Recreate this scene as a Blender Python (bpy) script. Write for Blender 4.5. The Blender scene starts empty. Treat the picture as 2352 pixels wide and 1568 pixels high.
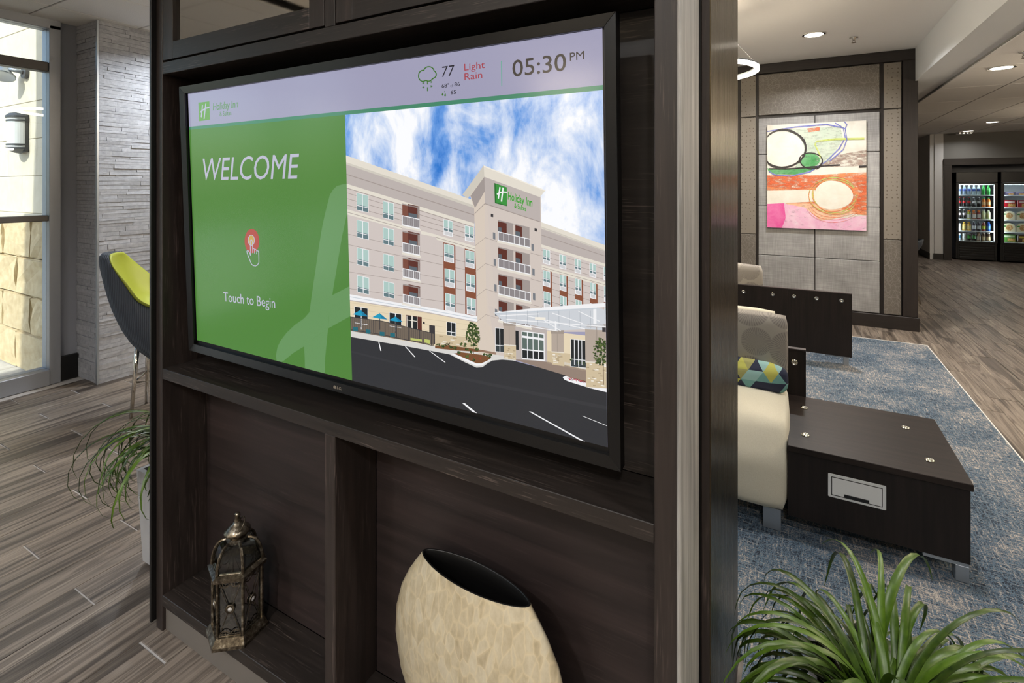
import bpy, bmesh, math, random
from mathutils import Matrix, Vector
random.seed(11)
R = math.radians
scene = bpy.context.scene
COL = scene.collection

# ------------------------------------------------------------------ camera, sky, sun, exposure
cam_data = bpy.data.cameras.new('camera'); cam = bpy.data.objects.new('camera', cam_data); COL.objects.link(cam)
cam.location = (0, 0, 1.602); cam.rotation_euler = (R(90), 0, R(28.934))
cam_data.sensor_width = 36; cam_data.lens = 36 * 1174 / 2352; cam_data.shift_y = -357 / 2352
cam_data.clip_start = .02; scene.camera = cam

world = bpy.data.worlds.new('world'); scene.world = world; world.use_nodes = True
wn = world.node_tree; wn.nodes.clear()
sky = wn.nodes.new('ShaderNodeTexSky'); sky.sky_type = 'NISHITA'; sky.sun_disc = False
sky.sun_elevation = R(48); sky.sun_rotation = R(175); sky.air_density = 1.0; sky.dust_density = 1.5
bg = wn.nodes.new('ShaderNodeBackground'); bg.inputs[1].default_value = .45
wo = wn.nodes.new('ShaderNodeOutputWorld'); wn.links.new(sky.outputs[0], bg.inputs[0]); wn.links.new(bg.outputs[0], wo.inputs[0])

sun_data = bpy.data.lights.new('sun', 'SUN'); sun_data.energy = 5.2; sun_data.angle = R(.6); sun_data.color = (1, .95, .86)
sun = bpy.data.objects.new('sun', sun_data); COL.objects.link(sun); sun.location = (-6, -8, 9)
sun.rotation_euler = Vector((-.06, .74, -.67)).to_track_quat('-Z', 'Y').to_euler()

vs = scene.view_settings; vs.view_transform = 'Standard'; vs.look = 'None'; vs.gamma = 1; vs.use_curve_mapping = False
vs.exposure = 0.0
cy = scene.cycles; cy.max_bounces = 7; cy.diffuse_bounces = 3; cy.glossy_bounces = 3; cy.transmission_bounces = 3; cy.transparent_max_bounces = 10
cy.caustics_reflective = cy.caustics_refractive = False; cy.use_adaptive_sampling = True; cy.adaptive_threshold = .08; cy.sample_clamp_indirect = 6
LAMP = .92          # one dial for all the recessed lamps

# ------------------------------------------------------------------ helpers
def lin(c):
    return tuple(((v / 255) / 12.92 if v <= 10 else (((v / 255) + .055) / 1.055) ** 2.4) for v in c) + (1.0,)
WORLD = {}
def empty(name, loc=(0, 0, 0), rot=None, parent=None):
    o = bpy.data.objects.new(name, None); COL.objects.link(o); o.empty_display_size = .05
    o.location = loc; m = Matrix.Translation(loc)
    if rot is not None:
        o.rotation_euler = rot.to_euler(); m = m @ rot
    WORLD[o.name] = m
    return o
def tag(o, label=None, cat=None, group=None, kind=None):
    if label: o['label'] = label
    if cat: o['category'] = cat
    if group: o['group'] = group
    if kind: o['kind'] = kind
    return o
def finish(name, bm, mat, parent=None, local=False, smooth=False, shift=None):
    """link a bmesh as one object; geometry is in world coordinates unless local"""
    m = WORLD[parent.name] if parent else Matrix.Identity(4)
    if parent and not local: bm.transform(m.inverted())
    me = bpy.data.meshes.new(name)
    bmesh.ops.recalc_face_normals(bm, faces=bm.faces)
    bm.to_mesh(me); bm.free()
    for x in (mat if isinstance(mat, (list, tuple)) else [mat]): me.materials.append(x)
    if smooth:
        for p in me.polygons: p.use_smooth = True
    o = bpy.data.objects.new(name, me); COL.objects.link(o)
    if parent: o.parent = parent
    WORLD[o.name] = m
    return o
def box(bm, x0, x1, y0, y1, z0, z1, bev=0, seg=1, mi=0, top=None):
    n0 = set(bm.faces)
    v = [bm.verts.new((x, y, z)) for z in (z0, z1) for y in (y0, y1) for x in (x0, x1)]
    if top is not None:                      # inset of the top rectangle
        cx, cy = (x0 + x1) / 2, (y0 + y1) / 2
        for q in v[4:]: q.co.x = cx + (q.co.x - cx) * top; q.co.y = cy + (q.co.y - cy) * top
    fs = [bm.faces.new([v[i] for i in f]) for f in ((0, 2, 3, 1), (4, 5, 7, 6), (0, 1, 5, 4), (2, 6, 7, 3), (0, 4, 6, 2), (1, 3, 7, 5))]
    if bev:
        es = {e for f in fs for e in f.edges}
        bmesh.ops.bevel(bm, geom=list(es), offset=bev, segments=seg, affect='EDGES', profile=.5)
    for f in bm.faces:
        if f not in n0: f.material_index = mi
    return bm
def mkbox(name, mat, parent, *a, smooth=False, **k):
    local = k.pop('local', False)
    return finish(name, box(bmesh.new(), *a, **k), mat, parent, local, smooth)
def tube(bm, pts, r, n=8, close=False, cap=True, mi=0):
    pts = [Vector(p) for p in pts]; rings = []
    up = Vector((0, 0, 1)); N = len(pts); prev = None
    for i, p in enumerate(pts):
        a = pts[i - 1] if (i or close) else p; b = pts[(i + 1) % N] if (i < N - 1 or close) else p
        t = (b - a).normalized()
        if prev is None:
            s = t.cross(up)
            if s.length < 1e-3: s = t.cross(Vector((0, 1, 0)))
        else:
            s = prev - t * prev.dot(t)
            if s.length < 1e-4: s = t.cross(up)
        s.normalize(); prev = s; w = s.cross(t)
        rr = r[i] if isinstance(r, (list, tuple)) else r
        rings.append([bm.verts.new(p + (s * math.cos(k * 2 * math.pi / n) + w * math.sin(k * 2 * math.pi / n)) * rr) for k in range(n)])
    for i in range(N if close else N - 1):
        A, B = rings[i], rings[(i + 1) % N]
        for k in range(n):
            f = bm.faces.new((A[k], A[(k + 1) % n], B[(k + 1) % n], B[k])); f.material_index = mi
    if cap and not close:
        for q in (rings[0], rings[-1]):
            f = bm.faces.new(q); f.material_index = mi
    return bm
def lathe(bm, prof, n=24, c=(0, 0, 0), mis=None, rot0=0, caps=True):
    rings = []
    for (r, z) in prof:
        if r < 1e-5: rings.append([bm.verts.new((c[0], c[1], c[2] + z))])
        else: rings.append([bm.verts.new((c[0] + r * math.cos(rot0 + k * 2 * math.pi / n), c[1] + r * math.sin(rot0 + k * 2 * math.pi / n), c[2] + z)) for k in range(n)])
    for i in range(len(rings) - 1):
        A, B = rings[i], rings[i + 1]
        for k in range(n):
            if len(A) == 1 and len(B) == 1: continue
            if len(A) == 1: f = bm.faces.new((A[0], B[(k + 1) % n], B[k]))
            elif len(B) == 1: f = bm.faces.new((A[k], A[(k + 1) % n], B[0]))
            else: f = bm.faces.new((A[k], A[(k + 1) % n], B[(k + 1) % n], B[k]))
            if mis: f.material_index = mis[i]
    for q in (rings[0], rings[-1]) if caps else ():
        if len(q) > 2:
            f = bm.faces.new(q); f.material_index = (mis[0] if q is rings[0] else mis[-1]) if mis else 0
    return bm
def prism(bm, poly, to3, d, mi=0):
    """extrude a 2-D polygon: to3(u, v, w) with w in (0, d)"""
    a = [bm.verts.new(to3(u, v, 0)) for u, v in poly]; b = [bm.verts.new(to3(u, v, d)) for u, v in poly]
    n = len(poly); fs = [bm.faces.new(a), bm.faces.new(b[::-1])]
    for i in range(n): fs.append(bm.faces.new((a[i], b[i], b[(i + 1) % n], a[(i + 1) % n])))
    for f in fs: f.material_index = mi
    return bm
def copy_obj(o, parent=None, loc=None):
    c = o.copy(); COL.objects.link(c)
    if parent is not None: c.parent = parent
    if loc is not None: c.location = loc
    WORLD[c.name] = WORLD.get(o.name, Matrix.Identity(4))
    return c
# ------------------------------------------------------------------ materials
def new_mat(name):
    m = bpy.data.materials.new(name); m.use_nodes = True; nt = m.node_tree
    return m, nt, nt.nodes['Principled BSDF']
def plain(name, rgb, rough=.5, metal=0, spec=.5, emit=None, strength=0, alpha=None):
    m, nt, b = new_mat(name)
    b.inputs['Base Color'].default_value = lin(rgb); b.inputs['Roughness'].default_value = rough
    b.inputs['Metallic'].default_value = metal; b.inputs['Specular IOR Level'].default_value = spec
    if emit: b.inputs['Emission Color'].default_value = lin(emit); b.inputs['Emission Strength'].default_value = strength
    return m
def coords(nt, scale=(1, 1, 1), rnd=0, kind='Object', rot=(0, 0, 0)):
    tc = nt.nodes.new('ShaderNodeTexCoord'); mp = nt.nodes.new('ShaderNodeMapping')
    mp.inputs['Scale'].default_value = scale; mp.inputs['Rotation'].default_value = rot
    nt.links.new(tc.outputs[kind], mp.inputs['Vector'])
    if rnd:
        oi = nt.nodes.new('ShaderNodeObjectInfo'); mul = nt.nodes.new('ShaderNodeMath'); mul.operation = 'MULTIPLY'; mul.inputs[1].default_value = rnd
        cb = nt.nodes.new('ShaderNodeCombineXYZ')
        nt.links.new(oi.outputs['Random'], mul.inputs[0])
        for k in range(3): nt.links.new(mul.outputs[0], cb.inputs[k])
        nt.links.new(cb.outputs[0], mp.inputs['Location'])
    return mp.outputs[0]
def noise(nt, vec, scale=5, detail=4, rough=.5, dist=0):
    n = nt.nodes.new('ShaderNodeTexNoise'); n.inputs['Scale'].default_value = scale; n.inputs['Detail'].default_value = detail
    n.inputs['Roughness'].default_value = rough; n.inputs['Distortion'].default_value = dist
    nt.links.new(vec, n.inputs['Vector']); return n.outputs['Fac']
def ramp(nt, fac, stops):
    r = nt.nodes.new('ShaderNodeValToRGB'); e = r.color_ramp.elements
    while len(e) < len(stops): e.new(.5)
    for k, (p, c) in enumerate(stops): e[k].position = p; e[k].color = c if len(c) == 4 else lin(c)
    nt.links.new(fac, r.inputs[0]); return r.outputs[0]
def mix(nt, fac, a, b, mode='MIX'):
    m = nt.nodes.new('ShaderNodeMix'); m.data_type = 'RGBA'; m.blend_type = mode
    for s, v in ((0, fac), (6, a), (7, b)):
        if isinstance(v, (int, float)): m.inputs[s].default_value = v
        elif isinstance(v, tuple): m.inputs[s].default_value = v if len(v) == 4 else lin(v)
        else: nt.links.new(v, m.inputs[s])
    return m.outputs[2]
def bump(nt, b, h, strength=.3, dist=.002):
    n = nt.nodes.new('ShaderNodeBump'); n.inputs['Strength'].default_value = strength; n.inputs['Distance'].default_value = dist
    nt.links.new(h, n.inputs['Height']); nt.links.new(n.outputs[0], b.inputs['Normal'])
def wood(name, base, axis='Z', rough=.42, pore=.35, fine=1.0, spec=.5):
    m, nt, b = new_mat(name)
    s = {'X': (2.2, 40, 40), 'Y': (40, 2.2, 40), 'Z': (40, 40, 2.2)}[axis]
    v = coords(nt, tuple(k * fine for k in s)); n1 = noise(nt, v, 1, 5, .6, .6)
    dark = tuple(k * .72 for k in base); lite = tuple(min(255, k * 1.22) for k in base)
    c = ramp(nt, n1, [(.3, dark), (.55, base), (.75, lite)])
    s2 = tuple(k * 7 if k > 10 else k * 5 for k in s); v2 = coords(nt, s2); n2 = noise(nt, v2, 1, 2, .5)
    p = ramp(nt, n2, [(.57, (0, 0, 0)), (.67, (255, 255, 255))])
    # the open pores only show in patches along the cathedral grain
    n3 = noise(nt, coords(nt, {'X': (1.5, 9, 9), 'Y': (9, 1.5, 9), 'Z': (9, 9, 1.5)}[axis]), 1.4, 3, .6, 1.0)
    p2 = ramp(nt, n3, [(.48, (0, 0, 0)), (.66, (255, 255, 255))])
    pm = mix(nt, 1.0, p, p2, 'MULTIPLY'); pf = nt.nodes.new('ShaderNodeMath'); pf.operation = 'MULTIPLY'; pf.inputs[1].default_value = pore
    nt.links.new(pm, pf.inputs[0])
    c = mix(nt, pf.outputs[0], c, tuple(min(255, k * 2.3 + 20) for k in base))
    nt.links.new(c, b.inputs['Base Color']); b.inputs['Roughness'].default_value = rough; b.inputs['Specular IOR Level'].default_value = spec
    bump(nt, b, n2, .18, .0006)
    return m
def glass_mat(name, tint=(255, 255, 255), refl=.06, rough=0.0):
    m = bpy.data.materials.new(name); m.use_nodes = True; nt = m.node_tree; nt.nodes.clear()
    t = nt.nodes.new('ShaderNodeBsdfTransparent'); t.inputs[0].default_value = lin(tint)
    g = nt.nodes.new('ShaderNodeBsdfGlossy'); g.inputs['Roughness'].default_value = rough
    f = nt.nodes.new('ShaderNodeFresnel'); f.inputs[0].default_value = 1.45
    ad = nt.nodes.new('ShaderNodeMath'); ad.operation = 'MULTIPLY_ADD'; ad.inputs[1].default_value = .9; ad.inputs[2].default_value = refl - .04
    nt.links.new(f.outputs[0], ad.inputs[0])
    x = nt.nodes.new('ShaderNodeMixShader'); o = nt.nodes.new('ShaderNodeOutputMaterial')
    nt.links.new(ad.outputs[0], x.inputs[0]); nt.links.new(t.outputs[0], x.inputs[1]); nt.links.new(g.outputs[0], x.inputs[2]); nt.links.new(x.outputs[0], o.inputs[0])
    return m
def speckle(name, stops, scale=60, rough=.8, vec=(1, 1, 1), detail=4, bmp=0, dist=.002, rnd=0, spec=.4):
    m, nt, b = new_mat(name); n = noise(nt, coords(nt, vec, rnd), scale, detail, .6)
    nt.links.new(ramp(nt, n, stops), b.inputs['Base Color']); b.inputs['Roughness'].default_value = rough; b.inputs['Specular IOR Level'].default_value = spec
    if bmp: bump(nt, b, n, bmp, dist)
    return m

MT = {}
MT['espresso_v'] = wood('espresso_oak_vertical', (51, 43, 40), 'Z')
MT['espresso_h'] = wood('espresso_oak_horizontal', (43, 37, 34), 'X', pore=.6)
MT['espresso_d'] = wood('espresso_oak_depth', (56, 46, 42), 'Y')
MT['mahogany'] = wood('dark_mahogany_panel', (47, 38, 37), 'X', rough=.5, pore=.12, fine=.6)
MT['wenge'] = wood('dark_wenge_laminate', (32, 26, 24), 'Z', rough=.42, pore=.06, spec=.3)
MT['wenge_top'] = wood('dark_wenge_top', (38, 31, 28), 'X', rough=.42, pore=.04, spec=.25)
MT['black_satin'] = plain('black_satin', (16, 15, 15), .4)
MT['taupe_side'] = wood('grey_washed_oak', (170, 167, 162), 'Z', rough=.5, pore=.35)
MT['toe'] = plain('brushed_toe_kick', (138, 132, 126), .4, .4)
MT['mirror'] = plain('bronze_mirror', (216, 212, 204), .05, 1)
MT['frame_black'] = plain('black_frame', (9, 9, 10), .3)
MT['bezel'] = plain('black_bezel', (6, 6, 7), .3)
MT['grey_paint'] = plain('grey_wall_paint', (168, 171, 180), .7)
MT['light_paint'] = plain('pale_grey_paint', (206, 205, 204), .75)
MT['dark_trim'] = wood('dark_stained_trim', (36, 30, 28), 'Z', rough=.45, pore=.05)
MT['dark_trim_h'] = wood('dark_stained_trim_h', (36, 30, 28), 'X', rough=.45, pore=.05)
MT['plaster'] = plain('ceiling_plaster', (234, 233, 232), .85)
MT['beam'] = plain('beam_paint', (220, 224, 228), .8)
MT['act'] = speckle('acoustic_ceiling_tile', [(.35, (228, 226, 224)), (.7, (240, 238, 236))], 180, .9)
MT['act_grid'] = plain('ceiling_grid', (150, 148, 146), .6)
MT['alu'] = plain('aluminium_window_frame', (150, 153, 160), .45, .35)
MT['alu_dark'] = plain('dark_glazing_bar', (90, 86, 84), .5, .3)
MT['chrome'] = plain('polished_chrome', (225, 222, 215), .08, 1)
MT['steel'] = plain('satin_steel', (165, 172, 180), .35, .7)
MT['glass'] = glass_mat('window_glass', (238, 244, 244), .06)
MT['cooler_glass'] = glass_mat('cooler_glass', (235, 240, 240), .05)
MT['lantern_glass'] = glass_mat('lantern_glass', (200, 208, 208), .10, .02)
MT['cream_fabric'] = speckle('cream_woven_upholstery', [(.3, (206, 200, 180)), (.7, (222, 217, 200))], 400, .8, bmp=.15, dist=.0008)
MT['black_plastic'] = plain('black_plastic', (20, 20, 21), .35)
MT['planter'] = plain('pale_grey_planter', (172, 172, 174), .55)
MT['soil'] = speckle('potting_soil', [(.3, (38, 28, 22)), (.7, (70, 55, 42))], 90, .95)
MT['white_shelf'] = plain('white_wire_shelf', (235, 238, 240), .5)
# brass side of the kiosk
m, nt, b = new_mat('antique_brushed_brass'); v = coords(nt, (120, 300, 1.5)); n = noise(nt, v, 1, 4, .6)
nt.links.new(ramp(nt, n, [(.3, (74, 66, 52)), (.7, (102, 92, 73))]), b.inputs['Base Color']); b.inputs['Metallic'].default_value = 1
nt.links.new(ramp(nt, n, [(.3, (.24, .24, .24, 1)), (.7, (.32, .32, .32, 1))]), b.inputs['Roughness']); tg = nt.nodes.new('ShaderNodeTangent'); tg.direction_type = 'RADIAL'; tg.axis = 'Z'; nt.links.new(tg.outputs[0], b.inputs['Tangent']); b.inputs['Anisotropic'].default_value = .75; b.inputs['Anisotropic Rotation'].default_value = 0; MT['brass'] = m
# floor planks: streaked wood-look porcelain, another cut of the pattern on each plank
def plank_mat():
    m, nt, b = new_mat('wood_look_porcelain'); v = coords(nt, (15, .75, 1), rnd=37); n = noise(nt, v, 1, 4, .55, .8)
    c = ramp(nt, n, [(.33, (48, 41, 37)), (.43, (86, 77, 70)), (.51, (142, 130, 119)), (.58, (92, 82, 75)), (.68, (162, 150, 137))])
    n2 = noise(nt, coords(nt, (160, 4, 1), rnd=11), 1, 3, .6)
    c = mix(nt, .16, c, ramp(nt, n2, [(.35, (62, 54, 48)), (.65, (170, 157, 143))]))
    oi = nt.nodes.new('ShaderNodeObjectInfo'); hs = nt.nodes.new('ShaderNodeHueSaturation')
    mr = nt.nodes.new('ShaderNodeMapRange'); mr.inputs[3].default_value = .78; mr.inputs[4].default_value = 1.12
    nt.links.new(oi.outputs['Random'], mr.inputs[0]); nt.links.new(mr.outputs[0], hs.inputs['Value']); nt.links.new(c, hs.inputs['Color'])
    nt.links.new(hs.outputs[0], b.inputs['Base Color']); b.inputs['Roughness'].default_value = .42; b.inputs['Specular IOR Level'].default_value = .4
    return m
MT['plank'] = plank_mat()
MT['grout'] = speckle('pale_grout', [(.3, (176, 172, 170)), (.7, (196, 192, 190))], 80, .9)
# carpet: crossed blue, navy and cream threads
def carpet_mat():
    m, nt, b = new_mat('blue_woven_carpet')
    a = noise(nt, coords(nt, (14, 110, 1)), 1, 3, .65); c = noise(nt, coords(nt, (110, 14, 1)), 1, 3, .65); s = noise(nt, coords(nt), 2.2, 3, .6); f = noise(nt, coords(nt), 260, 2, .5)
    def add(x, y, k=1.0):
        q = nt.nodes.new('ShaderNodeMath'); q.operation = 'MULTIPLY_ADD'; q.inputs[1].default_value = k
        nt.links.new(x, q.inputs[0]); nt.links.new(y, q.inputs[2]); return q.outputs[0]
    t = nt.nodes.new('ShaderNodeMath'); t.operation = 'MAXIMUM'; nt.links.new(a, t.inputs[0]); nt.links.new(c, t.inputs[1])
    t = add(s, t.outputs[0], .45); t = add(f, t, .6)
    mr = nt.nodes.new('ShaderNodeMapRange'); mr.inputs[1].default_value = .84; mr.inputs[2].default_value = 1.36; nt.links.new(t, mr.inputs[0])
    col = ramp(nt, mr.outputs[0], [(.10, (44, 50, 60)), (.28, (72, 82, 95)), (.38, (94, 122, 144)), (.46, (84, 92, 102)), (.58, (132, 130, 130)), (.78, (180, 173, 166))])
    nt.links.new(col, b.inputs['Base Color']); b.inputs['Roughness'].default_value = .95; b.inputs['Specular IOR Level'].default_value = .1
    bump(nt, b, f, .4, .002); return m
MT['carpet'] = carpet_mat()
# leaves
def leaf_mat():
    m, nt, b = new_mat('strap_leaf'); n = noise(nt, coords(nt, (60, 60, 60), rnd=9), 1, 3, .5)
    oi = nt.nodes.new('ShaderNodeObjectInfo')
    c = ramp(nt, oi.outputs['Random'], [(0, (28, 48, 12)), (.5, (50, 80, 16)), (1, (84, 118, 26))])
    c = mix(nt, .35, c, ramp(nt, n, [(.3, (28, 46, 12)), (.7, (92, 116, 38))]))
    nt.links.new(c, b.inputs['Base Color']); b.inputs['Roughness'].default_value = .38
    return m
MT['leaf'] = leaf_mat()
# ledger stone, a shade of its own on each stone
def stone_mat(name, lo, hi, scale=40, b_=.6, value=(.8, 1.15)):
    m, nt, b = new_mat(name); n = noise(nt, coords(nt, (1, 1, 1), rnd=23), scale, 5, .65)
    c = ramp(nt, n, [(.3, lo), (.7, hi)]); oi = nt.nodes.new('ShaderNodeObjectInfo'); hs = nt.nodes.new('ShaderNodeHueSaturation')
    mr = nt.nodes.new('ShaderNodeMapRange'); mr.inputs[3].default_value = value[0]; mr.inputs[4].default_value = value[1]
    nt.links.new(oi.outputs['Random'], mr.inputs[0]); nt.links.new(mr.outputs[0], hs.inputs['Value']); nt.links.new(c, hs.inputs['Color'])
    nt.links.new(hs.outputs[0], b.inputs['Base Color']); b.inputs['Roughness'].default_value = .9; b.inputs['Specular IOR Level'].default_value = .25
    bump(nt, b, n, b_, .006); return m
MT['ledger'] = stone_mat('grey_ledger_stone', (150, 153, 160), (178, 180, 187), 30, .4, (.9, 1.06))
MT['block'] = stone_mat('cream_smooth_block', (214, 204, 184), (226, 217, 198), 12, .05, (.96, 1.03))
MT['split'] = stone_mat('cream_split_face_block', (196, 174, 136), (220, 200, 164), 14, 1.0, (.92, 1.05))
MT['mortar'] = plain('pale_mortar', (190, 182, 166), .9)
MT['paving'] = speckle('exterior_concrete', [(.3, (186, 180, 172)), (.7, (206, 200, 192))], 20, .9)
# accent-wall finishes
MT['tile_grey'] = None
def linen_tile():
    m, nt, b = new_mat('grey_linen_tile'); a = noise(nt, coords(nt, (90, 1, 5), rnd=31), 1, 3, .6); c = noise(nt, coords(nt, (5, 1, 90), rnd=17), 1, 3, .6); l = noise(nt, coords(nt, (1, 1, 1), rnd=31), 2.4, 3, .6)
    t = mix(nt, .5, a, c); t = mix(nt, .45, t, l)
    nt.links.new(ramp(nt, t, [(.36, (124, 123, 123)), (.5, (150, 149, 149)), (.64, (176, 175, 175))]), b.inputs['Base Color']); b.inputs['Roughness'].default_value = .5
    return m
MT['tile_grey'] = linen_tile()
def crackle():
    m, nt, b = new_mat('silver_crackle_wallcovering'); v = nt.nodes.new('ShaderNodeTexVoronoi'); v.feature = 'DISTANCE_TO_EDGE'; v.inputs['Scale'].default_value = 24
    v2 = nt.nodes.new('ShaderNodeTexVoronoi'); v2.feature = 'DISTANCE_TO_EDGE'; v2.inputs['Scale'].default_value = 17
    nt.links.new(coords(nt, (1, 1, .7)), v.inputs['Vector']); nt.links.new(coords(nt, (1.2, 1, 1), rot=(0, .7, 0)), v2.inputs['Vector'])
    a = ramp(nt, v.outputs[0], [(.0, (255, 255, 255)), (.05, (0, 0, 0))]); c = ramp(nt, v2.outputs[0], [(.0, (255, 255, 255)), (.03, (0, 0, 0))])
    l = mix(nt, 1.0, a, c, 'LIGHTEN'); n = noise(nt, coords(nt), 6, 3, .6); f = nt.nodes.new('ShaderNodeMath'); f.operation = 'MULTIPLY'; nt.links.new(l, f.inputs[0]); nt.links.new(n, f.inputs[1])
    nt.links.new(mix(nt, f.outputs[0], (112, 106, 99), (160, 156, 150)), b.inputs['Base Color']); b.inputs['Roughness'].default_value = .45; b.inputs['Metallic'].default_value = .25
    return m
MT['crackle'] = crackle()
def dotted():
    m, nt, b = new_mat('dotted_wallcovering'); v = nt.nodes.new('ShaderNodeTexVoronoi'); v.inputs['Scale'].default_value = 22; v.inputs['Randomness'].default_value = .35
    nt.links.new(coords(nt), v.inputs['Vector']); d = ramp(nt, v.outputs['Distance'], [(.12, (96, 86, 74)), (.2, (134, 127, 118))])
    nt.links.new(d, b.inputs['Base Color']); b.inputs['Roughness'].default_value = .5; b.inputs['Metallic'].default_value = .2
    return m
MT['dotted'] = dotted()
def medallion_fabric():
    """grey fabric printed with overlapping radial discs"""
    m, nt, b = new_mat('grey_radial_disc_fabric'); v = nt.nodes.new('ShaderNodeTexVoronoi'); v.inputs['Scale'].default_value = 5.6; v.inputs['Randomness'].default_value = .35
    vec = coords(nt, (1, .01, 1)); nt.links.new(vec, v.inputs['Vector'])
    sp = nt.nodes.new('ShaderNodeVectorMath'); sp.operation = 'SUBTRACT'; nt.links.new(vec, sp.inputs[0]); 
    sc = nt.nodes.new('ShaderNodeVectorMath'); sc.operation = 'SCALE'; sc.inputs['Scale'].default_value = 1.0
    nt.links.new(v.outputs['Position'], sp.inputs[1]); nt.links.new(sp.outputs[0], sc.inputs[0])
    xyz = nt.nodes.new('ShaderNodeSeparateXYZ'); nt.links.new(sc.outputs[0], xyz.inputs[0])
    at = nt.nodes.new('ShaderNodeMath'); at.operation = 'ARCTAN2'; nt.links.new(xyz.outputs[0], at.inputs[0]); nt.links.new(xyz.outputs[2], at.inputs[1])
    k = nt.nodes.new('ShaderNodeMath'); k.operation = 'MULTIPLY'; k.inputs[1].default_value = 44; nt.links.new(at.outputs[0], k.inputs[0])
    s = nt.nodes.new('ShaderNodeMath'); s.operation = 'SINE'; nt.links.new(k.outputs[0], s.inputs[0])
    rays = ramp(nt, s.outputs[0], [(.0, (146, 140, 133)), (.9, (122, 117, 112))]); disc = ramp(nt, v.outputs['Distance'], [(.53, (0, 0, 0)), (.56, (255, 255, 255))])
    nt.links.new(mix(nt, disc, rays, (160, 154, 145)), b.inputs['Base Color']); b.inputs['Roughness'].default_value = .75
    return m
MT['medallion'] = medallion_fabric()
def harlequin():
    """navy, teal, lime and grey diamonds"""
    m, nt, b = new_mat('harlequin_pillow_fabric'); tc = coords(nt, (1, 1, 1)); xyz = nt.nodes.new('ShaderNodeSeparateXYZ'); nt.links.new(tc, xyz.inputs[0])
    def lincomb(ax, az):
        a = nt.nodes.new('ShaderNodeMath'); a.operation = 'MULTIPLY'; a.inputs[1].default_value = ax; nt.links.new(xyz.outputs[0], a.inputs[0])
        q = nt.nodes.new('ShaderNodeMath'); q.operation = 'MULTIPLY_ADD'; q.inputs[1].default_value = az; nt.links.new(xyz.outputs[2], q.inputs[0]); nt.links.new(a.outputs[0], q.inputs[2])
        f = nt.nodes.new('ShaderNodeMath'); f.operation = 'FLOOR'; nt.links.new(q.outputs[0], f.inputs[0]); return f.outputs[0]
    cb = nt.nodes.new('ShaderNodeCombineXYZ'); nt.links.new(lincomb(14, 9.5), cb.inputs[0]); nt.links.new(lincomb(14, -9.5), cb.inputs[1]); nt.links.new(lincomb(0, 19), cb.inputs[2])
    w = nt.nodes.new('ShaderNodeTexWhiteNoise'); w.noise_dimensions = '3D'; nt.links.new(cb.outputs[0], w.inputs[0])
    r = nt.nodes.new('ShaderNodeValToRGB'); r.color_ramp.interpolation = 'CONSTANT'; e = r.color_ramp.elements
    st = [(0, (36, 42, 66)), (.28, (110, 160, 158)), (.45, (150, 190, 188)), (.6, (186, 186, 92)), (.76, (160, 158, 100)), (.86, (176, 168, 160))]
    while len(e) < len(st): e.new(.5)
    for i, (p, c) in enumerate(st): e[i].position = p; e[i].color = lin(c)
    nt.links.new(w.outputs['Value'], r.inputs[0]); nt.links.new(r.outputs[0], b.inputs['Base Color']); b.inputs['Roughness'].default_value = .8
    return m
MT['harlequin'] = harlequin()
def capiz():
    m, nt, b = new_mat('capiz_shell_mosaic'); v = nt.nodes.new('ShaderNodeTexVoronoi'); v.feature = 'DISTANCE_TO_EDGE'; v.inputs['Scale'].default_value = 44
    n0 = noise(nt, coords(nt), 9, 3, .6); tc = coords(nt, (1, .8, .5)); ad = nt.nodes.new('ShaderNodeVectorMath'); ad.operation = 'ADD'
    sc = nt.nodes.new('ShaderNodeVectorMath'); sc.operation = 'SCALE'; sc.inputs['Scale'].default_value = .03
    nt.links.new(n0, sc.inputs[0]); nt.links.new(tc, ad.inputs[0]); nt.links.new(sc.outputs[0], ad.inputs[1]); nt.links.new(ad.outputs[0], v.inputs['Vector'])
    vc = nt.nodes.new('ShaderNodeTexVoronoi'); vc.inputs['Scale'].default_value = 44; nt.links.new(ad.outputs[0], vc.inputs['Vector'])
    n = noise(nt, coords(nt, (1, 1, .5)), 55, 4, .65); base = ramp(nt, n, [(.3, (176, 160, 128)), (.55, (206, 192, 164)), (.75, (222, 212, 188))])
    sv = nt.nodes.new('ShaderNodeSeparateColor'); nt.links.new(vc.outputs['Color'], sv.inputs[0]); base = mix(nt, .5, base, ramp(nt, sv.outputs[0], [(0, (164, 148, 118)), (.5, (190, 176, 146)), (1, (208, 198, 174))])); edge = ramp(nt, v.outputs[0], [(0, (255, 255, 255)), (.12, (0, 0, 0))])
    f = nt.nodes.new('ShaderNodeMath'); f.operation = 'MULTIPLY'; f.inputs[1].default_value = .4; nt.links.new(edge, f.inputs[0])
    nt.links.new(mix(nt, f.outputs[0], base, (226, 208, 170)), b.inputs['Base Color']); b.inputs['Roughness'].default_value = .3; b.inputs['Coat Weight'].default_value = .3
    bump(nt, b, v.outputs[0], .25, .002); return m
MT['capiz'] = capiz()
MT['antique'] = speckle('antique_brass_metal', [(.35, (74, 66, 56)), (.55, (122, 112, 96)), (.75, (200, 192, 178))], 70, .3, bmp=.1)
MT['antique'].node_tree.nodes['Principled BSDF'].inputs['Metallic'].default_value = .9
MT['crystal'] = plain('clear_crystal', (235, 232, 230), .05, .3, .9)
MT['lime_vinyl'] = plain('lime_green_vinyl', (168, 178, 72), .38)
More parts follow.
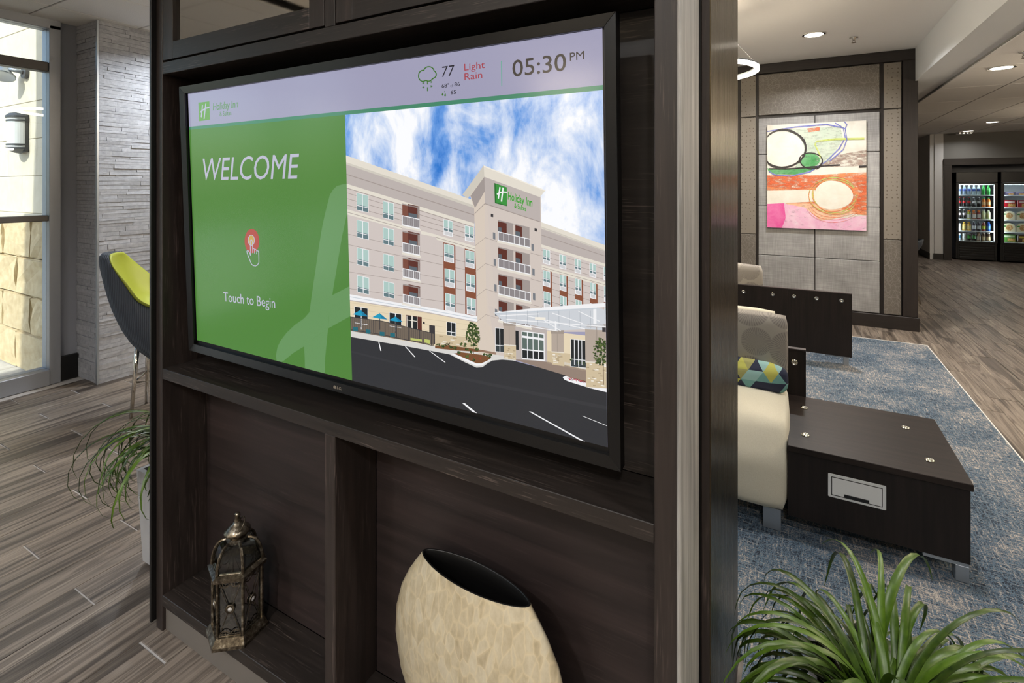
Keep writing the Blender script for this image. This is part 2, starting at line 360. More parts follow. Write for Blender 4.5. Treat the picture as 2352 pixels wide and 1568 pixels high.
def quilted():
    m, nt, b = new_mat('slate_quilted_fabric'); w = nt.nodes.new('ShaderNodeTexWave'); w.inputs['Scale'].default_value = 26; w.inputs['Distortion'].default_value = .6
    nt.links.new(coords(nt, (1, 1, .35)), w.inputs['Vector']); nt.links.new(ramp(nt, w.outputs['Fac'], [(0, (52, 58, 68)), (1, (78, 86, 98))]), b.inputs['Base Color'])
    b.inputs['Roughness'].default_value = .85; bump(nt, b, w.outputs['Fac'], .7, .006); return m
MT['quilted'] = quilted()
MT['lamp_warm'] = plain('warm_light_ring', (255, 240, 210), .5, emit=(255, 236, 206), strength=80)
MT['lamp_white'] = plain('downlight_lens', (255, 255, 250), .5, emit=(255, 246, 232), strength=14)
MT['lamp_trim'] = plain('white_lamp_trim', (225, 222, 218), .5)
MT['opal'] = plain('opal_glass', (236, 238, 240), .3)
MT['charcoal_metal'] = plain('charcoal_lamp_metal', (78, 80, 84), .45, .4)
# ------------------------------------------------------------------ floor
def struct(name, mat, *a, parent=None, **k):
    o = mkbox(name, mat, parent, *a, **k)
    if parent is None: tag(o, kind='structure')
    return o
floor = struct('floor', MT['grout'], -5.35, 9.0, -6, 17, -.12, -.004)
PW, PL, PG = .1655, .90, .0022
def plank_mesh():
    bm = bmesh.new(); box(bm, -PW / 2 + PG / 2, PW / 2 - PG / 2, -PL / 2 + .004, PL / 2 - .004, -.012, 0, bev=.0012)
    me = bpy.data.meshes.new('floor_plank'); bm.to_mesh(me); bm.free(); me.materials.append(MT['plank']); return me
pm = plank_mesh()
view = Vector((-math.sin(R(28.934)), math.cos(R(28.934)), 0)); side = Vector((math.cos(R(28.934)), math.sin(R(28.934)), 0))
near, rest = [], []
for c in range(-65, 21):
    cx = -1.851 - PW * (c + .5)
    for k in range(-9, 19):
        cy = .94 - .30 * (c % 3) + PL * (k + .5)
        if cy < -6 + PL / 2 or cy > 17 - PL / 2 or cx < -5.3 + PW / 2 or cx > 9 - PW / 2: continue
        p = Vector((cx, cy, 0)); z = p.dot(view); l = p.dot(side)
        covered = (cy > 1.5 and cy < 6.0 and -3 < cx < 1.1)
        seen = z > .9 and abs(l) < z * 1.12 and cy > .2 and not covered and (cx < -1.7 and cy < 3.4 or (cx > -.4 and cy > 6.0) or (cx > 1.0 and cy > 2.5)) and cy < 14.4
        (near if seen else rest).append((z, cx, cy))
near.sort()
for z, x, y in near[:296]:
    o = bpy.data.objects.new('plank', pm); COL.objects.link(o); o.location = (x, y, 0); o.parent = floor
bm = bmesh.new()
for z, x, y in near[296:] + rest: box(bm, x - PW / 2 + PG / 2, x + PW / 2 - PG / 2, y - PL / 2 + .003, y + PL / 2 - .003, -.01, -.0002)
tag(finish('planks_beyond', bm, MT['plank'], floor), kind='stuff')

# ------------------------------------------------------------------ ceilings and the dropped beam
ceil = struct('ceiling', MT['plaster'], -3.4, 1.165, -6, 17, 3.12, 3.2)
struct('ceiling_beam', MT['beam'], 1.165, 1.47, -6, 17, 2.76, 3.2)
def tiled_ceiling(name, x0, x1, y0, y1, z, sx, sy, ox, oy, see):
    g = struct(name, MT['act_grid'], x0, x1, y0, y1, z + .004, z + .07)
    me = None; far = bmesh.new(); nfar = 0
    ix0 = math.floor((x0 - ox) / sx); iy0 = math.floor((y0 - oy) / sy)
    for i in range(ix0, ix0 + 60):
        for j in range(iy0, iy0 + 60):
            a, b_ = max(ox + i * sx, x0), min(ox + (i + 1) * sx, x1); c, d = max(oy + j * sy, y0), min(oy + (j + 1) * sy, y1)
            if b_ - a < .05 or d - c < .05: continue
            if see((a + b_) / 2, (c + d) / 2): mkbox('ceiling_tile', MT['act'], g, a + .006, b_ - .006, c + .006, d - .006, z - .006, z + .008, bev=.003)
            else: box(far, a + .006, b_ - .006, c + .006, d - .006, z - .006, z + .008); nfar += 1
    if nfar: tag(finish('tiles_beyond', far, MT['act'], g), kind='stuff')
tiled_ceiling('ceiling_left', -5.3, -3.4, -6, 5, 2.95, .61, .61, -4.24, 1.67, lambda x, y: .2 < y < 3.6)
tiled_ceiling('ceiling_right', 1.47, 9.0, -6, 17, 2.74, .61, 1.22, 1.47, 5.2, lambda x, y: y > 3.5 and x < 1.4 + .36 * y)
struct('ceiling_step', MT['plaster'], -3.44, -3.4, -6, 5, 2.94, 3.2)

# ------------------------------------------------------------------ left: storefront glazing, painted return, ledger-stone column
WX = -5.3
gl = empty('window_1', (WX, .5, 0)); tag(gl, kind='structure')
def bar(name, *a, m='alu', p=gl): return mkbox(name, MT[m], p, *a, bev=.004)
for y in (1.80, .62, -.6, -1.82, -3.04): bar('window_jamb', WX - .09, WX + .05, y, y + .075, 0, 2.9)
bar('window_sill', WX - .09, WX + .06, -3.0, 1.80, 0, .125); bar('window_head', WX - .09, WX + .05, -3.0, 1.875, 2.87, 2.95)
bar('glazing_bar', WX - .06, WX + .035, -3.0, 1.80, 1.318, 1.365, m='alu_dark'); bar('glazing_bar', WX - .06, WX + .035, -3.0, 1.80, 2.525, 2.60, m='alu_dark')
for y0, y1 in ((.695, 1.80), (-.525, .62), (-1.745, -.6), (-2.965, -1.82)):
    for z0, z1 in ((.125, 1.318), (1.365, 2.525), (2.60, 2.87)): mkbox('pane', MT['glass'], gl, WX - .016, WX - .010, y0, y1, z0, z1)
struct('wall_left', MT['grey_paint'], WX - .12, WX, 1.875, 2.0, 0, 3.0)
struct('wall_left_front', MT['grey_paint'], WX - .12, WX, -6, -3.04, 0, 3.0)
struct('baseboard_left', MT['black_satin'], WX, WX + .035, 1.835, 1.998, 0, .2, bev=.006)
def ledger_wall(name, plane, u0, u1, u_beyond, fixed, zt):
    """dry-stacked ledger stone: plane 'x' faces +X, plane 'y' faces -Y"""
    if plane == 'x': g = struct(name, MT['mortar'], fixed - .4, fixed - .03, u0 + .035, u_beyond, 0, zt)
    else: g = struct(name, MT['mortar'], u0, u1 - .03, fixed + .03, fixed + .3, 0, zt)
    rnd = random.Random(5 if plane == 'x' else 6); z = 0; far = bmesh.new()
    while z < zt - .01:
        h = rnd.choice((.022, .028, .034, .042)); h = min(h, zt - z); u = u0 - rnd.random() * .2 if plane == 'x' else u0
        end = u_beyond if plane == 'x' else u1
        while u < end:
            l = rnd.uniform(.16, .42); a, b_ = max(u, u0), min(u + l, end); d = rnd.uniform(0, .008)
            if b_ - a > .012:
                bm = bmesh.new() if (plane == 'y' or a < 2.62) else far
                if plane == 'x': box(bm, fixed - .035, fixed + d, a + .0008, b_ - .0008, z + .0008, z + h - .0008)
                else: box(bm, a + .0008, b_ - .0008, fixed - d, fixed + .035, z + .0008, z + h - .0008)
                if bm is not far:
                    for v in bm.verts: v.co += Vector((rnd.uniform(-.0025, .0025), rnd.uniform(-.0025, .0025), 0))
                    finish('stone', bm, MT['ledger'], g)
            u += l
        z += h
    if plane == 'x': tag(finish('stones_beyond', far, MT['ledger'], g), kind='stuff')
    else: far.free()
ledger_wall('wall_stone_side', 'x', 2.0, 2.9, 3.5, -4.93, 2.95)
ledger_wall('wall_stone_front', 'y', -5.3, -4.93, 0, 2.0, 2.95)
t = empty('trim_1', (-4.93, 2.0, 0)); tag(t, kind='structure')
mkbox('corner_bead', MT['steel'], t, -4.937, -4.915, 1.984, 1.999, 0, 2.94, bev=.002)
struct('wall_left_back', MT['light_paint'], -5.3, -5.2, 3.5, 17, 0, 3.2)

# ------------------------------------------------------------------ outside the glazing
struct('ground_outside', MT['paving'], -14, -5.42, -12, 1.9, -.14, -.004)
for i in range(9):
    for j in range(4): mkbox('paving_slab', MT['paving'], bpy.data.objects['ground_outside'], -5.45 - .6 * (i + 1) + .004, -5.45 - .6 * i - .004, 1.87 - .6 * (j + 1) + .004, 1.87 - .6 * j - .004, -.02, 0, bev=.004)
ext = struct('wall_outside', MT['mortar'], -10, -5.42, 1.895, 2.3, -.1, 5.6)
rnd = random.Random(2)
for r in range(4):
    for i in range(-1, 6):
        x1 = -5.42 - i * .62 - (.31 if r % 2 else 0); x0 = x1 - .615; x1 = min(x1, -5.42)
        if x1 - x0 < .05 or x0 < -9: continue
        bm = box(bmesh.new(), x0, x1, 1.85, 1.93, r * .327 + .003, r * .327 + .324, bev=.012)
        bmesh.ops.subdivide_edges(bm, edges=bm.edges[:], cuts=2, use_grid_fill=True)
        for v in bm.verts:
            if v.co.y < 1.88: v.co.y -= rnd.uniform(0, .024)
        finish('split_block', bm, MT['split'], ext)
mkbox('ledge_cap', MT['block'], ext, -9.4, -5.42, 1.82, 1.93, 1.31, 1.364, bev=.008)
for r in range(9):
    for i in range(-1, 6):
        x1 = -5.42 - i * .62 - (.31 if r % 2 else 0); x0 = x1 - .617; x1 = min(x1, -5.42)
        if x1 - x0 < .05 or x0 < -9: continue
        mkbox('block', MT['block'], ext, x0, x1, 1.878, 1.93, 1.366 + r * .325, 1.366 + r * .325 + .3215, bev=.003)
struct('wall_outside_shadow_pier', MT['block'], -5.62, -5.42, .35, .6, -.1, 5.6)  # unseen pier, put here to cast the upright shadow edge on the block wall
struct('wall_outside_upper', MT['block'], -5.44, -5.3, -6, 2.3, 3.0, 5.6)
# rest of the shell around and behind the camera
struct('wall_rear', MT['light_paint'], -5.4, 9.1, -6.1, -6, 0, 3.2)
struct('wall_right', MT['light_paint'], 9, 9.1, -6, 17, 0, 3.2)
struct('roof_outside', MT['beam'], -5.45, 9.2, -6.2, 17.2, 3.2, 3.4)

# ------------------------------------------------------------------ accent wall with the painting
AY = 7.10
aw = struct('wall_accent', MT['dark_trim'], -3.4, 1.19, AY + .03, AY + .3, 0, 3.12)
def slab(name, mat, x0, x1, z0, z1, y=AY, t=.03, bev=.004): return mkbox(name, MT[mat], aw, x0, x1, y, y + t, z0, z1, bev=bev)
slab('crown_board', 'dark_trim_h', -3.4, 1.19, 3.0, 3.118, AY - .02, .06); slab('corner_board', 'dark_trim', 1.055, 1.19, .15, 3.0, AY - .02, .06)
slab('base_board', 'dark_trim_h', -3.4, 1.20, 0, .15, AY - .035, .07)
cols = [(-1.86, -.64, None), (-.60, -.425, 'side'), (-.395, .845, 'mid'), (.885, 1.045, 'side')]
for x0, x1, k in cols:
    if k == 'side':
        slab('dotted_panel', 'dotted', x0, x1, 2.475, 2.99); slab('dotted_panel', 'dotted', x0, x1, 1.0, 2.465); slab('crackle_panel', 'crackle', x0, x1, .155, .995)
    else:
        slab('crackle_panel', 'crackle', x0, x1, 2.485, 2.99)
        xm = (x0 + x1) / 2 - .012
        for z0, z1 in ((.155, .742), (.748, 1.358), (1.364, 1.992), (1.998, 2.445)):
            for a, b_ in ((x0, xm - .004), (xm + .004, x1)): slab('tile', 'tile_grey', a, b_, z0, z1)

# ------------------------------------------------------------------ far wall with the market alcove
FY = 14.25
struct('wall_far_header', plain('taupe_header_paint', (120, 118, 114), .8), 2.83, 9, FY, FY + .12, 2.19, 2.8)
struct('wall_far_pier', MT['light_paint'], 2.68, 2.83, FY, FY + 1.4, 0, 2.8)
struct('wall_far_side', MT['light_paint'], 2.60, 2.68, FY + .02, 17, 0, 2.8)
struct('wall_far', MT['light_paint'], -5.3, 9, 16.9, 17, 0, 3.2)
struct('wall_far_alcove', MT['grey_paint'], 2.83, 9, FY + 1.0, FY + 1.1, 0, 2.8)
struct('wall_far_right', MT['grey_paint'], 5.6, 9, FY, FY + .12, 0, 2.19)
struct('baseboard_far', MT['dark_trim_h'], 2.66, 2.83, FY - .02, FY, 0, .13); struct('baseboard_far_side', MT['dark_trim'], 2.58, 2.60, FY, 17, 0, .13)
tr = empty('trim_2', (2.83, FY, 0)); tag(tr, kind='structure')
mkbox('casing_side', MT['dark_trim'], tr, 2.83, 2.965, FY - .04, FY + .3, 0, 2.05, bev=.004); mkbox('casing_side', MT['dark_trim'], tr, 5.5, 5.63, FY - .04, FY + .3, 0, 2.05, bev=.004)
mkbox('casing_head', MT['dark_trim_h'], tr, 2.83, 5.63, FY - .04, FY + .3, 2.05, 2.19, bev=.004)
# ------------------------------------------------------------------ the kiosk cabinet
kx = empty('media_cabinet', (-1.12, 1.1, 0))
tag(kx, 'tall espresso oak cabinet that frames the screen, with open cubbies below', 'cabinet')
def K(name, mat, *a, **k): return mkbox(name, MT[mat], kx, *a, bev=k.pop('bev', .0015), **k)
K('side_fin', 'black_satin', -2.042, -2.0305, .983, 1.20, .027, 2.75); K('side_fin', 'taupe_side', -.1935, -.185, .985, 1.19, .0, 2.75, bev=.003)
K('stile', 'espresso_v', -2.030, -1.990, 1.0, 1.19, 0, 2.75); K('stile', 'espresso_v', -.238, -.194, 1.0, 1.19, 0, 2.75)
K('upper_rail', 'espresso_h', -1.990, -.238, 1.0, 1.16, 2.003, 2.046); K('screen_shelf', 'espresso_h', -1.990, -.238, 1.0, 1.16, .908, .946)
K('cubby_floor', 'espresso_h', -1.990, -.238, 1.0, 1.16, .092, .131); K('cubby_divider', 'espresso_v', -1.153, -1.113, 1.001, 1.16, .131, .908)
K('niche_back', 'espresso_h', -1.990, -.238, 1.16, 1.176, .946, 2.003); K('cubby_back', 'mahogany', -1.990, -1.153, 1.16, 1.176, .131, .908); K('cubby_back', 'mahogany', -1.113, -.238, 1.16, 1.176, .131, .908)
K('toe_kick', 'toe', -2.030, -.194, 1.012, 1.05, 0, .092); K('cabinet_top', 'espresso_h', -2.03, -.194, 1.0, 1.19, 2.71, 2.75); K('door_mullion', 'espresso_v', -1.1525, -1.113, 1.0, 1.16, 2.046, 2.71); K('cabinet_back', 'espresso_h', -1.99, -.238, 1.16, 1.176, 2.046, 2.71)
for x0, x1 in ((-1.985, -1.156), (-1.109, -.243)):
    d = empty('door', (x0, 1.0, 2.05)); d.parent = kx; d.location = Vector((x0, 1.0, 2.05)) - Vector(kx.location)
    f = .062
    for n, a in (('door_stile', (x0, x0 + f, 1.0, 1.02, 2.052, 2.705)), ('door_stile', (x1 - f, x1, 1.0, 1.02, 2.052, 2.705)), ('door_rail', (x0 + f, x1 - f, 1.0, 1.02, 2.052, 2.113)), ('door_rail', (x0 + f, x1 - f, 1.0, 1.02, 2.645, 2.705))):
        mkbox(n, MT['espresso_v' if 'stile' in n else 'espresso_h'], d, *a, bev=.001)
    mkbox('pane', MT['mirror'], d, x0 + f - .004, x1 - f + .004, 1.013, 1.017, 2.11, 2.65)
# brass-clad partition standing behind it
pb = empty('brass_partition', (-1.1, 1.5, 0)); tag(pb, 'brushed brass clad partition standing behind the screen cabinet', 'partition')
mkbox('core', MT['black_satin'], pb, -2.06, -.184, 1.222, 1.84, 0, 2.75); mkbox('edge_panel', MT['espresso_v'], pb, -.184, -.1665, 1.217, 1.84, 0, 2.75, bev=.001)
mkbox('brass_sheet', MT['brass'], pb, -.1665, -.1645, 1.219, 1.842, 0, 2.75)

# ------------------------------------------------------------------ the screen
tvrot = Matrix.Rotation(-.0092, 4, 'Z') @ Matrix.Rotation(.036, 4, 'X')
tv = empty('wall_screen', (-1.1192, 1.03, 1.4811), tvrot)
tag(tv, 'large touch screen in a black frame showing a green welcome page', 'screen')
fr = [(-.803, .4745), (.803, .4745), (.803, -.4745), (-.803, -.4745)]; fi = [(-.7765, .4485), (.7765, .4485), (.7765, -.4485), (-.7765, -.4485)]
for k in range(4):
    bm = bmesh.new(); a, b_, c, d = fr[k], fr[(k + 1) % 4], fi[(k + 1) % 4], fi[k]
    q = [bm.verts.new((p[0], y, p[1])) for p, y in ((a, .0), (b_, .0), (c, .004), (d, .004), (a, .027), (b_, .027), (c, .027), (d, .027))]
    for f in ((0, 1, 2, 3), (4, 7, 6, 5), (0, 4, 5, 1), (3, 2, 6, 7), (0, 3, 7, 4), (1, 5, 6, 2)): bm.faces.new([q[i] for i in f])
    bmesh.ops.bevel(bm, geom=bm.edges[:], offset=.0006, segments=1, affect='EDGES')
    finish('frame_bar', bm, MT['frame_black'], tv, True)
mkbox('bezel', MT['bezel'], tv, -.779, .779, .0135, .02, -.451, .451, local=True)
mkbox('rear_housing', MT['black_plastic'], tv, -.62, .62, .027, .095, -.36, .36, local=True, bev=.004)
mkbox('wall_bracket', MT['black_plastic'], tv, -.3, .3, .095, .118, -.2, .2, local=True, bev=.002)
def rectmesh(name, mat, u0, u1, v0, v1, y, parent):
    bm = bmesh.new(); bm.faces.new([bm.verts.new(p) for p in ((u0, y, v0), (u1, y, v0), (u1, y, v1), (u0, y, v1))])
    return finish(name, bm, mat, parent, True)
